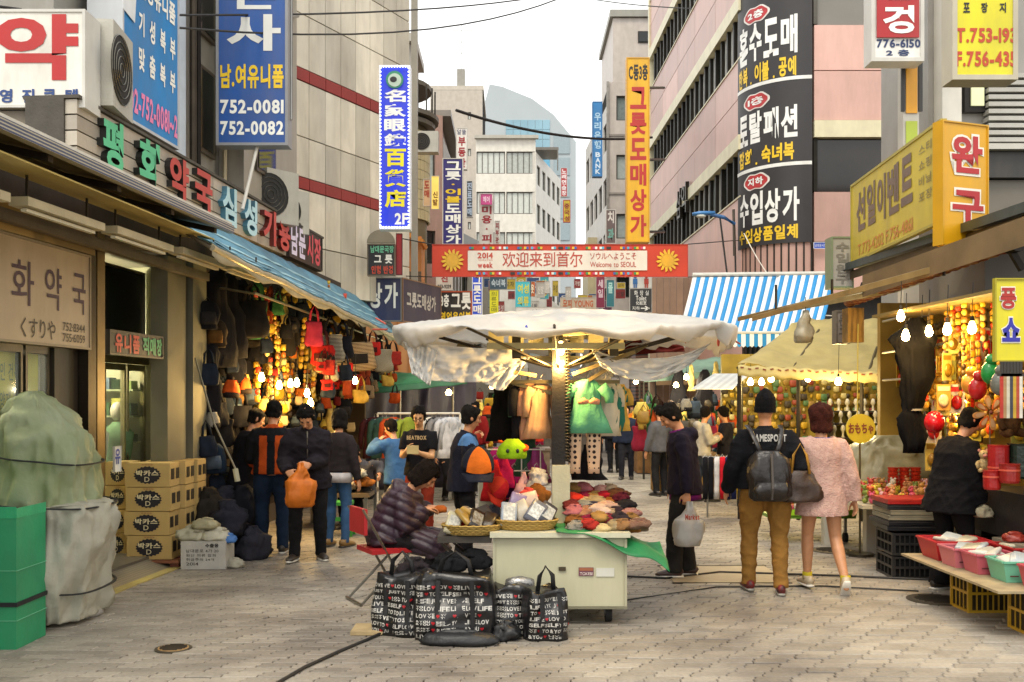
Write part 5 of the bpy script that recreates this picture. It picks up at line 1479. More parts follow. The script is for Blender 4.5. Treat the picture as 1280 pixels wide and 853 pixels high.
# striped blue and white awning on the right
sa = thing('striped_awning', 'bright blue and white striped awning with scalloped valance on the right', 'awning', (4.5, 20, 3))
TL, TR = P(866, 346, 21.5), P(1044, 344, 21.5)
BL, BR = P(848, 416, 19.6), P(1026, 420, 19.6)
BR.z = BL.z
sb_, sw_ = mat('1f86c4', rough=.55, var=.1, sc_=2), mat('e4e6e4', rough=.55, var=.06, sc_=2)
N = 34
f = quadP(BL, BR, TR, TL)
for i in range(N):
 m = MB().grid(lambda a, b: f((i + a) / N, b) + V((0, 0, -.05 * math.sin(b * math.pi))), 1, 8); m.build('stripe', sb_ if i % 2 else sw_, sa, smooth=True, solid=.01)
 m = MB().grid(lambda a, b: f((i + a) / N, 0) + V((0, -.01, -.01 - b * (.25 + .03 * math.sin(math.pi * a)))), 2, 2); m.build('valance', sw_ if i % 2 else sb_, sa, solid=.006)
m = MB(); m.loft([TL + V((0, .05, .04)), TR + V((0, .05, .04))], .05, 8); m.build('roller', paint('c9c8c0'), sa)
m = MB(); m.loft([BL, BR], .03, 8); m.build('front_rail', paint('c9c8c0'), sa)
for p, q in ((BL, TL), (BR, TR)): m = MB(); m.loft([p, V((q.x, q.y, q.z - .9))], .025, 6); m.build('arm', metal('8c8a84'), sa)
# cream tarpaulin roof of the accessory stall
ct = thing('cream_canopy', 'wide cream tarpaulin roof over the yellow lit accessory stalls', 'canopy', (4.5, 15, 2.3))
crm = mat('a8975c', rough=.6, var=.12, sc_=3, bump=.2, dirt=.2)
ua = P(922, 455, 14.6); ub = P(1150, 466, 14.2)
uc = P(1118, 398, 16.6); ud = P(1000, 398, 17.2)
tarp('roof_sheet', ua, ub, uc, ud, crm, ct, .06, .08, 7, nu=34, nv=18)
def fl_(u, v):
 p = ua.lerp(ub, u); return p + V((0, -.02 - .03 * v, -.02 - .16 * v + .012 * math.sin(u * 70)))
MB().grid(fl_, 60, 3).build('front_flap', mat('b8a86c', rough=.6, var=.1, sc_=4, kind='noise'), ct, smooth=True, solid=.006)
for i in range(24):
 p = fl_((i + .3) / 24, .25); q = fl_((i + .75) / 24, .25); MB().bar(p + V((0, -.012, 0)), q + V((0, -.012, 0)), .006, .02).build('stitch', paint('7a3a22'), ct)
for u_ in (.02, .35, .7, .98):
 p = ua.lerp(ub, u_); m = MB(); m.loft([V((p.x, p.y + .1, 0)), p + V((0, .1, -.03))], .03, 8); m.build('post', metal('3a342c', .6), ct)
for (a, b) in ((ua.lerp(ub, .3), ud.lerp(uc, .25)), (ua.lerp(ub, .72), ud.lerp(uc, .9)), (ua, ud)):
 m = MB(); m.loft([a + V((0, 0, -.06)), b + V((0, 0, -.1))], .022, 8); m.build('rafter', metal('6a5f42', .6), ct)
# second lower white and metal roofs further in
t = thing('metal_roof', 'small white corrugated sheet roof beside the men talking', 'roof', (4, 17, 2))
for i in range(10):
 a, b = P(864 + i * 5.2, 487, 16.2), P(869 + i * 5.2, 487, 16.2); c, d = P(897 + i * 4.6, 468, 17.6), P(892.4 + i * 4.6, 468, 17.6)
 MB().add([a, b, c, d, a + V((0, 0, .012)), b + V((0, 0, .012)), c + V((0, 0, .012)), d + V((0, 0, .012))], [(3, 2, 1, 0), (4, 5, 6, 7), (0, 1, 5, 4), (1, 2, 6, 5), (2, 3, 7, 6), (3, 0, 4, 7)]).build('strip', paint('c4c8c8' if i % 2 else 'b0b4b6'), t)
m = MB(); p = P(925, 480, 16.4); m.loft([V((p.x, p.y, 0)), p], .05, 8); m.build('post', metal('2e2c28', .6), t)
# canopies in the depth of the lane
def far_canopy(label, u0, v0, u1, v1, Y, dv, c, dy=1.8, posts=True):
 t = thing('stall_canopy', label, 'canopy', P((u0 + u1) / 2, v1, Y))
 a, b = P(u0, v0, Y), P(u1, v1, Y); c_, d = P(u1, v1, Y) + V((0, dy, dv)), P(u0, v0, Y) + V((0, dy, dv))
 tarp('sheet', a, b, c_, d, mat(c, rough=.6, var=.18, sc_=3, bump=.2), t, .05, .05, int(u0), nu=16, nv=8)
 MB().grid(lambda u, v: a.lerp(b, u) + V((0, -.01, -.14 * v)), 12, 1).build('valance', mat(c, rough=.6, var=.25, sc_=3), t, solid=.006)
 if posts:
  for p in (a, b): m = MB(); m.loft([V((p.x, p.y + .05, 0)), p + V((0, .05, 0))], .025, 6); m.build('post', metal('4a463e', .6), t)
far_canopy('pale green canopy in the lane behind the cart on the right', 805, 470, 925, 462, 22, .35, '6d8a76')
far_canopy('white canopy deep in the lane behind the man in navy', 750, 462, 800, 460, 25, .3, 'c9c8c0')
far_canopy('grey sheet canopy deep in the lane on the left of the cart post', 590, 462, 660, 460, 26, .3, '9a978c')
far_canopy('dim blue canopy at the very back of the lane', 700, 470, 760, 470, 32, .3, '5a6f88')
far_canopy('brown canopy at the back of the lane on the right', 820, 476, 900, 474, 30, .3, '8a6f4c')
# right front roof structure: dark sloping roof with roller awning and lamps
rr = thing('stall_roof', 'dark sloping metal roof of the toy stall with a rolled awning below', 'roof', (4, 9, 3))
def rp(u, v, Y): return P(u, v, Y)
A1, A2 = P(1052, 338, 12.8), P(1330, 246, 8.0)
def slab(name, a, b, w, th, mt, out=V((1, 0, .35))):
 a, b = V(a), V(b); out = out.normalized() * w
 vs = [a, b, b + out, a + out]; vs += [p + V((0, 0, th)) for p in vs]
 return MB().add(vs, [(0, 3, 2, 1), (4, 5, 6, 7), (0, 1, 5, 4), (1, 2, 6, 5), (2, 3, 7, 6), (3, 0, 4, 7)]).build(name, mt, rr)
slab('roof_sheet', A1, A2, 3.0, .05, mat('4c4f4c', rough=.45, metal=.4, var=.2, sc_=2), V((1, 0, .12)))
slab('edge_flashing', A1 + V((-.03, 0, -.03)), A2 + V((-.03, 0, -.03)), .04, .09, metal('5f6a6a', .4))
slab('gutter', A1 + V((.03, 0, -.14)), A2 + V((.03, 0, -.14)), .12, .10, metal('6b5f4a', .5))
m = MB(); m.loft([P(1080, 357, 12.2), P(1330, 278, 8.2)], .05, 8); m.build('beam', metal('3c352b', .6), rr)
ru, rv = P(1060, 378, 11.6), P(1262, 306, 8.6)
m = MB(); m.loft([ru.lerp(rv, i / 40) for i in range(41)], [.055 + .012 * (i % 2) for i in range(41)], 12); m.build('rolled_awning', mat('8f4a34', rough=.7, var=.2, sc_=18, kind='stripe', c2='b98a5c'), rr, smooth=False)
m = MB(); m.loft([rv, rv + (rv - ru).normalized() * .12], .085, 14); m.build('roller_end', metal('2b2724', .4), rr)
MB().bar(rv + V((.0, -.02, -.05)), rv + V((.1, -.02, -.22)), .05, .05).build('end_bracket', metal('2b2724', .5), rr)
lo1, lo2 = P(922, 402, 12.4), P(1110, 358, 10.6)
slab('lower_rail', lo1, lo2, .05, .05, metal('8d7a55', .5)); slab('lower_rail', P(940, 402, 12.0), P(1250, 318, 8.8), .05, .06, metal('a08a60', .5))
slab('light_box', P(980, 391, 11.9), P(1120, 366, 10.6), .3, .06, mat('a99a72', rough=.5, var=.15))
slab('brown_fascia', P(1078, 372, 10.9), P(1330, 292, 7.6), .05, .24, mat('6a5638', rough=.6, var=.3, sc_=2))
slab('inner_ceiling', P(1090, 398, 10.8), P(1340, 345, 7.2), 3.0, .03, mat('7d6a38', rough=.6, var=.2, sc_=2), V((1, 0, .05)))
m = MB(); p = P(1060, 0, 11.4); q = P(1080, 0, 11.4); m.box((p.x, 11.4, P(0, 428, 11.4).z), (q.x, 11.6, P(0, 385, 11.4).z)); m.build('timber_post', mat('a07a34', rough=.7, var=.2, kind='hair', sc_=5), rr)
for i, (u, v, Y, ln) in enumerate(((970, 388, 11.8, .3), (1040, 372, 11, .2), (1180, 345, 9.5, .25))):
 m = MB(); m.loft([P(u, v, Y), P(u, v, Y) + V((0, 0, ln))], .015, 6); m.build('hanger', metal('3a342c'), rr)
# grey upper structure behind the roof on the far right
t = thing('rear_building', 'grey building with louvres and a small lit window behind the yellow signs', 'building', (7, 12, 3))
MB().box((P(1160, 0, 14.2).x, 14.2, 0), (12, 16, 9)).build('wall', paint('8d8a84', dirt=.4), t)
a, b = P(1206, 140, 14.1), P(1238, 103, 14.1)
f_ = MB().box((a.x, 14.1, a.z), (b.x, 14.19, b.z)).build('window', metal('2e2b28'), t); MB().box((a.x + .08, 14.07, a.z + .08), (b.x - .1, 14.095, b.z - .08)).build('pane', mat('c9cba0', rough=.3, emit=.3, var=.1, bump=0), f_)
for i in range(12):
 z = P(0, 195, 14).z + i * .1; MB().box((P(1236, 0, 14).x, 14.0, z), (P(1300, 0, 14).x, 14.19, z + .06)).build('louvre', paint('a5a39c'), t)
MB().box((P(1178, 0, 13.9).x, 13.9, 2.5), (P(1202, 0, 13.9).x, 14.19, 9)).build('white_column', paint('c4c0b6'), t)
MB().box((P(1230, 0, 12).x, 12, P(0, 222, 12).z), (9, 14.1, P(0, 190, 12).z)).build('dark_band', paint('2c2a28'), t)
MB().box((P(1228, 0, 11.9).x, 11.9, P(0, 189, 12).z), (9, 14.1, P(0, 182, 12).z)).build('white_ledge', paint('c6c2b8'), t)
MB().box((P(1236, 0, 12).x, 12.1, 0), (9, 14.1, P(0, 223, 12).z)).build('lower_wall', paint('6f685c', dirt=.4), t)
# plank boards and back wall of the right stalls
rb = thing('toy_stall', 'crowded toy and souvenir stall lit by warm bulbs on the right', 'market stall', (5, 9, 0))
MB().box((5.6, 6.6, 0), (5.7, 13.2, 3.0)).build('side_board', mat('9a7a2c', rough=.7, var=.3, sc_=2), rb)
MB().box((4.75, 12.9, 0), (5.6, 13.0, 3.0)).build('rear_board', mat('9a7a2c', rough=.7, var=.3, sc_=2), rb)
for z in (2.0, 2.35, 2.75):
 m = MB(); m.loft([(4.45, 7.0, z), (4.75, 12.8, z)], .015, 6); m.build('hanging_rail', metal('8a7f68', .4), rb)
 m = MB(); m.loft([(5.0, 7.0, z + .05), (5.2, 12.8, z + .05)], .015, 6); m.build('hanging_rail', metal('8a7f68', .4), rb)
rs = thing('accessory_stall', 'yellow lit accessory stall with pegboard walls under the cream canopy', 'market stall', (4.5, 17, 0))
MB().box((3.9, 18.6, 0), (8.6, 18.7, 2.6)).build('pegboard', mat('8f7a28', rough=.7, var=.3, sc_=3), rs)
MB().box((8.5, 13.2, 0), (8.6, 18.6, 2.6)).build('pegboard', mat('8f7a28', rough=.7, var=.3, sc_=3), rs)
for z in (.75, 1.05, 1.3, 1.52):
 MB().box((5.6, 17.2 + z * .5, z), (8.4, 17.7 + z * .5, z + .03)).build('shelf_board', mat('2e261c', rough=.7), rs)
for x in (5.62, 7.0, 8.35): MB().box((x, 17.6, 0), (x + .04, 18.5, 1.55)).build('shelf_side', mat('2e261c', rough=.7), rs)
# ---------------------------------------------------------------- bulbs
def bulb(label, p, power=12, hang=.35, r=.04, e=45, col_=(1, .62, .2), grp=None, lt=True):
 t = thing('light_bulb', label, 'light bulb', p, 0, grp)
 MB().loft([V((0, 0, -.11)), V((0, 0, -.1)), V((0, 0, -.07)), V((0, 0, -.03)), V((0, 0, .0))], [r * .3, r * .75, r, r * .7, r * .4], 10).build('bulb', mat('ffd98a', emit=e, bump=0, var=.01), t, local=True, smooth=True)
 MB().loft([V((0, 0, 0)), V((0, 0, .05))], [.018, .016], 8).build('socket', mat('1d1b19', rough=.6), t, local=True)
 MB().loft([V((0, 0, .05)), V((.01, 0, hang))], .004, 5).build('cord', mat('1d1b19', rough=.6), t, local=True)
 if lt:
  l = bpy.data.lights.new('bulb_light', 'POINT'); l.energy = power * .7; l.color = col_; l.shadow_soft_size = .05
  o = bpy.data.objects.new('bulb_light', l); col.objects.link(o); o.parent = t; o.location = (0, -.0, -.19)
 return t
for i, (u, v, Y, pw) in enumerate(((349, 480, 12.6, 34), (363, 478, 13.4, 30), (371, 477, 12.9, 30), (384, 490, 13.0, 34), (388, 502, 12.4, 30), (444, 475, 14.5, 14), (327, 470, 12.2, 24))):
 bulb(['leftmost bare bulb glowing among the hanging bags', 'bare bulb glowing just right of the leftmost bag stall bulb', 'third glowing bulb from the left in the bag stall', 'bright bulb hanging over the man with the orange bag', 'lowest bright bulb right above the orange bag man', 'small bulb under the striped bags at the awning end', 'dim bulb behind the green and orange bags'][i], P(u, v - 4, Y), pw)
for i, (u, v, Y, pw) in enumerate(((1126, 392, 10.0, 24), (1132, 416, 9.6, 24), (1152, 417, 9.9, 24), (1161, 411, 9.8, 20), (1184, 408, 9.2, 24), (1215, 406, 8.9, 28), (1203, 500, 9.9, 18))):
 bulb(['highest bare bulb under the toy stall roof', 'glowing bulb nearest the black hanging cloth', 'glowing bulb left of a close pair over the toys', 'right bulb of the close pair over the toys', 'long glowing bulb before the hanging toy strings', 'brightest bulb beside the yellow hanging board', 'bulb low behind the balloon and dolls'][i], P(u, v - 4, Y), pw)
for i, (u, v, Y, pw) in enumerate(((938, 478, 15.4, 40), (952, 478, 15.6, 40), (964, 474, 15.8, 30), (1048, 477, 14.0, 45), (1100, 470, 15.5, 30), (1010, 474, 16.4, 36))):
 bulb(['leftmost glowing bulb of the accessory stall', 'second glowing bulb of the accessory stall beside the leftmost', 'small third bulb over the beanie man', 'bulb hanging on a long cord over the round yellow sign', 'bulb behind the black cloth at the accessory stall', 'bulb between the couple and the pegboard'][i], P(u, v - 5, Y), pw, hang=.5, r=.05, col_=(1, .74, .3))
bulb('single starburst bulb on the cart post', P(701, 427, 8.12), 62, .1, r=.03)
for i, (u, v, Y) in enumerate(((561, 487, 19.0), (858, 468, 20.0), (845, 478, 21.0), (795, 474, 23.0), (615, 480, 22.0), (735, 480, 26.0), (905, 474, 19.0))):
 bulb(['white bulb before the purple tarpaulin', 'bright lamp under the pale green canopy', 'second lamp under the pale green canopy', 'small lamp deep in the lane over the crowd', 'small lamp by the person in the red top', 'tiny lamp deep in the lane beside the post', 'lamp by the small white metal roof'][i], P(u, v, Y), (25, 60, 45, 60, 45, 50, 40)[i], .2, r=.06, col_=(1, .88, .6))
# ---------------------------------------------------------------- goods: builders of one kind each
def crumple(rows, c, amp=.03, n=56, k=3.2, seed=0, power=3.0, pleat=0.0):
 """closed lumpy surface: rows of (z, rx, ry, dx, dy)"""
 mb = MB(); rings = []
 c = V(c)
 for z, rx, ry, dx, dy in rows:
  ring = []
  for i in range(n):
   q = 2 * math.pi * i / n
   cx, sy = math.cos(q), math.sin(q)
   cx = math.copysign(abs(cx) ** (2 / power), cx); sy = math.copysign(abs(sy) ** (2 / power), sy)
   p = V((c.x + dx + rx * cx, c.y + dy + ry * sy, c.z + z))
   d = noise.noise(p * k + V((seed, 0, 0))); r2 = 1 - abs(noise.noise(V((p.x * k * 2.2, p.y * k * 2.2, p.z * k * .9 + seed))) * 2)
   r3 = 1 - abs(noise.noise(V((p.x * k * 4.5, p.y * k * 4.5, p.z * k * 1.6 + seed))) * 2)
   f = amp * (2.4 * d + 1.5 * r2 * abs(r2) + .7 * r3 * abs(r3) - .9) + pleat * math.sin(q * 23 + 6 * d)
   p += V((cx, sy, .25 * d)).normalized() * f
   ring.append(p)
  rings.append(ring)
 vs = [p for r_ in rings for p in r_]
 fs = [(j * n + i, j * n + (i + 1) % n, (j + 1) * n + (i + 1) % n, (j + 1) * n + i) for j in range(len(rows) - 1) for i in range(n)]
 fs += [tuple(range(n))[::-1], tuple((len(rows) - 1) * n + i for i in range(n))]
 return mb.add(vs, fs)
def interp(rows, m):
 """resample control rows to m rows"""
 out = []
 for i in range(m):
  t_ = i / (m - 1) * (len(rows) - 1); a = min(int(t_), len(rows) - 2); f = t_ - a
  f = f * f * (3 - 2 * f) if False else f
  out.append(tuple(rows[a][j] * (1 - f) + rows[a + 1][j] * f for j in range(len(rows[0]))))
 return out
# ---- prototypes of hanging goods (origin = the hook point, hang down -z, front faces -y)
protos = {}
def pr(name, label, cat):
 return thing(name, label, cat, (0, 0, -50))
def make_tote(m1, m2=None, w=.3, h=.3, d=.1, str_=.22, name='tote_bag', lab='bag'):
 t = pr(name, lab, 'bag')
 rows = interp([(-str_ - h, w * .36, d * .45, 0, 0), (-str_ - h + .03, w * .5, d * .55, 0, 0), (-str_ - h * .5, w * .5, d * .5, 0, 0), (-str_ - .02, w * .46, d * .2, 0, 0), (-str_, w * .43, d * .1, 0, 0)], 9)
 crumple(rows, (0, 0, 0), .014, 22, 7, R.random() * 9).build('bag_body', m1, t, smooth=True, local=True)
 if R.random() < .25: MB().box((-w * .3, -d * .58, -str_ - h * .75), (w * .22, -d * .5, -str_ - h * .4)).build('patch', m2 or mat('6a5a44', rough=.7), t, local=True)
 for y in (-d * .15, d * .15):
  MB().loft([(-w * .25, y, -str_), (-w * .18, y, -str_ * .4), (0, 0, 0), (w * .18, y, -str_ * .4), (w * .25, y, -str_)], [(.014, .004)] * 5, 6).build('handle', m2 or m1, t, smooth=True, local=True)
 return t
def make_pack(m1, m2, w=.28, h=.36, d=.14):
 t = pr('backpack', 'backpack', 'backpack')
 rows = interp([(-h - .06, w * .42, d * .4, 0, 0), (-h, w * .5, d * .55, 0, 0), (-h * .5, w * .5, d * .55, 0, 0), (-.1, w * .44, d * .42, 0, 0), (-.05, w * .2, d * .2, 0, 0)], 10)
 crumple(rows, (0, 0, 0), .01, 24, 7, R.random() * 9).build('pack_body', m1, t, smooth=True, local=True)
 crumple([(-h, w * .34, .03, 0, -d * .5), (-h * .75, w * .36, .045, 0, -d * .52), (-h * .55, w * .33, .03, 0, -d * .5)], (0, 0, 0), .006, 16, 8).build('pocket', m2, t, smooth=True, local=True)
 MB().loft([(-.04, 0, -.06), (0, 0, 0), (.04, 0, -.06)], .008, 6).build('loop', m2, t, local=True)
 return t
def make_hat(m1, m2):
 t = pr('knit_hat', 'hat', 'hat')
 rows = interp([(-.26, .085, .07, 0, 0), (-.2, .1, .085, 0, 0), (-.12, .09, .075, 0, 0), (-.05, .05, .045, 0, 0)], 8)
 crumple(rows, (0, 0, 0), .008, 20, 9, R.random() * 9, 2.2, .002).build('crown', m1, t, smooth=True, local=True)
 MB().loft([(0, 0, -.27), (0, 0, -.2)], [(.1, .085), (.108, .092)], 18).build('cuff', m2, t, smooth=True, local=True)
 MB().ell((0, 0, -.03), .03, 8, 6).build('bobble', m2, t, smooth=True, local=True)
 return t
def make_cloth(m1, w=.22, h=.7):
 t = pr('hanging_scarf', 'scarf', 'scarf')
 rows = interp([(-h, w * .55, .05, 0, 0), (-h * .5, w * .42, .05, 0, 0), (-.1, w * .25, .05, 0, 0), (0, w * .1, .02, 0, 0)], 10)
 crumple(rows, (0, 0, 0), .02, 26, 5, R.random() * 9, 2, .008).build('cloth', m1, t, smooth=True, local=True)
 MB().loft([(0, 0, -.02), (0, 0, .02), (.02, 0, .04), (.03, 0, .02)], .004, 5).build('hook', metal(), t, local=True)
 return t
def make_pouch(m1, m2):
 t = pr('small_pouch', 'pouch', 'pouch')
 crumple(interp([(-.24, .06, .03, 0, 0), (-.2, .085, .045, 0, 0), (-.12, .08, .035, 0, 0), (-.08, .07, .015, 0, 0)], 6), (0, 0, 0), .006, 16, 9).build('pouch_body', m1, t, smooth=True, local=True)
 MB().loft([(-.06, 0, -.09), (0, 0, 0), (.06, 0, -.09)], .006, 5).build('strap', m2, t, local=True)
 return t
def make_garment(m1, w=.36, h=.55, sleeve=.35, skirt=1.25, label='dress', name='child_dress'):
 t = pr(name, label, 'dress')
 rows = interp([(-h, w * .5 * skirt, .05, 0, 0), (-h * .55, w * .42, .045, 0, 0), (-h * .3, w * .4, .05, 0, 0), (-.1, w * .44, .045, 0, 0), (-.05, w * .3, .035, 0, 0), (-.02, w * .14, .02, 0, 0)], 12)
 crumple(rows, (0, 0, 0), .012, 40, 5, R.random() * 9, 2.2, .007).build('cloth', m1, t, smooth=True, local=True)
 for s in (-1, 1):
  if sleeve: MB().loft([(s * w * .36, 0, -.08), (s * w * .5, 0, -.13), (s * w * .58, 0, -.1 - sleeve * .5), (s * w * .6, 0, -.1 - sleeve)], [.05, .05, .042, .035], 10).build('sleeve', m1, t, smooth=True, local=True)
 m = MB(); m.loft([(-w * .4, 0, -.07), (0, 0, -.02), (w * .4, 0, -.07)], .006, 6); m.loft([(0, 0, -.02), (0, 0, .02), (.02, 0, .045), (.035, 0, .02)], .004, 6); m.build('hanger', metal(), t, local=True)
 return t
BLK = ['17161a', '201d1f', '1a1f2a', '2a2420', '221c14']
def stripes(a, b, s=26): return mat(a, rough=.95, kind='stripe', sc_=s, c2=b, bump=.3, bs=120)
HT = []
def hang(proto, p, rz, label, group, sc_=1.0, mats=None):
 return place(proto, p, rz, label, group, sc_, mats=mats, ry=R.uniform(-.09, .09))
# ---- left stall: bags and hats
tb = [make_tote(cloth('1b1a1e')), make_tote(cloth('26221f'), None, .36, .42, .12), make_tote(cloth('1d2430'), None, .26, .3)]
ts = [make_tote(stripes('2a0f0e', 'b59a70', 22), cloth('1d1a18'), .34, .3), make_tote(stripes('0f0e10', 'b5aa90', 20), cloth('1d1a18'), .3, .34), make_tote(stripes('a82a1c', '1c1a1c', 14), cloth('1d1a18'), .3, .26)]
tr_ = [make_tote(cloth('9a1c16'), cloth('3a1512'), .28, .24), make_tote(cloth('a84418'), cloth('2a1a12'), .26, .26), make_tote(cloth('2f5a34'), None, .26, .3), make_tote(cloth('a8883a'), None, .24, .2), make_tote(cloth('8a2438'), None, .24, .34)]
pk = [make_pack(cloth('1c1b1e'), cloth('2f2c2c')), make_pack(cloth('23303f'), cloth('5a6672')), make_pack(cloth('3a2f22'), cloth('6a4a24'))]
ht = [make_hat(cloth('c8521c'), cloth('2a211c')), make_hat(stripes('1d1b1d', 'c9c2b0', 40), cloth('17161a')), make_hat(cloth('c9b45a'), cloth('6a4a1c')), make_hat(cloth('3f4a55'), cloth('20242a'))]
pc = [make_pouch(cloth('b8922e'), cloth('3a2c12')), make_pouch(cloth('a85a1c'), cloth('4a260f')), make_pouch(cloth('c2a878'), cloth('4a3a20')), make_pouch(cloth('6f1f1a'), cloth('2a1210'))]
cl_ = [make_cloth(cloth('1a181b'), .4, .95), make_cloth(cloth('8a3a20'), .22, .8), make_cloth(cloth('2f5a34'), .3, .8), make_cloth(cloth('b09a5a'), .16, .6)]
for l_, w_ in ((tb, 'plain black tote|large brown black tote|navy tote'), (ts, 'dark red striped tote|black tote with pale stripes|red and black striped bag'), (tr_, 'dark red bag|rust bag|green bag|ochre bag|maroon bag'), (pk, 'black backpack|blue grey backpack|brown backpack'), (ht, 'orange knit hat|striped knit hat|ochre knit hat|grey knit hat'), (pc, 'ochre pouch|rust pouch|beige pouch|dark red pouch'), (cl_, 'black garment|rust cloth|green cloth|narrow ochre cloth')):
 for o_, n_ in zip(l_, w_.split('|')): o_['look'] = n_
def LQ(u, z, d):
 """point seen at photo column u, at depth d behind the facade line (negative = in front)"""
 y = Yl(u, d); return V((Xl(y, d), y, z))
def zat(v, Y): return EYE + (VH - v) / F * Y
def lhang(proto, u, v, d, label, group, s=1.0, mats=None, rz=None):
 p = LQ(u, 0, d); p.z = zat(v, p.y)
 return hang(proto, p, R.uniform(-.5, .5) + .5 if rz is None else rz, label, group, s, mats)
# big dark coats and bags near the pillar
for (u, v, s, k) in ((268, 335, 1.25, 0), (283, 342, 1.1, 0), (300, 350, .8, 0), (262, 430, 1.0, 0)):
 lhang(cl_[0], u, v, -.05, 'long black garment hanging behind the steel pillar in the bag stall', 'black garments behind the steel pillar', s)
lhang(cl_[2], 322, 352, -.15, 'olive green long bag shaped cloth hanging between black bags and yellow goods', None, .95)
lhang(cl_[1], 338, 358, -.15, 'rust orange long cloth hanging in the bag stall', None, .7)
lhang(tb[1], 315, 352, -.3, 'large plain black tote hanging just right of the long black garments', None, 1.1)
for i in range(120):
 u = R.uniform(256, 345); v = R.choice([372, 394, 416, 440, 462, 486, 508, 530, 552, 575]) + R.uniform(-8, 8); d = R.choice([-.1, .05, .2, .35])
 k = R.random()
 if k < .55: lhang(R.choice(tb), u, v, d, '~in the dark left part of the bag stall', 'dark bags in the bag stall', R.uniform(.6, .95))
 elif k < .8: lhang(R.choice(pk), u, v, d, '~in the dark left part of the bag stall', 'backpacks in the bag stall', R.uniform(.7, 1))
 else: lhang(R.choice(ht), u, v, d, '~among the dark bags in the bag stall', 'knitted hats in the bag stall', R.uniform(.8, 1.1))
lhang(ht[0], 290, 470, -.2, 'bright orange knitted hat among the black bags above the man in orange', None, 1.0, None)
lhang(ht[0], 306, 468, -.22, 'second bright orange knitted hat beside the first', None, .9, None)
for i in range(170):
 u = R.uniform(330, 440); v = R.choice([362, 385, 408, 430, 452, 472, 496, 520]) + R.uniform(-9, 9); d = R.choice([-.25, -.1, .1, .3, .5])
 lhang(R.choice(pc + [ht[2], cl_[3], pc[0], tb[2], pk[0], ht[3]]), u, v, d, '~lit by the bulbs in the bag stall', 'small goods round the stall bulbs', R.uniform(.6, 1.05))
def ohang(proto, u, v, out, label, group=None, s=1.0, rz=None):
 p = LQ(u, 0, -out); p.z = zat(v, p.y); return hang(proto, p, R.uniform(-.3, .5) if rz is None else rz, label, group, s)
ohang(ts[1], 413, 395, .85, 'black and grey striped tote hanging under the blue awning, leftmost striped one', None, 1.2)
ohang(ts[0], 446, 402, .95, 'wide dark red striped knit bag hanging under the awning edge', None, 1.45)
ohang(tb[0], 428, 400, .9, 'slim black bag hanging between the striped bags', None, 1.1)
ohang(ts[1], 479, 418, 1.1, 'black and white striped knit bag at the end of the awning row', None, 1.1)
ohang(ts[2], 491, 425, 1.15, 'red and black striped small bag at the very end of the awning row', None, .9)
ohang(tr_[0], 403, 408, .8, 'bright red bag left of the striped totes', None, 1.2)
ohang(tr_[0], 466, 412, 1.05, 'red bag hanging right of the wide striped knit bag', None, .9)
ohang(tr_[3], 486, 455, 1.1, 'yellow printed bag hanging low at the end of the awning row', None, .9)
ohang(tr_[1], 494, 480, 1.15, 'orange pouch hanging lowest before the green canopy', None, .7)
ohang(tr_[4], 393, 382, .75, 'dark maroon bag hanging high beside the bright red one', None, 1.0)
ohang(tr_[3], 452, 470, 1.0, 'beige printed cloth bag hanging below the small bulb', None, 1.0)
for i in range(60):
 u = R.uniform(395, 492); v = R.uniform(425, 470); d = R.uniform(.3, 1.0)
 k = R.choice([tr_[0], tb[0], ts[2], pc[3], tb[2], cl_[1], ts[0], ht[1], ts[1], tr_[1]])
 ohang(k, u, v, d, '~in the cluster at the blue awning end', 'red and orange bags at the awning end', R.uniform(.45, .8))
for i in range(30):
 u = R.uniform(345, 400); v = R.uniform(352, 400);
 ohang(R.choice([tb[1], tr_[2], pc[0], cl_[3], tb[2], tr_[4], tb[0], pk[0]]), u, v, R.uniform(0, .4), '~under the middle of the blue awning', 'coloured bags high under the blue awning', R.uniform(.6, .9))
# floor bags and folded goods on the plinth
for i in range(18):
 y = 12 + i * .32; z = .27
 t = make_pack(cloth(R.choice(BLK)), cloth('3a3633')) if i < 3 else None
 if i < 3: pks = (globals().get('pks') or []) + [t]; globals()['pks'] = pks
 hang(pks[i % 3], V((Xl(y, .4) , y, .72)), R.uniform(-.4, .8), 'dark bag standing on the low plinth of the bag stall', 'bags on the plinth of the bag stall', R.uniform(.8, 1.1))
# clothes rail behind with hanging shirts
rail = thing('clothes_rail', 'white clothes rail with shirts in front of the purple tarpaulin', 'clothes rail', (-1.8, 16.6, 0))
a, b = P(472, 517, 16.6), P(575, 517, 16.6)
m = MB(); m.loft([a, b], .018, 8); m.build('rail', paint('d8d4c8'), rail)
for p in (a, b): m = MB(); m.loft([V((p.x, p.y, 0)), p], .016, 8); m.build('post', paint('d8d4c8'), rail)
for p in (a, b): m = MB(); m.loft([V((p.x, p.y - .3, .03)), V((p.x, p.y + .3, .03))], .016, 8); m.build('foot', paint('d8d4c8'), rail)
shirts = [('3a1a1e', 'maroon striped', 468), ('5a6a58', 'grey green', 483), ('b84a22', 'orange', 492), ('2f4a44', 'dark green', 478), ('c9c4b8', 'off white', 540), ('77777a', 'mid grey', 551), ('b9bcc4', 'pale checked', 562), ('2a2a2e', 'black', 545), ('9ea3ac', 'blue grey', 569), ('8a9a3a', 'lime', 512)]
for c, nm, u in shirts:
 g_ = make_garment(cloth(c), .42, .7, .45, 1.0, '%s shirt on the clothes rail before the purple tarpaulin' % nm, 'shirt'); g_['category'] = 'shirt'
 p = P(u, 520, 16.6 + R.uniform(-.05, .05)); place(g_, p, R.uniform(.2, .8), None, 'shirts on the clothes rail')
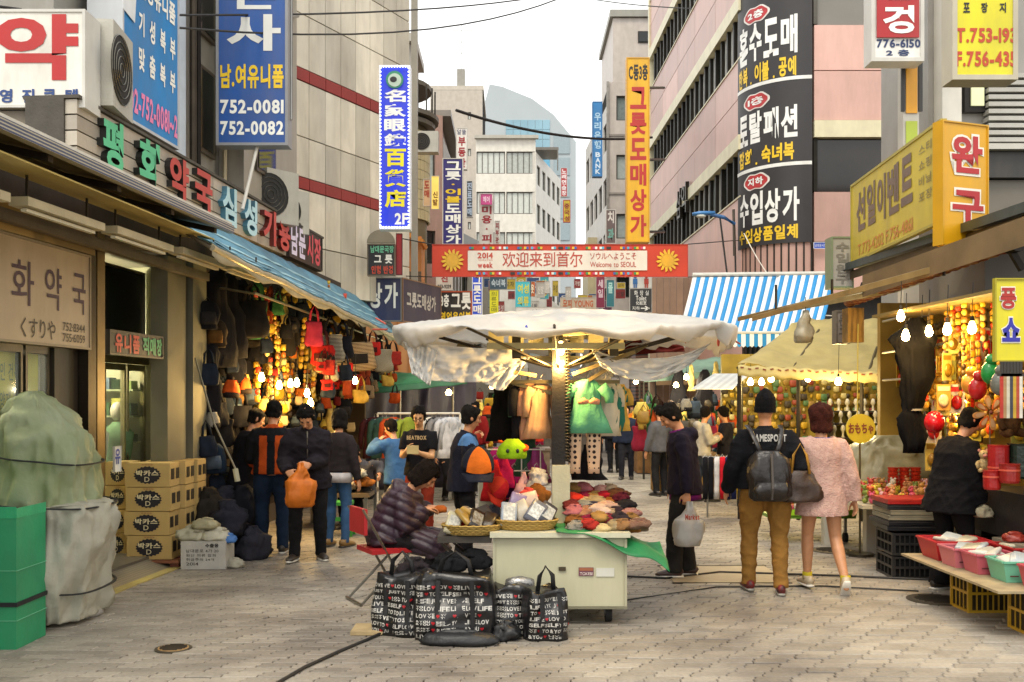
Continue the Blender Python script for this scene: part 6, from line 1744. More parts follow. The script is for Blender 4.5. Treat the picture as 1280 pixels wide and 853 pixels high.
# table of packaged goods at left of rail: heap and green stool
hp = thing('goods_table', 'low table heaped with folded clothes left of the seated woman', 'table', (-2.7, 13.6, 0))
MB().box((-2.9, 13.3, .45), (-1.9, 14.3, .5)).build('table_top', paint('6a5a44'), hp)
for x, y in ((-2.85, 13.35), (-1.95, 13.35), (-2.85, 14.25), (-1.95, 14.25)): MB().box((x - .02, y - .02, 0), (x + .02, y + .02, .45)).build('leg', metal(), hp)
def bundle(p, w, d, h, m_, label, group=None, seed=0, name='folded_scarf', cat='scarf', rz=0.0):
 t = thing(name, label, cat, p, rz, group)
 rows = interp([(0, w * .8, d * .8, 0, 0), (h * .25, w, d, 0, 0), (h * .5, w * .96, d * .96, .01, 0), (h * .8, w * .8, d * .8, 0, 0), (h, w * .35, d * .35, 0, 0)], 9)
 crumple(rows, (0, 0, 0), min(w, h) * .16, 30, 1.2 / w, seed, 2.4, min(w, d) * .06).build('cloth', m_, t, smooth=True, local=True)
 rows = interp([(h * .7, w * .6, d * .6, 0, 0), (h * 1.05, w * .5, d * .45, .01, .01), (h * 1.18, w * .2, d * .2, 0, 0)], 6)
 crumple(rows, (0, 0, 0), min(w, h) * .14, 24, 1.6 / w, seed + 4, 2.2, min(w, d) * .04).build('fold', m_, t, smooth=True, local=True)
 return t
for i in range(34):
 x, y = R.uniform(-2.85, -1.95), R.uniform(13.35, 14.25)
 bundle((x, y, .5 + R.uniform(0, .25)), R.uniform(.08, .16), R.uniform(.08, .14), R.uniform(.06, .12), cloth(R.choice(['7a2a1c', '8a8a82', 'b9b2a0', '2f3a4a', 'a8642a', '5a2430', '23262c', 'c9bfa8'])), 'crumpled garment heaped on the low table left of the seated woman', 'garments heaped on the low table', i, 'folded_garment', 'garment', R.random() * 3)
st = thing('plastic_stool', 'bright green plastic stool beside the low goods table', 'stool', (-2.22, 12.9, 0))
MB().box((-2.4, 12.75, .4), (-2.06, 13.05, .44)).build('seat', paint('2f9a3c'), st)
for x, y in ((-2.38, 12.78), (-2.09, 12.78), (-2.38, 13.02), (-2.09, 13.02)): MB().bar((x, y, .4), (x * 1.0 + (.03 if x > -2.2 else -.03), y, 0), .045).build('leg', paint('2f9a3c'), st)
MB().box((-2.38, 12.765, .2), (-2.09, 12.78, .25)).build('rung', paint('2f9a3c'), st)
# ---- left foreground: wrapped load, green box, stand, cartons
wl = thing('wrapped_load', 'tall goods load wrapped in greenish plastic over white tarpaulin at the left edge', 'wrapped goods', (-3.62, 7.95, 0))
rows = interp([(.04, .27, .4, 0, 0), (.15, .33, .46, 0, 0), (.5, .36, .48, 0, 0), (.82, .38, .5, .01, 0), (.93, .34, .46, 0, 0), (.95, .2, .3, 0, 0)], 30)
crumple(rows, (-3.63, 7.98, 0), .045, 110, 2.6, 2).build('white_cover', mat('a9a796', rough=.75, var=.16, sc_=2, bump=.6, bs=11, dirt=.4), wl, smooth=True)
rows = interp([(.9, .30, .42, -.04, 0), (1.0, .32, .44, -.04, 0), (1.25, .315, .43, -.05, 0), (1.45, .29, .4, -.07, 0), (1.62, .22, .3, -.12, 0), (1.76, .13, .2, -.16, 0), (1.82, .04, .08, -.18, 0)], 32)
crumple(rows, (-3.63, 7.98, 0), .04, 110, 2.4, 7, 2.8, .004).build('green_wrap', mat('6f7c4e', rough=.65, var=.22, sc_=2.2, bump=.6, bs=10, c2='959c80'), wl, smooth=True)
def strap(z, rx, ry, cx, tilt, w=.03):
 pts = []
 for i in range(33):
  q = 2 * math.pi * i / 32; c, s = math.cos(q), math.sin(q)
  c2, s2 = math.copysign(abs(c) ** .67, c), math.copysign(abs(s) ** .67, s)
  pts.append(V((cx + rx * c2, 7.98 + ry * s2, z + tilt * c)))
 MB().loft(pts, [(.007, w / 2)] * 33, 6, side=(0, 0, 1)).build('strap', mat('15181c', rough=.6, bump=0), wl)
strap(1.29, .335, .455, -3.68, -.05); strap(.94, .385, .505, -3.63, -.03); strap(.30, .375, .5, -3.63, -.04)
gb_ = thing('green_box', 'upright bright green corrugated plastic box at the bottom left corner', 'box', (-3.8, 7.2, 0))
MB().box((-4.2, 7.0, .0), (-3.47, 7.44, .92)).build('box_body', mat('1f8a5c', rough=.45, var=.12, sc_=3, bump=.1, dirt=.12), gb_)
for z in (.2, .55): MB().box((-4.21, 6.994, z), (-3.463, 7.446, z + .004)).build('crease', paint('6ab892'), gb_)
MB().box((-4.21, 6.99, .3), (-3.46, 7.45, .33)).build('strap', mat('15181c', rough=.6), gb_)
for f_, g_ in (((-4.2, 6.995, .92), (-3.47, 7.0, 1.0)), ((-3.472, 7.0, .92), (-3.467, 7.44, .99))): MB().box(f_, g_).build('flap', mat('2a9a68', rough=.45, var=.1), gb_)
us = thing('parasol_base', 'grey concrete parasol base with a yellow pole stub before the wrapped load', 'parasol base', P(97, 765, 8.2))
q = P(97, 769, 8.13); q.z = 0
MB().lathe(q, [(.19, .0), (.2, .015), (.19, .05), (.15, .075), (.06, .085), (.04, .09)], 28).build('base', mat('8f8c86', rough=.7, var=.15, dirt=.3), us, smooth=True)
MB().lathe(q, [(.03, .08), (.03, .47), (.024, .475)], 14).build('pole_stub', paint('b8922a', dirt=.3), us); MB().lathe(q, [(.034, .36), (.034, .42)], 14).build('clamp', paint('1c1b1a'), us)
# cartons with the round black mark
def carton(label, x, y, z, w, d, h, text=True, rz=0.0, grp='tan medicine drink cartons'):
 t = thing('carton', label, 'cardboard box', (x, y, z), rz, grp)
 tan = mat('bfa164', rough=.75, var=.07, sc_=3, bump=.05, dirt=.06)
 MB().box((-w / 2, 0, .002), (w / 2, d, h - .004)).build('box', tan, t, local=True)
 MB().box((-w / 2 + .01, -.0015, h * .5), (w / 2 - .01, 0, h * .505)).build('seam', paint('7a5f38'), t, local=True) if not text else None
 MB().box((-w / 2, .0, h - .0038), (w / 2, .0 + d * .02, h - .002)).build('tape', paint('94733f'), t, local=True)
 n = 40; ps = []
 sx = w * .31; sz = h * .38
 for i in range(n):
  q = 2 * math.pi * i / n; k_ = 1 if i % 2 else .88
  ps.append((sx * k_ * math.cos(q), -.002, h * .5 + sz * k_ * math.sin(q)))
 if text:
  MB().add(ps, [tuple(range(n))]).build('round_mark', paint('1d1c2a'), t, local=True)
  M_ = Matrix.Translation((x, y, z)) @ Matrix.Rotation(rz, 4, 'Z')
  letters(t, M_ @ V((-w / 2, 0, 0)), M_.to_3x3() @ V((w, 0, 0)), h, [('박카스', .25, .46, .75, .70, 'e6d9b0', .03), ('D', .44, .22, .55, .42, 'e6d9b0', .01), ('자양강장', .38, .9, .62, .955, '8a3a22', 0)], off=.004)
  for k_ in range(2):
   MB().box((w / 2 + .0015, .03 + k_ * d * .5, h * .3), (w / 2 + .003, .03 + d * .35 + k_ * d * .5, h * .75)).build('side_mark', paint('2a2622'), t, local=True)
 return t
lev = ['bottom', 'second', 'third', 'top']
for j in range(4):
 carton('tan drink carton with a spiky black mark, %s of the front stack' % lev[j], -3.80 + (.02, -.01, .01, 0)[j], 10.42, .085 + j * .252, .47, .3, .25)
 carton('tan drink carton, %s of the narrow left stack beside the front one' % lev[j], -4.2, 10.62 + .01 * j, .085 + j * .252, .26, .3, .25)
 for k_ in range(1, 3):
  carton('tan drink carton in row %s behind the front stack, %s level' % (['', 'two', 'three'][k_], lev[j]), -3.77 + .03 * k_, 10.42 + .315 * k_, .085 + j * .252, .47, .3, .25)
t = thing('pallet', 'reddish wooden pallet under the tan cartons', 'pallet', (-3.8, 10.6, 0))
for i in range(4): MB().box((-4.35, 10.36 + i * .27, .055), (-3.45, 10.54 + i * .27, .08)).build('slat', mat('7a4a34', rough=.7, var=.2), t)
for x in (-4.3, -3.9, -3.55): MB().box((x, 10.38, .015), (x + .09, 11.3, .054)).build('runner', mat('5f3424', rough=.7, var=.2), t)
# white carton with cloth heap, dark bag heap
a = P(226, 712, 10.32)
t = thing('white_carton', 'white cardboard box with faint printed lines under a heap of cloth', 'cardboard box', (a.x, 10.32, 0))
MB().box((a.x, 10.32, .0), (a.x + .46, 10.65, .29)).build('box', mat('bdbab2', rough=.6, var=.08, dirt=.15), t)
letters(t, (a.x, 10.32, 0), (.46, 0, 0), .29, [('수출용', .55, .78, .85, .92, '3a3a3a', .02), ('남대문로 4가 20', .12, .6, .85, .72, '55524e', .0), ('원단 의류 잡화', .12, .45, .8, .55, '55524e', 0), ('취급주의 24개', .12, .3, .75, .4, '55524e', 0), ('2014', .12, .14, .4, .25, '55524e', 0)])
for i, (dx, dz, w_, c) in enumerate(((.1, .3, .19, 'a8a38c'), (.32, .3, .16, 'b5b09c'), (.22, .42, .14, '9d9678'), (.42, .28, .12, '3a6aa8'), (.5, .05, .12, '9a9584'), (.05, .25, .1, 'b0ab98'))):
 bundle((a.x + dx, 10.45, dz - .02 if dz > .1 else 0), w_, w_ * .8, w_ * .75, mat(c, rough=.6, var=.15, bump=.3, bs=30), ['pale crumpled cloth sack on the left of the white box', 'pale crumpled cloth sack on the right of the white box', 'olive tinted cloth on top of the white box heap', 'small blue plastic bundle beside the cloth heap', 'beige cloth fallen to the ground right of the white box', 'small pale cloth end hanging left of the white box'][i], None, i * 3, 'cloth_sack', 'cloth bundle')
for i in range(9):
 u, v = 262 + (i % 5) * 14 + R.uniform(-4, 4), 700 - (i // 5) * 3
 Y = 10.9 + R.uniform(0, .8); p = P(u, 0, Y)
 bundle((p.x, Y, 0 if i < 5 else .28), R.uniform(.17, .26), .2, R.uniform(.26, .42), cloth(R.choice(['1c1b20', '2a2a33', '23242b', '33323a', '2b2620'])), 'dark bulging bag, %s from the left in the %s layer of the heap' % (['first', 'second', 'third', 'fourth', 'fifth'][i % 5], 'lower' if i < 5 else 'upper'), 'dark bags heaped by the stall entrance', i * 2, 'dark_bag', 'bag', R.random() * 3)
t = thing('hook_pole', 'long thin metal hook pole leaning against the bag stall', 'pole', P(250, 450, 11.2))
m = MB(); m.loft([P(244, 448, 11.2), P(268, 530, 10.9), P(297, 592, 10.7)], .01, 6); m.build('rod', metal('b0a890'), t)
MB().loft([P(294, 586, 10.7), P(297, 602, 10.7)], .03, 8).build('grip', paint('b9b292'), t)
# ---------------------------------------------------------------- the vendor cart
CX = .40
ck = thing('vendor_cart', 'cream painted wheeled vendor cart with centre post in the middle of the lane', 'cart', (.37, 8.2, 0))
cr_ = mat('b9b597', rough=.45, var=.06, sc_=2, bump=.04, dirt=.22)
MB().box((-.145, 7.73, .14), (.885, 8.9, .68)).build('body', cr_, ck)
MB().box((-.17, 7.68, .69), (.91, 8.95, .73)).build('counter', mat('c4c0a6', rough=.4, var=.06, dirt=.15), ck)
MB().box((-.15, 7.715, .135), (.89, 7.728, .155)).build('bottom_trim', metal('8a8672', .5), ck)
for x in (-.148, .868): MB().box((x, 7.716, .156), (x + .02, 7.729, .675)).build('edge_trim', paint('aba78c'), ck)
for x, y in ((-.02, 7.9), (.76, 7.9), (-.02, 8.75), (.76, 8.75)):
 f_ = MB().loft([(x - .025, y, .075), (x + .025, y, .075)], .075, 18, side=(0, 1, 0)).build('wheel', mat('1b1a19', rough=.8, bump=.2), ck)
 MB().loft([(x - .03, y, .075), (x + .03, y, .075)], .032, 12, side=(0, 1, 0)).build('hub', metal(), f_)
MB().box((.36, 7.715, .43), (.415, 7.727, .46)).build('latch', metal('5a5040', .5), ck)
MB().box((.515, 7.722, .39), (.63, 7.728, .455)).build('sticker', paint('6a3a4a'), ck); MB().box((.52, 7.72, .43), (.625, 7.7215, .452)).build('sticker_band', paint('9a5a3c'), ck)
MB().box((.65, 7.722, .385), (.79, 7.728, .45)).build('worn_label', paint('c9c8bc'), ck)
letters(ck, (.515, 7.72, .39), (.115, 0, 0), .035, [('TOKEBI', .08, .2, .92, .85, 'd8c8c0', .0)])
MB().box((.33, 8.2, .73), (.475, 8.34, 1.215)).build('lower_column', mat('c4bf9e', rough=.4, var=.05, dirt=.1), ck)
MB().box((.33, 8.22, 1.216), (.44, 8.33, 2.42)).build('post', mat('1f1b16', rough=.45, metal=.4, var=.2), ck)
m = MB(); pts = []
for i in range(420):
 q = i * math.pi / 5; pts.append(V((.455 + .026 * math.cos(q), 8.24 + .026 * math.sin(q), 1.24 + i * 1.12 / 420)))
m.loft(pts, .006, 4, side=(0, 0, 1)); m.build('coiled_cable', mat('2b2418', rough=.35, var=.1, bump=0), ck, smooth=True)
fr_ = mat('b3a878', rough=.5, var=.1, sc_=4)
for i, (a, b) in enumerate((((-.15, 8.25, 2.34), (.95, 8.25, 2.34)), ((.385, 7.7, 2.31), (.385, 9.2, 2.31)), ((.02, 7.8, 2.30), (.75, 8.8, 2.30)), ((.75, 7.8, 2.30), (.02, 8.8, 2.30)), ((-.2, 8.0, 2.18), (.9, 8.0, 2.18)), ((.0, 8.6, 2.1), (.85, 8.6, 2.1)))):
 MB().bar(a, b, .06, .05).build('beam', fr_, ck)
for i, (x, z0, z1) in enumerate(((.0, 2.08, 2.31), (.78, 2.1, 2.31))):
 MB().box((x, 7.98, z0), (x + .07, 8.03, z1)).build('slotted_plate', metal('4d4330', .5), ck)
for i in range(7): MB().box((-.2 + i * .17, 8.5 + .02 * (i % 2), 2.12 + .03 * (i % 3)), (-.2 + i * .17 + .13, 8.53 + .02 * (i % 2), 2.34)).build('board', fr_, ck)
for k_ in range(10):
 q = k_ * math.pi / 5 + .25; d = V((math.cos(q), .8 * math.sin(q), 0))
 c0 = V((.385, 8.28, 2.02)) + d * .08; c1 = V((.385, 8.28, 2.3)) + d * 1.15
 m = MB(); m.loft([c0, c1], .011, 6); m.build('strut', metal('3a332a', .4), ck)
for (a, b) in (((-.25, 8.1, 2.02), (.2, 8.3, 1.95)), ((-.45, 8.2, 2.2), (.1, 8.3, 2.02)), ((.5, 8.25, 1.96), (1.0, 8.1, 2.14)), ((-.1, 8.35, 1.9), (.9, 8.35, 1.9)), ((.55, 8.3, 1.86), (1.1, 8.15, 2.2)), ((-.3, 8.4, 1.97), (.35, 8.35, 1.8))):
 MB().bar(a, b, .02, .03).build('hanging_bar', metal('6a5c3c', .4), ck)
cp = thing('cart_canopy', 'ragged white tarpaulin canopy tied over the vendor cart', 'canopy', (.4, 8.3, 2.4))
wt_ = thin(mat('e0dedA', rough=.9, var=.08, sc_=3, bump=1.0, bs=9, dirt=.14), .55)
wd_ = thin(mat('efede8', rough=.9, var=.06, sc_=3, bump=.5, bs=9, dirt=.06), .25)
def rim(q):
 c, s = math.cos(q), math.sin(q)
 rx = 1.41 * (1 + .04 * math.sin(3 * q + 1)); ry = 1.0 * (1 + .05 * math.cos(4 * q))
 pw = 2 / 3.2
 return V((.385 + rx * math.copysign(abs(c) ** pw, c), 8.35 + ry * math.copysign(abs(s) ** pw, s), 0))
def cano(u, v):
 q = u * 2 * math.pi
 e = rim(q)
 r_ = min(v / .74, 1)
 p = V((.385, 8.35, 0)).lerp(e, r_)
 z = 2.49 - .20 * r_ ** 1.7 * (1 - .55 * abs(math.cos(q)) ** 2) - .03 * max(0, math.sin(q * 2 + 1)) * r_
 z += .04 * noise.noise(V((p.x * 3, p.y * 3, 1))) - .03 * abs(noise.noise(V((p.x * 9 + p.y * 3, p.y * 7, 4)))) - .014 * abs(noise.noise(V((p.x * 22, p.y * 22, 2)))) - .025 * r_ * abs(math.sin(q * 5))
 if v > .74:
  k_ = (v - .74) / .26
  dr = (.05 + .10 * abs(math.cos(q)) ** 2 + .035 * math.sin(q * 5 + 1) + .09 * noise.noise(V((q * 4, 2, 3))) + .04 * noise.noise(V((q * 16, 2, 3))))
  z -= dr * k_
  out = (e - V((.385, 8.35, 0))).normalized()
  p += out * (.02 * math.sin(k_ * math.pi) - .06 * k_ + .014 * math.sin(q * 37 + 3 * math.sin(q * 5)) * k_)
 return V((p.x, p.y, z))
MB().grid(cano, 150, 34).build('sheet', wt_, cp, smooth=True, solid=.003)
def drape(name, fn, m_, nu=30, nv=20): return MB().grid(fn, nu, nv).build(name, m_, cp, smooth=True, solid=.006)
def quadrape(name, a, b, c, d, amp, sag, seed, m_=wt_):
 f = quadP(a, b, c, d)
 def g_(u, v):
  p = f(u, v)
  r_ = 1 - abs(noise.noise(V((u * 6, v * 3, seed))) * 2) + .5 * (1 - abs(noise.noise(V((u * 15, v * 9, seed))) * 2))
  p += V((0, -amp * r_ * 1.8 + amp * .3 * math.sin(u * 22 + 4 * v + seed), amp * .5 * noise.noise(V((u * 3, v * 3, seed))) - sag * 4 * u * (1 - u) * (1 - v * .2)))
  return p
 drape(name, g_, wd_ if m_ is wt_ else m_)
quadrape('left_drape', P(530, 474, 7.9), P(622, 476, 8.2), P(655, 436, 8.2), P(506, 428, 7.8), .03, .02, 2)
quadrape('left_drape', P(516, 468, 7.8), P(538, 482, 7.85), P(548, 436, 7.9), P(508, 430, 7.75), .02, .0, 5)
quadrape('left_drape', P(585, 470, 8.1), P(630, 488, 8.2), P(662, 448, 8.3), P(590, 440, 8.1), .03, .02, 9)
quadrape('right_drape', P(750, 458, 8.2), P(866, 452, 8.2), P(886, 430, 8.2), P(738, 436, 8.2), .03, .14, 3)
quadrape('right_drape', P(700, 492, 9.1), P(760, 478, 9.1), P(778, 450, 9.0), P(735, 448, 9.0), .03, .02, 6)
quadrape('rear_drape', P(735, 446, 9.3), P(855, 440, 9.3), P(850, 420, 9.3), P(740, 420, 9.3), .02, .0, 8, cloth('5a201c'))
for (u, v, c) in ((658, 412, '3a4aa0'), (766, 417, 'b3392c'), (857, 424, 'b3392c'), (898, 428, 'b3392c')):
 p = P(u, v, 7.5 if u < 800 else 7.9); MB().ell(p, (.012, .01, .035), 8, 6).build('clip', paint(c), cp);
for (u, v, u1, v1) in ((482, 405, 470, 398), (484, 412, 466, 412), (908, 420, 925, 430)):
 m = MB(); m.loft([P(u, v, 8.3), P(u1, v1, 8.4)], .008, 5); m.build('tie_cord', paint('b04a3c'), cp)
# hanging clothes on the cart
def put(t, u, v, Y, rz=0.0, s=1.0): return place(t, P(u, v, Y), rz, None, None, s)
put(make_garment(mat('62a67e', rough=.9, var=.15, bump=.25, bs=60), .30, .47, .12, 1.35, 'mint green child dress with a pink bow on the right of the cart post'), 735, 471, 8.3)
p = P(736, 503, 8.2); bw = thing('ribbon_bow', 'small pink bow on the mint green dress', 'bow', p)
for s_ in (-1, 1): MB().loft([(0, 0, 0), (s_ * .04, 0, .01), (s_ * .09, 0, 0)], [(.01, .012), (.015, .028), (.01, .02)], 8, side=(0, 1, 0)).build('loop', cloth('c98a6a'), bw, local=True, smooth=True)
put(make_garment(mat('c9c0a8', rough=.9, var=.1), .26, .5, .15, 1.2, 'off white child dress beside the mint green one'), 757, 472, 8.5, .5)
put(make_garment(mat('2a6a5c', rough=.9, var=.1), .24, .45, .1, 1.2, 'teal child top right of the mint green dress'), 764, 474, 8.55, .6)
put(make_garment(mat('c9a24a', rough=.9, var=.2), .24, .42, .1, 1.3, 'yellow ochre child top at the right end of the cart rail'), 771, 478, 8.6, .6)
put(make_garment(mat('c99a72', rough=.9, var=.12), .21, .5, .22, 1.5, 'peach coloured child dress left of the cart post'), 676, 474, 8.4, .2)
put(make_garment(mat('c08a6a', rough=.9, var=.12), .2, .5, .2, 1.3, 'rose child dress behind the peach one'), 662, 476, 8.5, .9)
put(make_garment(mat('4f7a5a', rough=.9, var=.2), .22, .52, .2, 1.2, 'grey green patterned child coat left of the peach dress'), 655, 478, 8.6, .7)
put(make_garment(cloth('1c1a1c'), .2, .5, .2, 1.1, 'thin black child coat between the pastel dresses'), 650, 476, 8.5, 1.0)
put(make_cloth(cloth('15120f'), .3, .55), 631, 473, 8.7, .2)['label'] = 'shaggy black coat hanging at the left end of the cart rail'
dots = mat('c9a98a', rough=.9, kind='dots', sc_=22, c2='c9a98a', bump=.1)
dm = bpy.data.materials.get(dots.name)
cr = [n_ for n_ in dots.node_tree.nodes if n_.type == 'VALTORGB'][0]; cr.color_ramp.elements[0].color = (.03, .02, .02, 1); cr.color_ramp.elements[1].color = (*lin('cfae8e'), 1)
for i, (u, v) in enumerate(((718, 538), (742, 538))):
 t = thing('leggings', 'peach leggings with black polka dots, %s leg pair under the green dress' % ('left' if i == 0 else 'right'), 'leggings', P(u, v, 8.35))
 crumple(interp([(-.36, .05, .03, 0, 0), (-.2, .055, .035, 0, 0), (0, .06, .04, 0, 0)], 7), (0, 0, 0), .004, 18, 8).build('cloth', dots, t, local=True, smooth=True)
put(make_cloth(cloth('1b1b1e'), .26, .3), 735, 556, 8.5, 0)['label'] = 'dark grey skirt hanging between the polka dot leggings'
put(make_cloth(cloth('3a5a44'), .2, .35), 660, 545, 8.6, 0)['label'] = 'dark green cloth hanging under the pastel dresses'
put(make_cloth(cloth('8a3a6a'), .18, .3), 672, 560, 8.5, 0)['label'] = 'purple and pink skirt hanging below the peach dress'
NO = ['first', 'second', 'third', 'fourth', 'fifth', 'sixth', 'seventh', 'eighth', 'ninth']
# counter goods, right side: piles of folded scarves
cols = ['8a1a1c', 'c9b8a0', '2a2226', '6a3a1c', 'b0281c', '9a7a4a', '3a2a4a', 'c98a84', '8a2a5a', 'a05a22', '7a7266', 'b9485a', '4a2a20', 'd0c4b0']
pos = []
for j, (y, n_, z) in enumerate(((7.82, 6, .73), (7.93, 6, .77), (8.04, 6, .81), (8.16, 6, .85), (8.28, 5, .89), (8.42, 5, .92), (8.56, 5, .94))):
 for i in range(n_):
  pos.append((.5 + i * (.52 - .02 * j) / n_ * 1.1 + R.uniform(-.02, .02), y + R.uniform(-.02, .02), z + R.uniform(-.01, .02)))
MB().add([(.42, 7.84, .731), (1.0, 7.84, .731), (1.0, 8.7, .731), (.42, 8.7, .731), (.46, 8.0, .8), (.96, 8.0, .8), (.96, 8.7, .93), (.46, 8.7, .93)], [(0, 3, 2, 1), (4, 5, 6, 7), (0, 1, 5, 4), (1, 2, 6, 5), (2, 3, 7, 6), (3, 0, 4, 7)]).build('carton', mat('8a6a3a', rough=.8, var=.15), None, label='slanted brown cardboard carton under the pile of scarves on the cart', cat='cardboard box')
hc = ['1d1a1c', 'b02a1c', 'a8976e', '8a7a5c', '7a4a1a', '4a1420', '6a421e', '6a1430', '8a6a3a', '961824', '2a2226', '7a5a30', '9a5a5c', '7a1418', 'b59a88', '8f7a60', '2a1e24', 'a08070', '5a2020', '77756c', '3a3440', 'b0a084', '564c44']
for i, (x, y, z) in enumerate(pos):
 if i in (0, 4): bundle((x, y, z), .085, .08, .07, stripes('1c1a1c', 'b0a898', 60) if i == 0 else cloth('7a5a3a'), 'striped dark knitted scarf at the front left of the pile' if i == 0 else 'brown ribbed scarf at the front right edge of the pile', None, i)
 else: bundle((x, y, z), R.uniform(.075, .105), R.uniform(.065, .09), R.uniform(.05, .08), stripes(hc[i % 23], hc[(i * 7 + 3) % 23], 45) if i % 4 == 1 else cloth(hc[i % len(hc)]), '%s folded scarf from the left in the %s row of the pile on the cart' % ((NO[i % 6], NO[i // 6]) if i < 24 else (NO[(i - 24) % 5], NO[(i - 24) // 5 + 4])), 'folded scarves piled on the cart', i * 5, rz=R.uniform(-.5, .5))
for x in (.95, 1.02): bundle((x, 7.95 + (x - .95), .7), .07, .08, .08, cloth('8a5a2a' if x < 1 else '6a5a48'), 'brown knitted scarf slipping off the right end of the counter' if x < 1 else 'grey brown scarf at the far right end of the counter', None, 9)
gs = thing('green_cloth', 'bright green cloth sheet hanging over the right edge of the cart counter', 'cloth', (.8, 7.8, .7))
def gcl(u, v):
 x = .34 + u * .86; drop = max(0, x - .55) * .33
 y = 7.66 - .02 * math.sin(u * 20) + v * .5
 z = .742 - drop * (1 - v * .3) - .03 * math.sin(u * 13 + v * 3) * u
 if v < .25: z -= (.25 - v) * .3 * u
 return V((x, y - .03 * u, z))
MB().grid(gcl, 36, 14).build('sheet', mat('14703c', rough=.6, var=.15, bump=.2), gs, smooth=True, solid=.005)
# wicker baskets with packets
def basket(x, y, z, rx, ry, label):
 t = thing('wicker_basket', label, 'basket', (x, y, z))
 wk = mat('b5964c', rough=.7, var=.2, sc_=30, kind='stripe', c2='8a6a2c', bump=.4)
 MB().loft([(0, 0, 0), (0, 0, .015)], [(rx * .85, ry * .85)] * 2, 28).build('bottom', wk, t, local=True)
 for i in range(5):
  r_ = .86 + i * .035; z_ = .015 + i * .014
  MB().loft([(rx * r_ * math.cos(q), ry * r_ * math.sin(q), z_ + .003 * math.sin(q * 24 + i * math.pi)) for q in [k_ * math.pi / 36 for k_ in range(73)]], .009, 6, side=(0, 0, 1), cap=False).build('cane', wk, t, local=True, smooth=True)
 return t
basket(-.315, 7.86, .70, .235, .16, 'left wicker basket holding tan and black packets on the cart')
basket(.115, 7.88, .735, .245, .15, 'right wicker basket holding white labelled packets beside the post')
MB().box((-.58, 7.75, .64), (-.16, 8.3, .69)).build('side_shelf', mat('3a342c', rough=.7), ck)
for (a, b) in (((-.56, 7.8, .64), (-.16, 7.8, .3)), ((-.56, 8.25, .64), (-.16, 8.25, .3))): MB().bar(a, b, .02).build('shelf_bracket', metal('3a342c'), ck)
def packet(x, y, z, w, h, d, c, label, rot=(0, 0, 0), win=None):
 t = thing('packet', label, 'packet', (x, y, z)); t.rotation_euler = rot
 mb = MB().loft([(0, 0, -h / 2), (0, 0, -h * .45), (0, 0, h * .45), (0, 0, h / 2)], [(w * .46, d * .1), (w * .5, d * .5), (w * .5, d * .5), (w * .46, d * .1)], 14, side=(1, 0, 0), power=4)
 mb.build('wrap', mat(c, rough=.3, var=.12, sc_=14, bump=.15), t, local=True, smooth=True)
 if win: MB().box((-w * .36, -d * .5 - .004, -h * .3), (w * .36, -d * .5 - .001, h * .3)).build('label_card', mat(win, rough=.4, var=.3, sc_=50, c2='8a8a84'), t, local=True)
 return t
for i, (dx, dy, dz, c, wn, r_) in enumerate(((-.15, -.03, .05, 'b0a88a', 'c9c4b4', (-.5, .4, .2)), (-.05, -.02, .09, '9a7a3a', None, (-1.0, .3, .9)), (.03, -.04, .08, '2a2018', '4a3a24', (-.7, .5, .3)), (.12, 0, .06, '3a2e20', None, (-.9, .2, -.4)), (.0, .08, .12, 'a8843a', None, (-1.2, .1, 1.2)), (.1, .08, .1, '5a5048', None, (-.8, -.3, .4)))):
 packet(-.31 + dx, 7.86 + dy, .73 + dz, .12, .19, .05, c, ['pale packet leaning in the left basket', 'tan rolled packet in the left basket', 'black windowed packet in the middle of the left basket', 'dark brown packet at the right of the left basket', 'tan tube shaped packet lying on the left basket', 'grey packet at the back of the left basket'][i], r_, wn)
for i, (dx, dy, dz, c, wn, r_) in enumerate(((-.14, -.02, .08, '8a94a0', 'c4c4bc', (-.5, .1, .1)), (-.03, .02, .09, 'a8a090', None, (-.4, -.5, 0)), (.07, -.04, .1, '5a5c66', 'cfd0cc', (-.55, .55, -.1)), (.16, 0, .08, '3a3a40', 'b9bab4', (-.6, .6, .2)), (-.08, .08, .14, '7a6a8a', None, (-.2, .3, 0)), (.04, .1, .15, 'b09a8a', None, (-.3, -.2, .3)))):
 packet(.115 + dx, 7.88 + dy, .77 + dz, .13, .2, .05, c, ['packet with a white card at the left of the right basket', 'pale packet tilted left in the right basket', 'packet with a printed white label in the right basket', 'grey packet against the cart post', 'purple tinted packet at the back of the right basket', 'pinkish packet at the back of the right basket'][i], r_, wn)
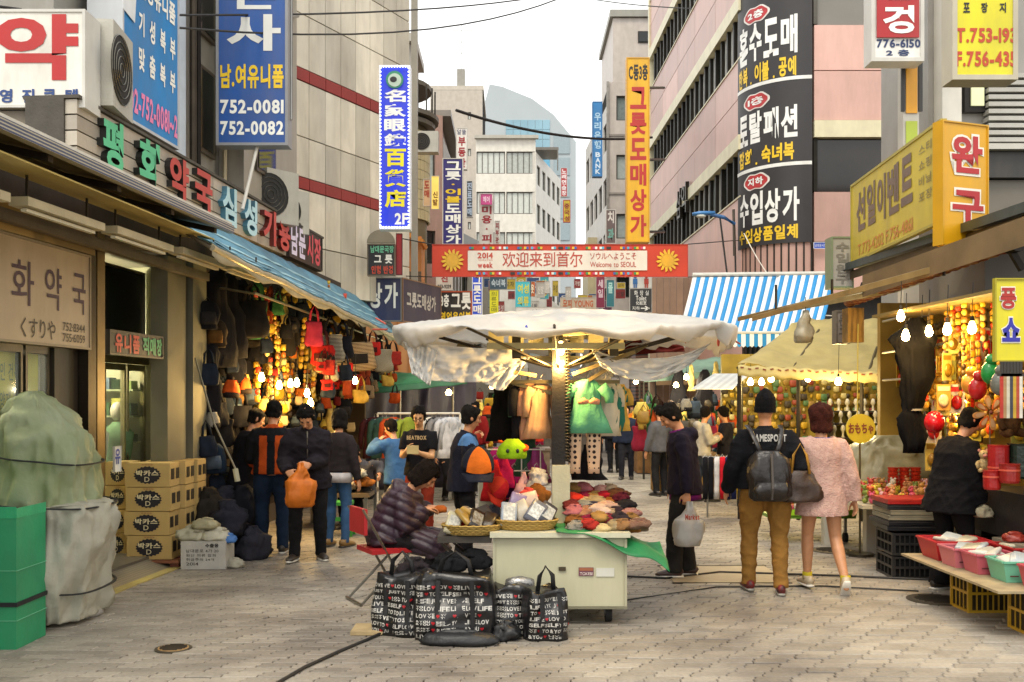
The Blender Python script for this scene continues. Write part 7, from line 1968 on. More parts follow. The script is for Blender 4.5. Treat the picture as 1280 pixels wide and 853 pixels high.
# left display: caps, bright hats, wire grid
wg = thing('wire_stand', 'white wire display stand on the left side of the cart', 'display stand', (-.1, 8.35, .7))
for x in (-.28, -.1, .08, .24): m = MB(); m.loft([(x, 8.45, .73), (x, 8.45, 1.35)], .006, 5); m.build('rod', paint('c9c4b4'), wg)
for z in (.95, 1.15, 1.33): m = MB(); m.loft([(-.3, 8.45, z), (.28, 8.45, z)], .006, 5); m.build('rod', paint('c9c4b4'), wg)
MB().box((-.27, 8.3, .73), (-.16, 8.4, 1.2)).build('white_box', mat('a8a286', rough=.5, var=.1), wg)
def cap(u, v, Y, c1, c2, label, tilt, s=1.0):
 t = thing('cap', label, 'cap', P(u, v, Y)); t.rotation_euler = tilt; t.scale = (s,) * 3
 MB().grid(lambda a, b: V((.1 * math.cos(a * 2 * math.pi) * math.sin(b * math.pi / 2 + 1e-4), .11 * math.sin(a * 2 * math.pi) * math.sin(b * math.pi / 2 + 1e-4), .13 * math.cos(b * math.pi / 2))), 24, 8).build('crown', cloth(c2), t, local=True, smooth=True, solid=.004)
 MB().grid(lambda a, b: V(((a - .5) * .2 * (1 - .25 * b), -.09 - b * .1 + abs(a - .5) ** 2 * .25, -.0 - .02 * b - (a - .5) ** 2 * .12)), 12, 5).build('brim', cloth(c2), t, local=True, smooth=True, solid=.006)
 for q0 in (-2.4,):
  MB().grid(lambda a, b: V((.103 * math.cos(q0 + a * 1.66) * math.sin(b * math.pi / 2), .113 * math.sin(q0 + a * 1.66) * math.sin(b * math.pi / 2), .133 * math.cos(b * math.pi / 2))), 8, 8).build('front_panel', cloth(c1), t, local=True, smooth=True)
 return t
cap(597, 584, 7.9, 'c8631c', '1d1f2a', 'orange cap with a navy brim hanging at the left of the cart', (math.radians(18), 0, .15), 1.3)
cap(620, 612, 8.1, 'b01c20', 'b8321e', 'bright red cap beside the orange one', (math.radians(50), .3, .8), .9)
t = thing('animal_hat', 'lime green knitted animal hat with two dark button eyes and orange trim', 'hat', P(640, 560, 8.1))
crumple(interp([(-.085, .11, .1, 0, 0), (-.05, .125, .11, 0, 0), (.02, .11, .1, 0, 0), (.07, .05, .05, 0, 0)], 9), (0, 0, 0), .006, 26, 7, 2, 2.2).build('crown', cloth('93b81a'), t, local=True, smooth=True)
for x in (-.035, .045): MB().ell((x, -.115, -.02), (.013, .008, .018)).build('button_eye', mat('15130f', rough=.3), t, local=True, smooth=True)
MB().loft([(.125 * math.cos(q), .115 * math.sin(q), .0 + .05 * math.sin(q * .5)) for q in [j * math.pi / 12 - .8 for j in range(14)]], .014, 8).build('trim', cloth('c8501a'), t, local=True, smooth=True)
for i, (u, v, Y, c, w_, h_, lb) in enumerate(((628, 565, 8.35, 'a8184a', .2, .3, 'magenta and red cloth hanging behind the lime animal hat'), (616, 575, 8.3, 'b01c1c', .16, .34, 'red cloth hanging left of the lime animal hat'), (640, 585, 8.4, '3a1a3a', .16, .25, 'dark purple cloth under the lime animal hat'), (655, 590, 8.35, 'c49aa0', .14, .2, 'pink patterned packet card beside the dark purple cloth'), (668, 585, 8.3, 'b9b2a4', .12, .22, 'white and pink card near the cart post'), (582, 640, 7.95, 'a81c1c', .12, .14, 'small red cloth by the left end of the cart'))):
 g_ = make_cloth(cloth(c), w_, h_); g_['label'] = lb; place(g_, P(u, v, Y), .1)
for i, (x, y, z, w_, c, lb) in enumerate(((.05, 8.15, .84, .12, 'c0a898', 'cream cloth bag with red flowers on the cart'), (.2, 8.2, .95, .11, '7a4a1c', 'brown leather bag standing against the cart post'), (.0, 8.05, .8, .09, '16130f', 'black star shaped toy among the packets'), (-.15, 8.15, .8, .1, '5a5a60', 'grey knitted bundle behind the baskets'), (.12, 8.1, 1.0, .07, 'c0443a', 'red and white cloth flower on the cart'), (.22, 8.3, 1.12, .08, 'b9b4ac', 'black and white ribbon bundle near the post'), (.26, 8.05, .8, .08, '2a2a30', 'dark knitted bundle by the foot of the post'))):
 bundle((x, y, z - .08), w_, w_ * .8, w_ * 1.5, cloth(c), lb, None, i * 7, 'soft_goods', 'soft goods')
# big printed shopping bags in front
def print_bag(x, y, w, d, h, rz, label, seed, rows_, words, handles=True, top=.8):
 t = thing('shopping_bag', label, 'bag', (x, y, 0), rz)
 def prof(z):
  f = z / h
  return (w / 2 * (1.0 - .06 * (1 - f) ** 2 - (1 - top) * f ** 3 * .6), d / 2 * (1 - .05 * (1 - f) - (1 - top) * .9 * f ** 2))
 def off(px, pz): return .07 * noise.noise(V((px * 5, pz * 5, seed))) + .03 * noise.noise(V((px * 15, pz * 11, seed)))
 def front(px, pz):
  rx, ry = prof(pz); k_ = max(0, 1 - abs(px / rx) ** 3.4) ** (1 / 3.4)
  return V((px, -ry * k_ - off(px, pz) - .0, pz))
 n, m_ = 60, 16; vs = []
 for j in range(m_ + 1):
  z = h * j / m_; rx, ry = prof(z)
  for i in range(n):
   q = 2 * math.pi * i / n; c, s = math.cos(q), math.sin(q)
   px = rx * math.copysign(abs(c) ** (2 / 3.4), c); py = ry * math.copysign(abs(s) ** (2 / 3.4), s)
   o_ = off(px, z)
   zz = z + (.02 * math.sin(q * 3 + seed) if j == m_ else 0)
   vs.append((px, py - (o_ if s < 0 else -o_), zz))
 fs = [(j * n + i, j * n + (i + 1) % n, (j + 1) * n + (i + 1) % n, (j + 1) * n + i) for j in range(m_) for i in range(n)] + [tuple(range(n))[::-1], tuple(m_ * n + i for i in range(n))]
 MB().add(vs, fs).build('bag_body', mat('191819', rough=.32, var=.25, sc_=5, bump=.2, bs=20), t, local=True, smooth=True)
 rnd = random.Random(seed); rh = h * .86 / rows_
 for ws in words: need(ws, .036)
 need('♥', .036)
 def job():
  wm, rm = MB(), MB(); sm = MB()
  for r_ in range(rows_):
   z0 = h * .05 + r_ * rh; xx = -w * .44
   while xx < w * .40:
    tx = rnd.choice(words); cw = rh * .52 * len(tx)
    if xx + cw > w * .46: break
    small = rnd.random() < .3
    a, f = glyph(tx, .036)
    hh = rh * (.62 if not small else .3)
    rep = 1 if not small else 2
    for q in range(rep):
     zz = z0 + q * rh * .36
     wm.add([front(xx + p[0] * cw, zz + p[1] * hh) + V((0, -.004, 0)) for p in a], f)
    xx += cw + rh * .15
    if rnd.random() < .33 and xx + rh * .6 < w * .45:
     hs = [(16 * math.sin(q) ** 3 / 34, (13 * math.cos(q) - 5 * math.cos(2 * q) - 2 * math.cos(3 * q) - math.cos(4 * q)) / 34) for q in [i_ * math.pi / 10 for i_ in range(20)]]
     rm.add([front(xx + rh * .32 + p[0] * rh * .6, z0 + rh * .33 + p[1] * rh * .6) + V((0, -.004, 0)) for p in hs] + [front(xx + rh * .32, z0 + rh * .36) + V((0, -.005, 0))], [(i_, (i_ + 1) % 20, 20) for i_ in range(20)])
     xx += rh * .75
  wm.build('printed_words', mat('b5b2ab', rough=.4, var=.1), t, local=True); rm.build('printed_hearts', mat('a81a24', rough=.4, var=.1), t, local=True)
 LATER.append(job)
 if handles:
  for s in (-1, 1):
   MB().loft([front(s * w * .2, h * .1) + V((0, -.008, 0)), front(s * w * .2, h * .5) + V((0, -.01, 0)), front(s * w * .19, h * .95) + V((0, -.012, 0))], [(.018, .004)] * 3, 6, side=(1, 0, 0)).build('strap', mat('121112', rough=.7), t, local=True)
  pts = [V((-w * .19, -.02, h * .95)), V((-w * .15, -.03, h + .1)), V((0, -.02, h + .17)), V((w * .15, -.03, h + .1)), V((w * .19, -.02, h * .95))]
  MB().loft(pts, [(.018, .006)] * 5, 6).build('handle', mat('121112', rough=.7), t, local=True, smooth=True)
 return t
W1 = ['LOVE', 'LIFE', 'SELF', 'YOU', 'VE', 'LIVE', 'TO', 'LOV', '&YOU', 'JUST']
print_bag(-.82, 7.55, .48, .36, .44, -.25, 'black shopping bag covered in white LOVE and LIFE words, left of the group', 3, 8, W1, top=.6)
print_bag(-.42, 7.42, .64, .4, .46, .03, 'largest black shopping bag printed with LOVE words and red hearts, in the middle', 7, 8, W1, top=.72)
print_bag(.0, 7.50, .34, .3, .36, .1, 'black printed shopping bag squeezed beside the cart front', 12, 7, W1, False, .6)
print_bag(.24, 7.36, .34, .26, .36, .35, 'rightmost black printed shopping bag with red hearts before the cart', 17, 7, W1, True, .7)
t = thing('silver_lining', 'round silver lined bag mouth open behind the small printed bags', 'bag', (.06, 7.56, .3))
MB().loft([(.06, 7.62, .3), (.06, 7.6, .38), (.06, 7.58, .4)], [(.12, .06), (.11, .05), (.04, .02)], 20).build('lining', mat('8f8d8a', rough=.25, metal=.6, var=.2, bump=.3), t, smooth=True)
bundle((-.38, 7.16, 0), .3, .09, .09, mat('191a1c', rough=.5, bump=.2), 'long flat black bag lying on the ground before the shopping bags', None, 3, 'black_bag', 'bag')
bundle((-.05, 7.3, 0), .1, .09, .12, mat('1c1c1e', rough=.5), 'small black bundle at the foot of the printed bags', None, 4, 'black_bag', 'bag')
for i, (x, y, z) in enumerate(((-.75, 7.7, .38), (-.5, 7.75, .42), (-.3, 7.8, .44), (-.25, 7.85, .2))):
 bundle((x, y, z), .14, .12, .13, cloth(['2a2426', '1a1a1c', '141416', '17171a'][i]), ['dark cloth poking from the left printed bag', 'black cloth heaped behind the largest printed bag', 'black plastic sack between bags and basket', 'black sack under the side shelf of the cart'][i], None, i, 'dark_bundle', 'cloth bundle')
MB().box((-1.2, 7.42, .002), (-.9, 7.7, .03)).build('board', mat('a8926a', rough=.8), thing('floor_board', 'small pale board on the paving under the left printed bag', 'board', (-1.0, 7.5, 0)))
# folding chair under the seated woman
fc = thing('folding_chair', 'folding metal chair with a red seat under the woman in the purple coat', 'chair', (-1.05, 8.9, 0))
fm = metal('8a867c', .3)
cM = Matrix.Translation((-1.12, 8.75, 0)) @ Matrix.Rotation(math.radians(-62), 4, 'Z')
for s in (-.19, .19):
 for a, b in (((s, -.26, .82), (s, .2, 0)), ((s * .9, .2, .45), (s * .9, -.28, 0))):
  m = MB(); m.loft([cM @ V(a), cM @ V(b)], .012, 8); m.build('leg', fm, fc)
m = MB(); m.loft([cM @ V((-.19, .2, .02)), cM @ V((.19, .2, .02))], .011, 8); m.build('foot_bar', fm, fc)
m = MB(); m.loft([cM @ V((-.19, -.28, .02)), cM @ V((.19, -.28, .02))], .011, 8); m.build('foot_bar', fm, fc)
MB().box((-.2, -.18, .43), (.2, .2, .47), cM).build('seat', mat('a81f24', rough=.5, var=.1), fc)
MB().box((-.19, -.25, .6), (.19, -.22, .82), cM).build('backrest', mat('a81f24', rough=.5, var=.1), fc)
# cables on the ground
cable('black power cable running over the paving from the bags to the bottom edge', [V((-.95, 7.5, .015)), V((-1.05, 7.25, .012)), V((-1.2, 6.9, .012)), V((-1.35, 6.5, .012)), V((-1.45, 6.1, .012)), V((-1.5, 5.7, .012))], .011)
cable('black power cable lying across the lane behind the man in navy', [V((.95, 9.9, .012)), V((1.5, 9.75, .012)), V((2.1, 10.1, .012)), V((3.2, 9.9, .012)), V((4.3, 9.6, .012))], .011)
cable('thin dark cable along the lane towards the right stalls', [V((1.0, 8.7, .01)), V((1.9, 9.3, .01)), V((2.9, 9.35, .01)), V((3.7, 9.1, .01))], .008)
# ---------------------------------------------------------------- right hand goods
# crates
def lattice(label, x, y, z, w, d, h, c, grp, rz=0.0, ns=9, hs=5):
 t = thing('crate', label, 'crate', (x, y, z), rz, grp); m_ = paint(c, dirt=.25)
 for a in (((-w / 2, 0, 0), (-w / 2 + .02, .02, h)), ((w / 2 - .02, 0, 0), (w / 2, .02, h)), ((-w / 2, d - .02, 0), (-w / 2 + .02, d, h)), ((w / 2 - .02, d - .02, 0), (w / 2, d, h))): MB().box(*a).build('corner', m_, t, local=True)
 for z0 in (0.0, h * .45, h - .025):
  q = MB(); q.box((-w / 2 + .02, .002, z0), (w / 2 - .02, .014, z0 + .022)).build('rail', m_, t, local=True)
  MB().box((-w / 2 + .002, .02, z0), (-w / 2 + .014, d - .02, z0 + .022)).build('rail', m_, t, local=True)
  MB().box((w / 2 - .014, .02, z0), (w / 2 - .002, d - .02, z0 + .022)).build('rail', m_, t, local=True)
 for i in range(ns):
  x0 = -w / 2 + .03 + (w - .06) * i / (ns - 1); MB().box((x0 - .006, .005, .022), (x0 + .006, .011, h - .025)).build('slat', m_, t, local=True)
 for i in range(hs):
  y0 = .03 + (d - .06) * i / (hs - 1); MB().box((-w / 2 + .005, y0 - .006, .022), (-w / 2 + .011, y0 + .006, h - .025)).build('slat', m_, t, local=True)
 MB().box((-w / 2 + .015, .015, .004), (w / 2 - .015, d - .015, .012)).build('bottom', m_, t, local=True)
 MB().box((-w / 2 + .016, .02, .02), (w / 2 - .016, d - .02, h * .93)).build('contents', mat('3a3224' if c != '1a1a1c' else '121212', rough=.9, var=.3), t, local=True)
 return t
lattice('yellow lattice crate carrying the left end of the basket board', 3.95, 8.2, 0, .42, .34, .33, 'b8901a', 'yellow lattice crates')
lattice('yellow lattice crate at the right edge of the view', 4.05, 7.35, 0, .46, .36, .33, 'b8901a', 'yellow lattice crates')
for j in range(2): lattice('black lattice crate, %s of the pair under the flat boxes' % ('lower' if j == 0 else 'upper'), 3.93, 9.75, j * .23, .44, .5, .22, '1a1a1c', 'black crates under the flat boxes', -.05)
MB().box((3.5, 7.2, .352), (4.9, 9.0, .37)).build('board', mat('9a8a6a', rough=.7, var=.2, dirt=.3), thing('display_board', 'low wooden board resting on the yellow crates', 'board', (4, 8, .34)))
def tray(label, x, y, z, w, d, h, c, rz=0.0):
 t = thing('plastic_basket', label, 'basket', (x, y, z), rz); m_ = paint(c, dirt=.1)
 vs = [];
 for zz, k_ in ((0, .84), (h, 1.0)):
  for sx, sy in ((-1, -1), (1, -1), (1, 1), (-1, 1)): vs.append((sx * w / 2 * k_, sy * d / 2 * k_, zz))
 for zz, k_ in ((h, .96), (.01, .8)):
  for sx, sy in ((-1, -1), (1, -1), (1, 1), (-1, 1)): vs.append((sx * w / 2 * k_, sy * d / 2 * k_, zz))
 fs = [(3, 2, 1, 0)]
 for r_ in range(3):
  for i in range(4): fs.append((r_ * 4 + i, r_ * 4 + (i + 1) % 4, (r_ + 1) * 4 + (i + 1) % 4, (r_ + 1) * 4 + i))
 fs.append((12, 13, 14, 15)); MB().add(vs, fs).build('basket_body', m_, t, local=True)
 for a, b in (((-w / 2, -d / 2), (w / 2, -d / 2)), ((w / 2, -d / 2), (w / 2, d / 2)), ((w / 2, d / 2), (-w / 2, d / 2)), ((-w / 2, d / 2), (-w / 2, -d / 2))): MB().bar((*a, h + .004), (*b, h + .004), .022, .014).build('rim', m_, t, local=True)
 for k_ in range(3): MB().box((-w * .36 + k_ * w * .26, -d * .475, h * .3), (-w * .36 + k_ * w * .26 + w * .18, -d * .47, h * .36)).build('slot', paint('5a2a2a'), t, local=True)
 return t
tr = [('large red plastic basket at the left end of the board', 3.86, 8.72, .5, .4, .16, 'b5232a'), ('pink plastic basket second from the left on the board', 3.78, 8.32, .34, .3, .15, 'c8707a'), ('pink plastic basket third from the left on the board', 3.82, 8.0, .34, .28, .15, 'c05a68'),
      ('mint green plastic basket on the board', 3.88, 7.66, .36, .3, .15, '6fb89a'), ('rose plastic basket at the right end of the board', 3.95, 7.3, .36, .3, .15, 'c04a58'), ('red plastic basket behind the mint one', 4.3, 8.4, .4, .4, .15, 'b02a2c'), ('pale pink basket at the back of the board', 4.35, 7.9, .4, .4, .15, 'cf9a9a')]
for i, (lb, x, y, w, d, h, c) in enumerate(tr):
 tray(lb, x, y, .372, w, d, h, c, R.uniform(-.06, .06))
 for j in range(3):
  packet(x + R.uniform(-.08, .08), y + R.uniform(-.06, .06), .372 + h + .0, .16, .18, .04, R.choice(['b9b6ac', 'c4c2b8', 'b0aa94', 'a8b0b4']), ['clear plastic packet at the left in the %s', 'clear plastic packet in the middle of the %s', 'clear plastic packet at the right in the %s'][j] % lb.split(' on ')[0].split(' at ')[0], (R.uniform(1.1, 1.9), R.uniform(-.3, .3), R.uniform(0, 3)))
# flat black boxes
for j in range(6):
 z = .47 + j * .052; k_ = R.uniform(-.03, .03)
 t = thing('flat_box', '%s flat %s box of the stack on the black crates' % (['lowest', 'second', 'third', 'fourth', 'fifth', 'topmost'][j], 'red' if j == 5 else 'black'), 'box', (3.95 + k_, 9.98, z), R.uniform(-.08, .04), 'flat boxes stacked on the black crates')
 MB().box((-.26, -.24, .003), (.26, .26, .048)).build('box', mat('9a1f1c' if j == 5 else ('17161a' if j not in (2, 3) else '7d7764'), rough=.35, var=.15), t, local=True)
 MB().box((-.262, -.242, .034), (.262, .262, .0365)).build('lid_line', paint('4a4842' if j != 5 else 'b84a3a'), t, local=True)
for j in range(8):
 t = thing('flat_box', 'black flat box in the second stack behind the man in black, level %s' % ['one', 'two', 'three', 'four', 'five', 'six', 'seven', 'eight'][j], 'box', (4.75, 9.7, .1 + j * .09), R.uniform(-.05, .05), 'flat boxes behind the man in black')
 MB().box((-.3, -.25, .003), (.3, .25, .085)).build('box', mat('17161a', rough=.35, var=.2), t, local=True); MB().box((-.302, -.252, .05), (.302, .252, .054)).build('lid_line', paint('4a4842'), t, local=True)
# toy table, heaps of small toys
tt = thing('toy_table', 'white legged table heaped with small orange and pink toys', 'table', (4.3, 11.3, 0))
MB().box((3.75, 10.7, .58), (5.5, 12.2, .62)).build('table_top', paint('b5ad98'), tt)
for x, y in ((4.08, 11.4), (3.82, 12.1), (5.4, 10.8), (5.4, 12.1)): MB().box((x - .06, y - .06, 0), (x + .06, y + .06, .58)).build('leg', paint('b9b4a4'), tt)
toyc = ['c8632a', 'b88a4a', 'c98a5a', 'a83a34', 'cfa0a0', 'b9b0a0', 'c04a6a', 'b0642a', '7a8a3a', 'c9b83a']
def small_toy(c):
 t = pr('small_toy', 'toy', 'toy')
 MB().ell((0, 0, .035), (.035, .03, .035), 10, 7).build('body', mat(c, rough=.5, var=.15, obj=False), t, local=True, smooth=True)
 MB().ell((0, -.008, .085), (.026, .024, .024), 10, 7).build('head', mat(c, rough=.5, var=.15), t, local=True, smooth=True)
 for s in (-1, 1): MB().ell((s * .02, 0, .108), .011, 6, 5).build('ear', mat(c, rough=.5, var=.15), t, local=True, smooth=True)
 return t
toys = [small_toy(c) for c in toyc]
for o_, n_ in zip(toys, ('orange', 'tan', 'peach', 'red', 'pink', 'grey', 'magenta', 'brown', 'olive', 'lime')): o_['look'] = 'small %s toy' % n_
for i in range(110):
 x, y = R.uniform(3.8, 5.0), R.uniform(10.75, 12.0)
 place(R.choice(toys), V((x, y, .62 + R.uniform(0, .1))), R.uniform(0, 6), '~on the toy table', 'small toys heaped on the toy table', R.uniform(.9, 1.5), rx=R.uniform(-.8, .8))
for j in range(6):
 for i in range(3):
  t = thing('red_tub', '%s red plastic tub in the %s column on the toy table' % (['lowest', 'second', 'third', 'fourth', 'fifth', 'top'][j], ['left', 'middle', 'right'][i]), 'tub', (4.42 + i * .13, 11.6, .7 + j * .045), 0, 'red tubs stacked on the toy table')
  MB().lathe((0, 0, 0), [(.05, 0), (.062, .038), (.066, .042)], 14).build('tub', mat('c0321c', rough=.35, var=.12), t, local=True)
# round yellow Japanese toy sign
t = thing('round_sign', 'round yellow sign on a pole reading toys in Japanese', 'sign', P(1076, 536, 11.2))
c = P(1076, 536, 11.2); MB().loft([c + V((0, .02, 0)), c], .165, 32).build('disc', paint('b5a012'), t)
m = MB(); m.loft([V((c.x, c.y + .03, .0)), c + V((0, .03, -.15))], .012, 6); m.build('pole', metal('6a6450'), t); MB().loft([V((c.x, c.y + .03, .03)), V((c.x, c.y + .03, 0))], .15, 18).build('foot', metal('4a463e'), t)
m = MB(); m.loft([c + V((-.03, .03, .16)), V((c.x - .03, c.y, 2.6))], .006, 5); m.build('cord', paint('b9a83a'), t)
letters(t, c + V((-.14, 0, -.06)), (.28, 0, 0), .12, [('おもちゃ', 0, 0, 1, 1, '6a1f14', .02)], off=.008)
# cream cart with green tray behind the pair
t = thing('tray_cart', 'low trolley with a lime green tray of bright balls behind the couple', 'trolley', (3.3, 12.2, 0))
MB().box((3.15, 12.2, .3), (4.2, 12.9, .34)).build('deck', paint('5a8a1c'), t); MB().box((3.15, 12.18, .341), (4.2, 12.2, .41)).build('tray_edge', paint('8ab81c'), t)
for x in (3.25, 4.1):
 MB().loft([(x - .02, 12.3, .06), (x + .02, 12.3, .06)], .06, 14, side=(0, 1, 0)).build('wheel', mat('1b1a19', rough=.8), t); MB().box((x - .015, 12.28, .1), (x + .015, 12.32, .3)).build('fork', metal(), t)
for i in range(26):
 place(toys[(i * 3) % 10] if i % 2 else toys[6], V((R.uniform(3.25, 4.1), R.uniform(12.25, 12.8), .36)), R.random() * 6, 'bright toy in the lime green tray behind the couple', 'toys in the lime green tray', 1.6)
# covered heap behind
crumple(interp([(.62, .5, .4, 0, 0), (.9, .55, .42, 0, 0), (1.15, .5, .36, 0, 0), (1.3, .25, .2, 0, 0)], 14), (4.75, 12.5, .0), .05, 60, 3, 4).build('cover', mat('8a8462', rough=.4, var=.2, bump=.3, bs=9, c2='a8a384'), thing('covered_heap', 'heap of goods under a greenish plastic cover behind the toy table', 'covered goods', (4.75, 12.5, .6)), smooth=True)
# black cloth, balloon, pinwheel, dolls, pots
bc = thing('black_drape', 'long black cloth tied at the middle hanging at the stall corner', 'cloth', P(1143, 400, 9.9))
rows = interp([(-1.32, .1, .06, 0, 0), (-1.0, .12, .08, 0, 0), (-.9, .075, .06, 0, 0), (-.7, .13, .09, .0, 0), (-.35, .19, .11, .0, 0), (-.2, .2, .1, -.04, 0), (-.05, .12, .06, 0, 0), (.02, .05, .03, 0, 0)], 26)
crumple(rows, (0, 0, 0), .03, 50, 4, 2, 2.2, .006).build('cloth', mat('0a090a', rough=.97, var=.2, bump=.25), bc, local=True, smooth=True); MB().loft([(0, 0, -.9), (0, 0, -.88)], [(.08, .065)] * 2, 16).build('tie', cloth('8a8474'), bc, local=True)
t = thing('balloon', 'round red balloon with pale dots beside the man in black', 'balloon', P(1168, 528, 9.6))
MB().ell((0, 0, 0), (.095, .095, .108), 20, 14).build('skin', mat('b3141c', rough=.15, var=.08, bump=0), t, local=True, smooth=True); MB().loft([(0, 0, -.105), (0, 0, -.125)], [.008, .016], 8).build('knot', mat('b3141c', rough=.3), t, local=True)
for i in range(7): q = i * 2 * math.pi / 7; MB().ell((.045 * math.cos(q), -.083, .04 + .045 * math.sin(q)), (.009, .003, .009), 6, 4).build('dot', paint('e0a0a0'), t, local=True)
MB().loft([(0, 0, -.12), (.02, 0, -.25), (.0, 0, -.4)], .003, 4).build('string', paint('d8d4c8'), t, local=True)
t = thing('pinwheel', 'large orange flower pinwheel behind the man in black', 'pinwheel', P(1238, 516, 9.0))
for i in range(8):
 q = i * math.pi / 4 + .2; d = V((math.cos(q), 0, math.sin(q))); e = V((-d.z, 0, d.x))
 ps = [d * (.03 + .1 * (1 - math.cos(a_)) * .5 * 1.3) + e * .038 * math.sin(a_) * (.4 + .6 * (1 - math.cos(a_)) / 2) for a_ in [k_ * math.pi / 8 for k_ in range(16)]]
 MB().poly(ps, (0, .008, 0)).build('petal', mat('c8642a' if i % 2 else 'd09a5a', rough=.4, var=.1), t, local=True)
 MB().poly([p * .62 + d * .035 + V((0, -.004, 0)) for p in ps], (0, .003, 0)).build('petal_spot', paint('d8b48a'), t, local=True)
MB().ell((0, -.012, 0), .02, 8, 6).build('hub', paint('5a1a14'), t, local=True); MB().loft([(0, .01, 0), (0, .01, -.5)], .006, 5).build('stick', paint('5a4a3a'), t, local=True)
def plush(label, p, c, c2, s=1.0, rz=0.0):
 t = thing('plush_toy', label, 'soft toy', p, rz); t.scale = (s,) * 3; f = mat(c, rough=.95, var=.35, sc_=30, bump=.6, bs=120); g2 = mat(c2, rough=.95, var=.2, bump=.4)
 MB().ell((0, 0, .13), (.1, .085, .13), 16, 12).build('body', f, t, local=True, smooth=True); MB().ell((0, -.01, .31), (.085, .08, .08), 16, 12).build('head', f, t, local=True, smooth=True)
 MB().ell((0, -.075, .29), (.045, .035, .033)).build('muzzle', g2, t, local=True, smooth=True)
 for q in (-1, 1):
  MB().ell((q * .07, 0, .38), (.03, .015, .03)).build('ear', g2, t, local=True, smooth=True); MB().ell((q * .03, -.078, .33), .009, 8, 6).build('eye', mat('0d0c0b', rough=.2), t, local=True, smooth=True)
  MB().loft([(q * .08, -.0, .2), (q * .13, -.04, .14), (q * .12, -.08, .07)], [.035, .03, .028], 10).build('arm', f, t, local=True, smooth=True); MB().loft([(q * .06, 0, .05), (q * .09, -.08, .03), (q * .09, -.13, .04)], [.045, .038, .034], 10).build('leg', f, t, local=True, smooth=True)
 return t
plush('brown monkey like plush toy sitting high at the right edge', P(1262, 546, 8.6), '4a3018', 'a88a64', .95, .2)
plush('small pale bear with pink ears low behind the red pots', P(1229, 590, 8.9), 'c0a878', 'c98a7a', .5)
plush('yellow plush toy hanging under the toy strings', P(1172, 500, 10), 'b8862a', 'd0b060', .7)
plush('second yellow plush toy beside the first under the toy strings', P(1192, 503, 10.1), 'c09a3a', 'd8c080', .6, .5)
for i, (u, v, Y, c, r_) in enumerate(((1248, 600, 8.6, '9a181c', .085), (1275, 598, 8.6, '1a2a20', .1), (1262, 604, 8.3, '8a1f1c', .08), (1240, 612, 8.4, '961a1a', .07))):
 t = thing('toy_drum', ['tall red shiny tub standing behind the man in black', 'dark green tub at the right edge beside the red one', 'red tub in front of the dark green one', 'short red tub nearest the man in black'][i], 'tub', P(u, v, Y)); MB().lathe((0, 0, 0), [(r_ * .9, 0), (r_, .02), (r_, .28 if i < 2 else .14), (r_ * 1.05, .3 if i < 2 else .16)], 22).build('tub', mat(c, rough=.25, var=.15), t, local=True, smooth=False)
 MB().lathe((0, 0, 0), [(r_ * 1.03, .1), (r_ * 1.03, .115)], 22).build('band', paint('c8503a' if i != 1 else '3a4a40'), t, local=True)
MB().box((4.3, 8.3, .55), (5.5, 9.3, .95)).build('block', mat('17161a', rough=.5, var=.3), thing('display_block', 'black draped display block behind the man in black', 'display block', (4.8, 8.8, .5)))
for i in range(16):
 bundle((R.uniform(4.2, 4.9), R.uniform(7.4, 8.6), .55 + R.uniform(0, .2)), R.uniform(.07, .12), R.uniform(.06, .1), R.uniform(.06, .1), mat(R.choice(['b8902a', 'c04a3a', 'b0642a', 'c98a8a', '8a2a1c', 'c9a85a']), rough=.4, var=.2, bump=.3), 'yellow or orange snack packet heaped at the right edge of the view', 'packets heaped at the right edge', i, 'snack_packet', 'packet', R.random() * 3)
MB().box((4.2, 7.0, .3), (5.2, 8.75, .55)).build('block', paint('8a8474'), thing('side_counter', 'pale side counter under the snack packets at the right edge', 'counter', (4.7, 7.9, .3)))
# toy strings hanging in the right stall
def make_string(c, n, name='toy_string'):
 t = pr(name, 'toys', 'toy')
 MB().loft([(0, 0, 0), (0, 0, -.07 * n - .03)], .003, 4).build('cord', paint('4a3a1c'), t, local=True)
 for i in range(n):
  q = MB();
  if i % 2: q.ell((0, 0, -.06 - i * .07), (.026, .02, .032), 8, 6)
  else: q.loft([(0, 0, -.03 - i * .07), (0, 0, -.09 - i * .07)], [(.03, .012), (.024, .012)], 8)
  q.build('charm', mat(c[i % len(c)], rough=.4, var=.2), t, local=True, smooth=True)
 return t
def make_card(c, c2):
 t = pr('toy_card', 'card', 'toy')
 MB().box((-.06, -.003, -.24), (.06, .003, 0)).build('card', mat(c, rough=.5, var=.15, sc_=20), t, local=True)
 MB().ell((0, -.015, -.15), (.045, .02, .06), 10, 7).build('blister', mat(c2, rough=.2, var=.3, sc_=25), t, local=True, smooth=True)
 MB().box((-.05, -.006, -.06), (.05, -.0035, -.02)).build('header', mat(c2, rough=.5), t, local=True)
 return t
strs = [make_string(['b88a1c', 'd0a83a', '8a5a1c'], 8), make_string(['c9a22a', 'b0641c', 'c0b070'], 6), make_string(['5a4a2a', 'b08a3a', '3a2a14'], 9), make_string(['c03a1c', 'c9922a', 'd0b03a'], 5)]
for o_, n_ in zip(strs, ('gold charm string', 'short rust charm string', 'long dark charm string', 'red charm string')): o_['look'] = n_
cards = [make_card('c0a030', 'b8401c'), make_card('c9b45a', '8a6a1c'), make_card('b0801c', 'd0c08a'), make_card('b9b0a0', 'b01c1c'), make_card('8a8a3a', 'c0a83a')]
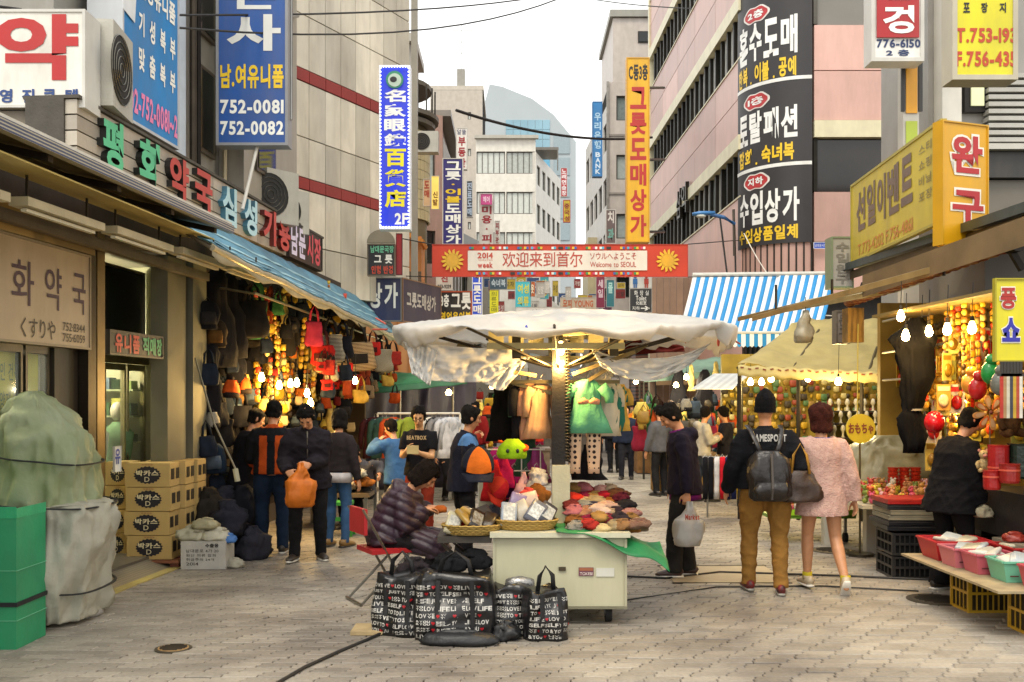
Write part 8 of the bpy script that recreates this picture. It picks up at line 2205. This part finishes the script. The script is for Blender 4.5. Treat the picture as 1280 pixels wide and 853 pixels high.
for i in range(110):
 u = R.uniform(318, 445); v = R.choice([358, 390, 420, 450]) + R.uniform(-9, 9)
 lhang(R.choice(strs), u, v, R.uniform(-.35, .4), '~among the bags of the bag stall', 'charm strings in the bag stall', R.uniform(.8, 1.5))
for a_, n_ in zip(cards, ('yellow card with red toy', 'pale card with brown toy', 'ochre card with cream toy', 'grey card with red toy', 'olive card with yellow toy')): a_['look'] = n_
for i in range(230):
 Y = R.choice([7.6, 8.6, 9.6, 10.1, 10.6, 11.2, 11.8, 12.3]); X = (4.55 if Y < 9 else 4.15 + (Y - 9.6) * .27) + R.uniform(0, .75); z = R.choice([2.05, 2.4, 2.7])
 place(R.choice(strs), V((X, Y + R.uniform(-.3, .3), z)), R.uniform(-1, 1), '~at the %s end of the toy stall' % ('near' if Y < 9.5 else 'far'), 'charm strings in the toy stall', R.uniform(.8, 1.2))
for i in range(190):
 Y = R.choice([R.uniform(7.4, 9), R.uniform(9.6, 12.7), R.uniform(9.6, 12.7)]); X = (4.5 if Y < 9 else 4.15 + (Y - 9.6) * .24) + R.uniform(0, .75); z = R.choice([1.3, 1.6, 1.9, 2.2, 2.45])
 place(R.choice(cards), V((X, Y, z)), R.uniform(-.8, .8), '~at the %s end of the toy stall' % ('near' if Y < 9.5 else 'far'), 'carded toys hanging in the toy stall', R.uniform(.8, 1.3))
for i, (u, v, Y, c) in enumerate(((1222, 486, 8.8, 'b81c1c'), (1213, 480, 9.0, 'c98a2a'), (1238, 466, 8.5, '1f8a3a'), (1250, 480, 8.3, '6a6a60'))):
 t = thing('inflatable_toy', ['red inflatable toy hanging under the yellow board', 'orange inflatable toy left of the red one', 'green round inflatable toy hanging above the red one', 'grey camouflage inflatable toy at the right'][i], 'toy', P(u, v, Y)); MB().ell((0, 0, 0), (.08, .06, .1), 14, 10).build('body', mat(c, rough=.25, var=.25, sc_=12), t, local=True, smooth=True)
 MB().ell((0, -.02, .11), (.05, .045, .05), 12, 8).build('head', mat(c, rough=.25, var=.25, sc_=12), t, local=True, smooth=True); MB().loft([(0, 0, .15), (0, 0, .4)], .003, 4).build('cord', paint('4a3a1c'), t, local=True)
for i in range(7):
 t = thing('hanging_sword', '%s toy sword hanging at the right edge under the yellow board' % ['red', 'tan', 'cream', 'dark grey', 'yellow', 'rust', 'white'][i], 'toy', P(1252 + i * 4, 452, 7.4), 0, 'toy swords under the yellow board'); c = ['c0301c', 'b08a5a', 'd0c8b0', '3a3a44', 'c8a02a', 'b0442a', 'e0d8c8'][i]
 MB().box((-.012, -.004, -.42), (.012, .004, -.1)).build('blade', mat(c, rough=.4), t, local=True); MB().box((-.03, -.006, -.11), (.03, .006, -.09)).build('guard', paint('2a2622'), t, local=True); MB().box((-.01, -.006, -.09), (.01, .006, 0)).build('grip', paint('2a2622'), t, local=True)
# accessory wall: small goods in rows
acc = [make_pouch(mat('b8921c', rough=.6, var=.3), paint('4a3a10')), make_pouch(mat('8a6a1c', rough=.6, var=.3), paint('4a3a10')), make_pouch(mat('c0b070', rough=.6, var=.3), paint('4a3a10')), make_pouch(mat('3a2f1a', rough=.6, var=.3), paint('2a2010')), make_pouch(mat('8a3a1c', rough=.6, var=.3), paint('2a2010')), make_pouch(mat('4a6a3a', rough=.6, var=.3), paint('2a2010'))]
for a_, n_ in zip(acc, ('ochre accessory', 'brown accessory', 'pale accessory', 'dark accessory', 'rust accessory', 'green accessory')): a_['category'] = 'accessory'; a_.name = 'hanging_accessory'; a_['look'] = n_
na = 0; sm = MB()
for j in range(13):
 for i in range(40):
  x = 3.95 + i * .114; z = .62 + j * .13
  if z < 1.65 and 5.5 < x < 8.4: continue
  x += R.uniform(-.03, .03)
  if na < 296 and (i + j) % 3: place(R.choice(acc), V((x, 18.52, z)), R.uniform(-.4, .4), '~in pegboard row %d counted from below, column %d' % (j + 1, i + 1), 'accessories in rows on the pegboard', R.uniform(.5, .85)); na += 1
  else: sm.m(R.randrange(4)).ell((x, 18.54, z - .1), (R.uniform(.02, .04), .03, R.uniform(.03, .06)), 7, 5)
o = sm.build('small_accessory', [mat(c, rough=.5, var=.3) for c in ('b8921c', '3a2f1a', 'c0b070', '8a5a1c')], None, smooth=True, kind='stuff', label='mass of tiny accessories between the rows on the yellow pegboard', cat='accessories')
def make_stand():
 t = pr('display_bust', 'bust', 'display stand'); MB().lathe((0, 0, 0), [(.05, 0), (.02, .02), (.02, .1), (.045, .14), (.03, .2), (.015, .22)], 12).build('bust', paint('cfc8b4'), t, local=True, smooth=True); MB().lathe((0, 0, 0), [(.022, .17), (.034, .16)], 12).build('necklace', metal('b0902a'), t, local=True); return t
bs_ = make_stand()
for z in (.78, 1.08, 1.33, 1.55):
 for i in range(17): place(bs_, V((5.75 + i * .155, 17.3 + z * .5, z)), R.uniform(-.5, .5), 'pale necklace bust on the %s accessory shelf, %s %s of it' % ({.78: 'bottom', 1.08: 'second', 1.33: 'third', 1.55: 'top'}[z], NO[i % 6], 'in the left third' if i < 6 else ('in the middle third' if i < 12 else 'in the right third')), 'display busts on the accessory shelves', 1.0)
# more goods deeper along both sides of the lane
for i in range(60):
 u = R.uniform(800, 925); Y = R.uniform(18, 24); v = R.uniform(486, 520)
 p = P(u, v, Y); place(R.choice(acc[:5] + ht + tr_), p, R.uniform(-.5, .5), '~in the stalls deep in the lane on the right', 'goods in the far right stalls', R.uniform(1.0, 1.6))
for i in range(36):
 u = R.uniform(596, 668); Y = R.uniform(20, 27); v = R.uniform(478, 515)
 p = P(u, v, Y); place(R.choice(pc + tr_ + ht), p, R.uniform(-.5, .5), '~in the stalls deep in the lane on the left', 'goods in the far left stalls', R.uniform(1.0, 1.6))
for i, (u, Y, w_, c, lb) in enumerate(((868, 19, 1.6, '8a6a3a', 'goods table in the lane behind the men talking'), (640, 21, 1.6, '6a5a4a', 'goods table deep in the lane left of the post'), (840, 24, 1.8, '7a5a3a', 'farther goods table deep on the right of the lane'), (700, 30, 2.0, '5a5248', 'goods table at the back of the lane'))):
 t = thing('stall_table', lb, 'table', (P(u, 0, Y).x, Y, 0)); MB().box((-w_ / 2, -.4, .7), (w_ / 2, .4, .75)).build('table_top', paint(c), t, local=True); MB().box((-w_ / 2 + .02, -.38, .02), (w_ / 2 - .02, .38, .699)).build('cloth_skirt', mat(c, rough=.9, var=.3), t, local=True)
 for k_ in range(16): bundle((P(u, 0, Y).x + R.uniform(-w_ / 2, w_ / 2) * .9, Y + R.uniform(-.3, .3), .75 + R.uniform(0, .12)), R.uniform(.09, .16), .1, R.uniform(.08, .16), cloth(R.choice(hc + ['b8902a', 'c8631c', '3a6a8a'])), 'folded garment heaped on the ' + lb, 'garments on the ' + lb, k_, 'folded_garment', 'garment')
for i, (u, v, Y) in enumerate(((864, 456, 20.5), (880, 462, 20), (895, 452, 21), (912, 458, 20), (925, 462, 19.5), (848, 462, 21.5))):
 place(cl_[0] if i % 2 else cl_[3], P(u, v, Y), R.uniform(-.3, .3), 'dark or ochre garment hanging under the striped awning', 'garments under the striped awning', .9)
# sock and legging rack beside the man in navy
rk = thing('legging_rack', 'round rack with folded leggings in black, white, red, blue and yellow', 'rack', (3.3, 14.9, 0))
a, b = P(878, 572, 14.9), P(942, 572, 14.9)
m = MB(); m.loft([a, b], .015, 6); m.build('rail', metal(), rk)
for p in (a.lerp(b, .1), a.lerp(b, .9)): m = MB(); m.loft([V((p.x, 14.9, 0)), p], .014, 6); m.build('leg', metal(), rk)
for i, c in enumerate(['15151a', '15151a', 'c9c8c8', 'b81c2a', '1d2450', '1d2450', 'c9a01c', 'b81c2a', '15151a']):
 p = a.lerp(b, (i + .5) / 9); t = thing('folded_leggings', 'pair of %s leggings hanging on the rack, number %s from the left' % ({'15151a': 'black', 'c9c8c8': 'white', 'b81c2a': 'red', '1d2450': 'navy', 'c9a01c': 'yellow'}[c], ['one', 'two', 'three', 'four', 'five', 'six', 'seven', 'eight', 'nine'][i]), 'leggings', (p.x, 14.9, p.z), 0, 'leggings on the rack')
 crumple(interp([(-.62, .036, .03, 0, 0), (-.3, .04, .035, 0, 0), (0.01, .04, .02, 0, 0)], 6), (0, 0, 0), .003, 14, 6, i, 3).build('cloth', cloth(c), t, local=True, smooth=True)
 MB().loft([(-.03, 0, .0), (0, 0, .05), (.03, 0, .0)], .005, 5).build('hanger', paint('c9c9c4'), t, local=True)
# hand tool bag hanging from the roof and other oddments
t = thing('plastic_sack', 'small wrapped sack hanging from the roof rail over the cream canopy', 'sack', P(1007, 388, 11.6))
crumple(interp([(-.38, .1, .06, 0, 0), (-.3, .11, .08, 0, 0), (-.15, .07, .05, 0, 0), (0, .015, .015, 0, 0)], 10), (0, 0, 0), .02, 26, 7, 3, 2.2).build('sack', mat('8f8a78', rough=.4, var=.3, sc_=6, bump=.3), t, local=True, smooth=True); MB().loft([(0, 0, 0), (0, 0, .15)], .005, 5).build('cord', paint('4a4638'), t, local=True)
def aircon(label, p, rz, w=.8, h=.6, d=.3):
 t = thing('air_conditioner', label, 'air conditioner', p, rz); m_ = mat('b0ada2', rough=.5, var=.05, dirt=.3)
 MB().box((-w / 2, 0, 0), (w / 2, d, h)).build('case', m_, t, local=True)
 cx = -w * .12; r_ = h * .4
 for k_ in range(5): MB().loft([(cx + r_ * (k_ + 1) / 5 * math.cos(q), -.012, h / 2 + r_ * (k_ + 1) / 5 * math.sin(q)) for q in [j * math.pi / 12 for j in range(25)]], .005, 4, side=(0, 1, 0)).build('grille_ring', metal('6a665c'), t, local=True)
 MB().loft([(cx, -.002, h / 2), (cx, -.006, h / 2)], r_, 24).build('fan_opening', mat('1c1a18', rough=.7), t, local=True)
 return t
aircon('white air conditioner unit standing beside the sky blue wall sign', (Xl(9.55) + .1, 9.55, 4.47), math.radians(95), .62, .8, .22)
for i, (u, v, Y, s_) in enumerate(((345, 250, 14.2, .42), (364, 262, 15.2, .36))):
 aircon('old air conditioner %s behind the fascia end' % ('larger one' if i == 0 else 'smaller one'), P(u, v + 28, Y), math.radians(50), s_ * 1.9, s_ * 1.8, .3)
aircon('air conditioner on the round tiled bay', P(531, 190, 26.3), 0, .7, .55, .35)
# ---------------------------------------------------------------- the people
def gx(u, Y): return (u - 640) / F * Y
jean = cloth('2a3850'); blk1 = cloth('1a191c'); khk = cloth('96703a')
A1_ = person('woman in a dark purple padded coat seated on the folding chair with bent head', -1.1, 8.85, -92, 1.66, 24, pelvis=.56, feet=((-.12, .42, 0), (.12, .4, 0)),
       hands=((-.06, .36, .80, (.6, .8, 0), (0, 0, -1), .9), (.1, .34, .80, (-.5, .8, 0), (0, 0, -1), .9)), head=(48, 0, 0), stout=1.18,
       top=dict(m=mat('33222f', rough=.5, var=.2, sc_=8, bump=.2), len=-.06, lap=1, th=.045, disp=quilt(.02, .085), hood=1, name='padded_coat'), bottom=dict(m=cloth('1d1a1d')), hair=('bob', '1a120e'), shoe='1c1a1a')
J = JO[A1_.name]
for s in (-1, 1): MB().loft([J['el'][s].lerp(J['wr'][s], .35), J['el'][s].lerp(J['wr'][s], .65), J['el'][s].lerp(J['wr'][s], .97)], [.074, .07, .058], 14).build('sleeve_cover', cloth('a8977c'), A1_, local=True, smooth=True)
t = thing('sewing_work', 'small orange cloth the seated woman is working on', 'cloth', A1_.location + Matrix.Rotation(math.radians(-92), 3, 'Z') @ V((.02, .47, .76))); crumple([(0, .05, .04, 0, 0), (.04, .06, .05, 0, 0), (.06, .03, .02, 0, 0)], (0, 0, 0), .006, 16, 8).build('cloth', cloth('b0602a'), t, local=True, smooth=True)
# man in navy with white bag
B_ = person('man in a navy zip jacket over purple, looking down, holding a white plastic bag', gx(856, 9.9), 9.9, 78, 1.74, 5, head=(38, 12, 0), feet=((-.1, .1, 0, 10), (.1, -.04, 0, -5)), stout=1.08,
       hands=((-.25, -.04, .78, (0, .1, -1), (1, 0, 0), 1.3), (.22, .1, .80)), top=dict(m=cloth('211c28'), len=-.14, collar=1, hood=1, zip=1, th=.03, fold=.016), bottom=dict(m=cloth('262422'), wide=.02), hair=('short', '15110e'), shoe='3a2420')
J = JO[B_.name]
MB().loft([J['sp'](-.1), J['sp'](-.19)], [(.2, .155), (.205, .16)], 20, side=(1, 0, 0)).build('purple_hem', cloth('6a1a64'), B_, local=True, smooth=True); MB().loft([J['sp'](.42, .02), J['sp'](.49, .03)], [(.09, .09), (.07, .075)], 14, side=(1, 0, 0)).build('purple_collar', cloth('6a1a64'), B_, local=True, smooth=True)
def wp(P_, loc): return JO[P_.name]['M'] @ V(loc)
def plastic_bag(label, p, w, h, c, rz=0, txt=None, m_=None):
 t = thing('carrier_bag', label, 'bag', p, rz); m_ = m_ or thin(mat(c, rough=.35, var=.06, bump=.35, bs=14), .35)
 crumple(interp([(-h - .08, w * .42, .06, 0, 0), (-h, w * .5, .08, 0, 0), (-h * .5, w * .5, .08, 0, 0), (-.16, w * .36, .05, 0, 0), (-.1, w * .2, .03, 0, 0), (-.03, .03, .02, 0, 0), (.01, .02, .015, 0, 0)], 18), (0, 0, 0), .018, 44, 6, 3, 2.6, .003).build('bag_body', m_, t, local=True, smooth=True)
 if txt: letters(t, V(p) + V((-w * .25, -.125, -h * .45)), (w * .5, 0, 0), .06, [(txt, 0, 0, 1, .9, 'b8402a', .03)])
 return t
plastic_bag('white plastic carrier bag with red print held by the man in navy', wp(B_, JO[B_.name]['wr'][-1]) + V((.02, -.03, -.08)), .27, .34, 'd0cdc6', 0, 'Market')
# couple walking away
C_ = person('man in a black beanie and black jacket walking away with a leather backpack', gx(957, 9.05), 9.05, -3, 1.80, 0, feet=((-.13, .12, 0, 6), (.12, -.08, .0, -8, 0)), hands=((-.33, .1, .92), (.30, .12, .98)), hair=('beanie', '121113'), stout=1.18,
       top=dict(m=cloth('17171b'), len=-.05, th=.035, fold=.018, collar=1), bottom=dict(m=mat('8a6430', rough=.9, var=.15, sc_=6, bump=.3), th=.022, fold=.016), shoe=(mat('1c1d22', rough=.5, c2='8a2018', sc_=22), paint('8a8880')))
letters(C_, wp(C_, (-.15, -.185, 1.36)), (.30, .0, 0), .085, [('JAMESPORT', 0, .0, 1, 1, 'b9b6b0', .036)], off=.0)
t = thing('backpack', 'dark leather backpack with straps and centre seam on the back of the beanie man', 'backpack', wp(C_, (-.02, -.25, .86))); lth = mat('1f1a18', rough=.35, var=.3, sc_=6, bump=.35, bs=25)
crumple(interp([(0, .15, .07, 0, 0), (.04, .19, .1, 0, 0), (.2, .195, .11, 0, 0), (.38, .17, .09, 0, 0), (.44, .1, .05, 0, 0)], 16), (0, 0, 0), .012, 50, 5, 2).build('pack_body', lth, t, local=True, smooth=True)
crumple([(.03, .13, .02, 0, -.1), (.1, .16, .04, 0, -.11), (.17, .13, .02, 0, -.1)], (0, 0, 0), .008, 24, 6).build('pocket', lth, t, local=True, smooth=True)
MB().loft([(0, -.105, .02), (0, -.14, .12), (0, -.122, .25), (0, -.1, .42)], [(.012, .006)] * 4, 6, side=(1, 0, 0)).build('seam', mat('5a5450', rough=.4, kind='stripe', sc_=60, c2='1a1715'), t, local=True)
for s in (-1, 1): MB().loft([(s * .06, 0, .4), (s * .1, .02, .5), (s * .14, .1, .62), (s * .15, .2, .66)], [(.022, .006)] * 4, 8).build('shoulder_strap', lth, t, local=True, smooth=True)
D_ = person('woman in a pink knit jumper dress walking away with brown bobbed hair', gx(1027, 9.1), 9.1, 4, 1.70, 0, feet=((-.06, .2, 0, 4), (.14, -.2, .05, -12, -50)), hands=((-.26, .28, 1.12), (.30, -.02, .82)), hair=('bob', '3d1a12'), skin='bd8862', head=(4, 28, 0),
       top=dict(m=mat('b58f84', rough=.95, var=.12, sc_=30, bump=.7, bs=70, c2='c4a294'), len=-.24, flare=.025, th=.04, fold=.012, name='knit_dress'), bottom=None, shoe='b5a58a')
MB().loft([JO[D_.name]['sp'](.445, -.01), JO[D_.name]['sp'](.475, -.01)], [(.105, .1), (.08, .085)], 16, side=(1, 0, 0)).build('blue_collar', cloth('3a4a8a'), D_, local=True, smooth=True)
for s in (-1, 1): q = JO[D_.name]['an'][s]; MB().loft([q + V((0, 0, -.02)), q + V((0, 0, .05))], [.043, .045], 12).build('yellow_sock', cloth('b0a02a'), D_, local=True, smooth=True)
t = thing('handbag', 'brown leather handbag with tan handles on the arm of the woman in pink', 'handbag', wp(D_, (-.27, -.16, .84)), .1); hb2 = mat('3a2a20', rough=.45, var=.3, sc_=10, bump=.25)
crumple(interp([(0, .15, .06, .02, 0), (.03, .19, .085, .02, 0), (.15, .19, .08, 0, 0), (.25, .155, .04, -.01, 0), (.28, .14, .02, -.01, 0)], 12), (0, 0, 0), .014, 44, 6, 1).build('bag_body', hb2, t, local=True, smooth=True)
for y in (-.03, .03): MB().loft([(-.08, y, .25), (-.06, y, .42), (0, y, .52), (.06, y, .42), (.09, y, .25)], [(.012, .005)] * 5, 6).build('handle', mat('a87a2a', rough=.5), t, local=True, smooth=True)
# man in black on the right
E_ = person('man in a long black jacket at the right, looking down at the goods', gx(1188, 9.15), 9.15, -78, 1.70, 12, head=(30, -8, 0), feet=((-.1, -.05, 0), (.1, .1, 0)), stout=1.12, hands=((-.24, .1, .80), (.2, .16, .82)), top=dict(m=cloth('0e0d10'), len=-.22, flare=.03, th=.045, collar=1, fold=.02), bottom=dict(m=cloth('131214'), wide=.03), hair=('short', '12100f'), shoe='121112')
bundle(wp(E_, (.24, .16, .70)), .08, .07, .1, cloth('9a927a'), 'pale woollen glove bundle in the hand of the man in black', None, 3, 'glove_bundle', 'gloves')
# left group
F_ = person('man in a charcoal jacket looking down into an orange bag', gx(385, 10.95), 10.95, -170, 1.76, 14, head=(48, -8, 0), feet=((-.14, .0, 0, 20), (.14, .1, 0, -20)), stout=1.12, hands=((-.02, .32, 1.06, (.6, .6, -.3), (0, -1, 0), 1.2), (.2, .3, .98, (-.5, .6, -.3), (0, -1, 0), 1.2)),
       top=dict(m=cloth('242026'), len=-.18, flare=.02, th=.04, collar=1, zip=1, fold=.022), bottom=dict(m=cloth('1b1a1c')), hair=('short', '100e0d'), shoe='2a221e')
plastic_bag('bright orange cloth shopping bag held open by the man in charcoal', wp(F_, (.06, .42, 1.08)) , .30, .38, 'c86a14', .3, None, mat('c86a10', rough=.6, var=.12, bump=.25, bs=20))
def fnO(c): return ((np.abs(np.abs(c[:, 0]) - .085) < .045) & (c[:, 1] < 0) & (c[:, 2] < 1.33)) | (c[:, 2] > 1.415) & (np.abs(c[:, 0]) < .12) | ((np.abs(c[:, 0]) > .2) & (c[:, 2] < 1.0))
G_ = person('man in a black and orange jacket and jeans seen from behind', gx(340, 11.4), 11.4, 8, 1.74, 6, head=(14, -20, 0), feet=((-.12, .05, 0), (.12, 0, 0)), stout=1.1, hands=((-.2, .3, .98), (.2, .28, .96)), top=dict(m=cloth('17171a'), m2=[cloth('b0481a')], fn=fnO, len=-.06, th=.032, collar=1), bottom=dict(m=mat('1f2c40', rough=.9, var=.35, sc_=4, bump=.3), th=.024), hair=('short', '12100e'), shoe='24221f', q=1)
person('person in a dark coat half hidden behind the orange jacket man', gx(303, 12.0), 12.0, -60, 1.66, 10, head=(25, 0, 0), top=dict(m=cloth('1a1a1e'), len=-.3, flare=.03, th=.035), bottom=dict(m=blk1), hair=('short', '14110f'), hands=((-.15, .3, 1.0), (.15, .3, 1.0)), q=2)
H_ = person('person in a white top, dark vest and blue jeans behind the charcoal jacket man', gx(421, 11.9), 11.9, -20, 1.64, 4, top=dict(m=cloth('2a2426'), len=-.02), bottom=dict(m=mat('3a5a80', rough=.9, var=.25, sc_=5, bump=.2), th=.012), hair=('bob', '15110f'), head=(20, 20, 0), shoe='8a6a3a', q=2)
MB().loft([JO[H_.name]['sp'](-.02), JO[H_.name]['sp'](-.14)], [(.195, .15), (.2, .155)], 18, side=(1, 0, 0)).build('white_hem', cloth('b9b4b4'), H_, local=True, smooth=True)
# group left of the cart
K1 = person('young man with glasses in a black T-shirt and rust trousers looking at his hands', gx(525, 12.2), 12.2, 172, 1.68, 3, head=(22, 8, 0), glasses=True, hands=((-.06, .3, 1.12, (.7, .5, .2), (0, -1, 0), 1.1), (.1, .28, 1.14, (-.7, .5, .2), (0, -1, 0), 1.1)), top=dict(m=cloth('141316'), sleeve=.4, len=-.1, name='t_shirt'), bottom=dict(m=cloth('7a2a1a')), hair=('short', '120f0e'), skin='c9986c', q=1)
letters(K1, wp(K1, (.12, .155, 1.27)), (-.24, 0, 0) if 0 else (.24, -.03, 0), .05, [('BEATBOX', 0, 0, 1, 1, 'b89a6a', .03)], off=.03)
MB().box((-.07, -.005, -.05), (.07, .005, .05), Matrix.Translation(wp(K1, (-.0, .37, 1.16)))).build('card', mat('b5a06a', rough=.6), thing('paper_card', 'small yellow card in the hands of the man with glasses', 'card', wp(K1, (0, .37, 1.16))))
person('boy in a blue jacket beside the clothes rail with a hand to his face', gx(496, 13.0), 13.0, 50, 1.5, 6, head=(18, 10, 0), hands=((-.12, .2, 1.22), (.2, .15, .85)), top=dict(m=mat('2f5a86', rough=.8, var=.25, sc_=6, bump=.3), len=-.2, th=.035), bottom=dict(m=blk1), hair=('short', '17110d'), q=2)
def fnN(c): return (np.abs(c[:, 0]) > .115) & (c[:, 2] > 1.30) & (np.abs(c[:, 0]) < .26)
person('man in a navy jacket with light blue shoulders facing right beside the cart', gx(578, 10.7), 10.7, -70, 1.68, 5, head=(12, 0, 0), hands=((-.16, .25, .96), (.18, .2, .9)), top=dict(m=cloth('191a26'), m2=[cloth('4a6f9a')], fn=fnN, len=-.16, th=.035, collar=1), bottom=dict(m=blk1), hair=('short', '15110e'), q=1, skin='b9805a')
person('customer in a magenta jacket with fluffy black hair behind the hat display', gx(636, 9.9), 9.9, -20, 1.56, 10, head=(30, 0, 0), top=dict(m=cloth('a01a58'), len=-.1, th=.03), bottom=dict(m=cloth('2a2a30')), hair=('fluffy', '0f0c0b'), q=2)
person('seated shopper low behind the goods table on the left', gx(455, 13.9), 13.9, 160, 1.6, 20, pelvis=.5, feet=((-.12, .35, 0), (.12, .35, 0)), head=(40, 0, 0), top=dict(m=cloth('4a4a50'), len=-.05), bottom=dict(m=blk1), hair=('short', '14100e'), q=2)
person('person crouched over goods behind the hanging white shirts', gx(562, 17.6), 17.6, 200, 1.6, 25, pelvis=.7, feet=((-.12, .1, 0), (.12, .1, 0)), head=(40, 0, 0), top=dict(m=cloth('2a2a2e'), len=-.1), bottom=dict(m=blk1), hair=('short', '14100e'), q=2)
# farther people
FP = [('person in a dark red jacket standing far back beside the left stalls', 595, 20.5, 180, 'crimson', '7a1a1c', '2a4a58', 'short', '120f0e'), ('person with a red scarf and dark hair facing the stall on the left', 580, 18.2, -60, '', '8a2a1c', '2a2a30', 'bob', '100d0c'),
      ('man in black with a light blue cap walking away right of the cart post', 768, 24.0, 5, '', '16171c', '17171a', 'cap', '5a7a9a'), ('person with a bright orange backpack deep in the crowd', 797, 25.0, 10, '', 'c06a1c', '2a2a2e', 'short', '14100e'),
      ('person in a cream coat walking away in the crowd', 822, 23.5, -5, '', 'b5ac8a', '3a4a3a', 'bob', '2a1a12'), ('man in a pale grey hooded jacket and jeans facing right before the metal roof', 877, 17.2, -75, '', 'a8a296', '4a525c', 'short', '15110f'),
      ('man in a dark jacket with folded arms facing the man in grey', 907, 17.6, 80, '', '211f26', '55504c', 'short', '15110f'), ('person in a brown coat behind the man in navy', 838, 21.0, 160, '', '5a4636', '26262a', 'bob', '2a1c14'),
      ('person in a grey jacket half hidden behind the man in navy', 826, 18.2, 20, '', '55565c', '1f1f22', 'short', '15110f'), ('person in a blue grey top far down the lane', 778, 29.0, 175, '', '4a5a6a', '2a2a30', 'short', '15110f'),
      ('person in white far down the lane beside the cream coat', 808, 31.0, 5, '', 'b0aca4', '30303a', 'short', '15110f'), ('person in a red top far down the lane', 755, 33.0, 170, '', '8a2a24', '2a2a30', 'bob', '15110f'),
      ('person in black deep in the lane by the right stalls', 851, 26.0, -30, '', '1c1c20', '1f1f22', 'short', '15110f'), ('person in a tan jacket far down the middle of the lane', 790, 37.0, 0, '', '8a7450', '2a2a30', 'short', '15110f'),
      ('person in an olive jacket by the far left stalls', 612, 24.5, 150, '', '4a4a2a', '2a2a30', 'short', '15110f'), ('person in a purple coat at the back of the lane', 765, 42.0, 0, '', '4a2a4a', '2a2a30', 'bob', '15110f'),
      ('person in a green jacket in the middle distance right of the lane', 845, 29.0, 20, '', '3a5a3a', '22222a', 'short', '15110f'), ('person in a navy coat in the middle distance', 783, 22.0, 175, '', '1f2638', '22222a', 'short', '15110f'),
      ('person in a mustard top in the middle distance', 833, 33.0, 0, '', '9a7a2a', '22222a', 'bob', '15110f'), ('person in a pale pink top in the middle distance', 815, 27.5, 160, '', 'a87a7a', '33343a', 'bob', '15110f'), ('tall person in black in the middle of the lane', 745, 28.0, 10, '', '1a1a1e', '22222a', 'short', '15110f'),
      ('person in a light blue shirt at the back of the lane', 822, 39.0, 180, '', '6a8aa8', '22222a', 'short', '15110f'), ('person in a brown jacket at the far left of the lane', 735, 37.0, 30, '', '5a4430', '22222a', 'short', '15110f'), ('person with an umbrella coloured scarf in front of the far tables', 862, 22.5, 100, '', '6a3a3a', '22222a', 'bob', '15110f')]
for i, (lb, u, Y, yw, _, c, c2, hr, hcol) in enumerate(FP):
 st_ = R.uniform(-.12, .12); near = Y < 19
 lb = lb.replace('with an umbrella coloured scarf', 'in a dull rose coat')
 person(lb, gx(u, Y), Y, yw + R.uniform(-8, 8), R.uniform(1.62, 1.74), R.uniform(0, 6), head=(R.uniform(5, 22), R.uniform(-15, 15), 0), feet=((-.1, st_, 0), (.1, -st_, 0)), hands=((-.1, .26, 1.12), (.12, .26, 1.1)) if 'arms' in lb or 'facing' in lb else ((-.26, .08 - st_, .78), (.26, .08 + st_, .78)),
           top=dict(m=cloth(c), len=-.12, th=.03, hood=1 if 'hooded' in lb else 0), bottom=dict(m=cloth(c2)), hair=(hr, hcol), q=2 if near else 3)
bp2 = thing('backpack', 'orange and yellow backpack on a person deep in the crowd', 'backpack', (gx(797, 25.0), 24.78, 1.05))
crumple(interp([(0, .16, .08, 0, 0), (.2, .19, .12, 0, 0), (.42, .14, .08, 0, 0)], 8), (0, 0, 0), .01, 30, 5).build('pack_body', cloth('c8962a'), bp2, local=True, smooth=True)
flush_text()
bpy.data.objects.remove(TXT)
bpy.data.scenes.remove(tmp)
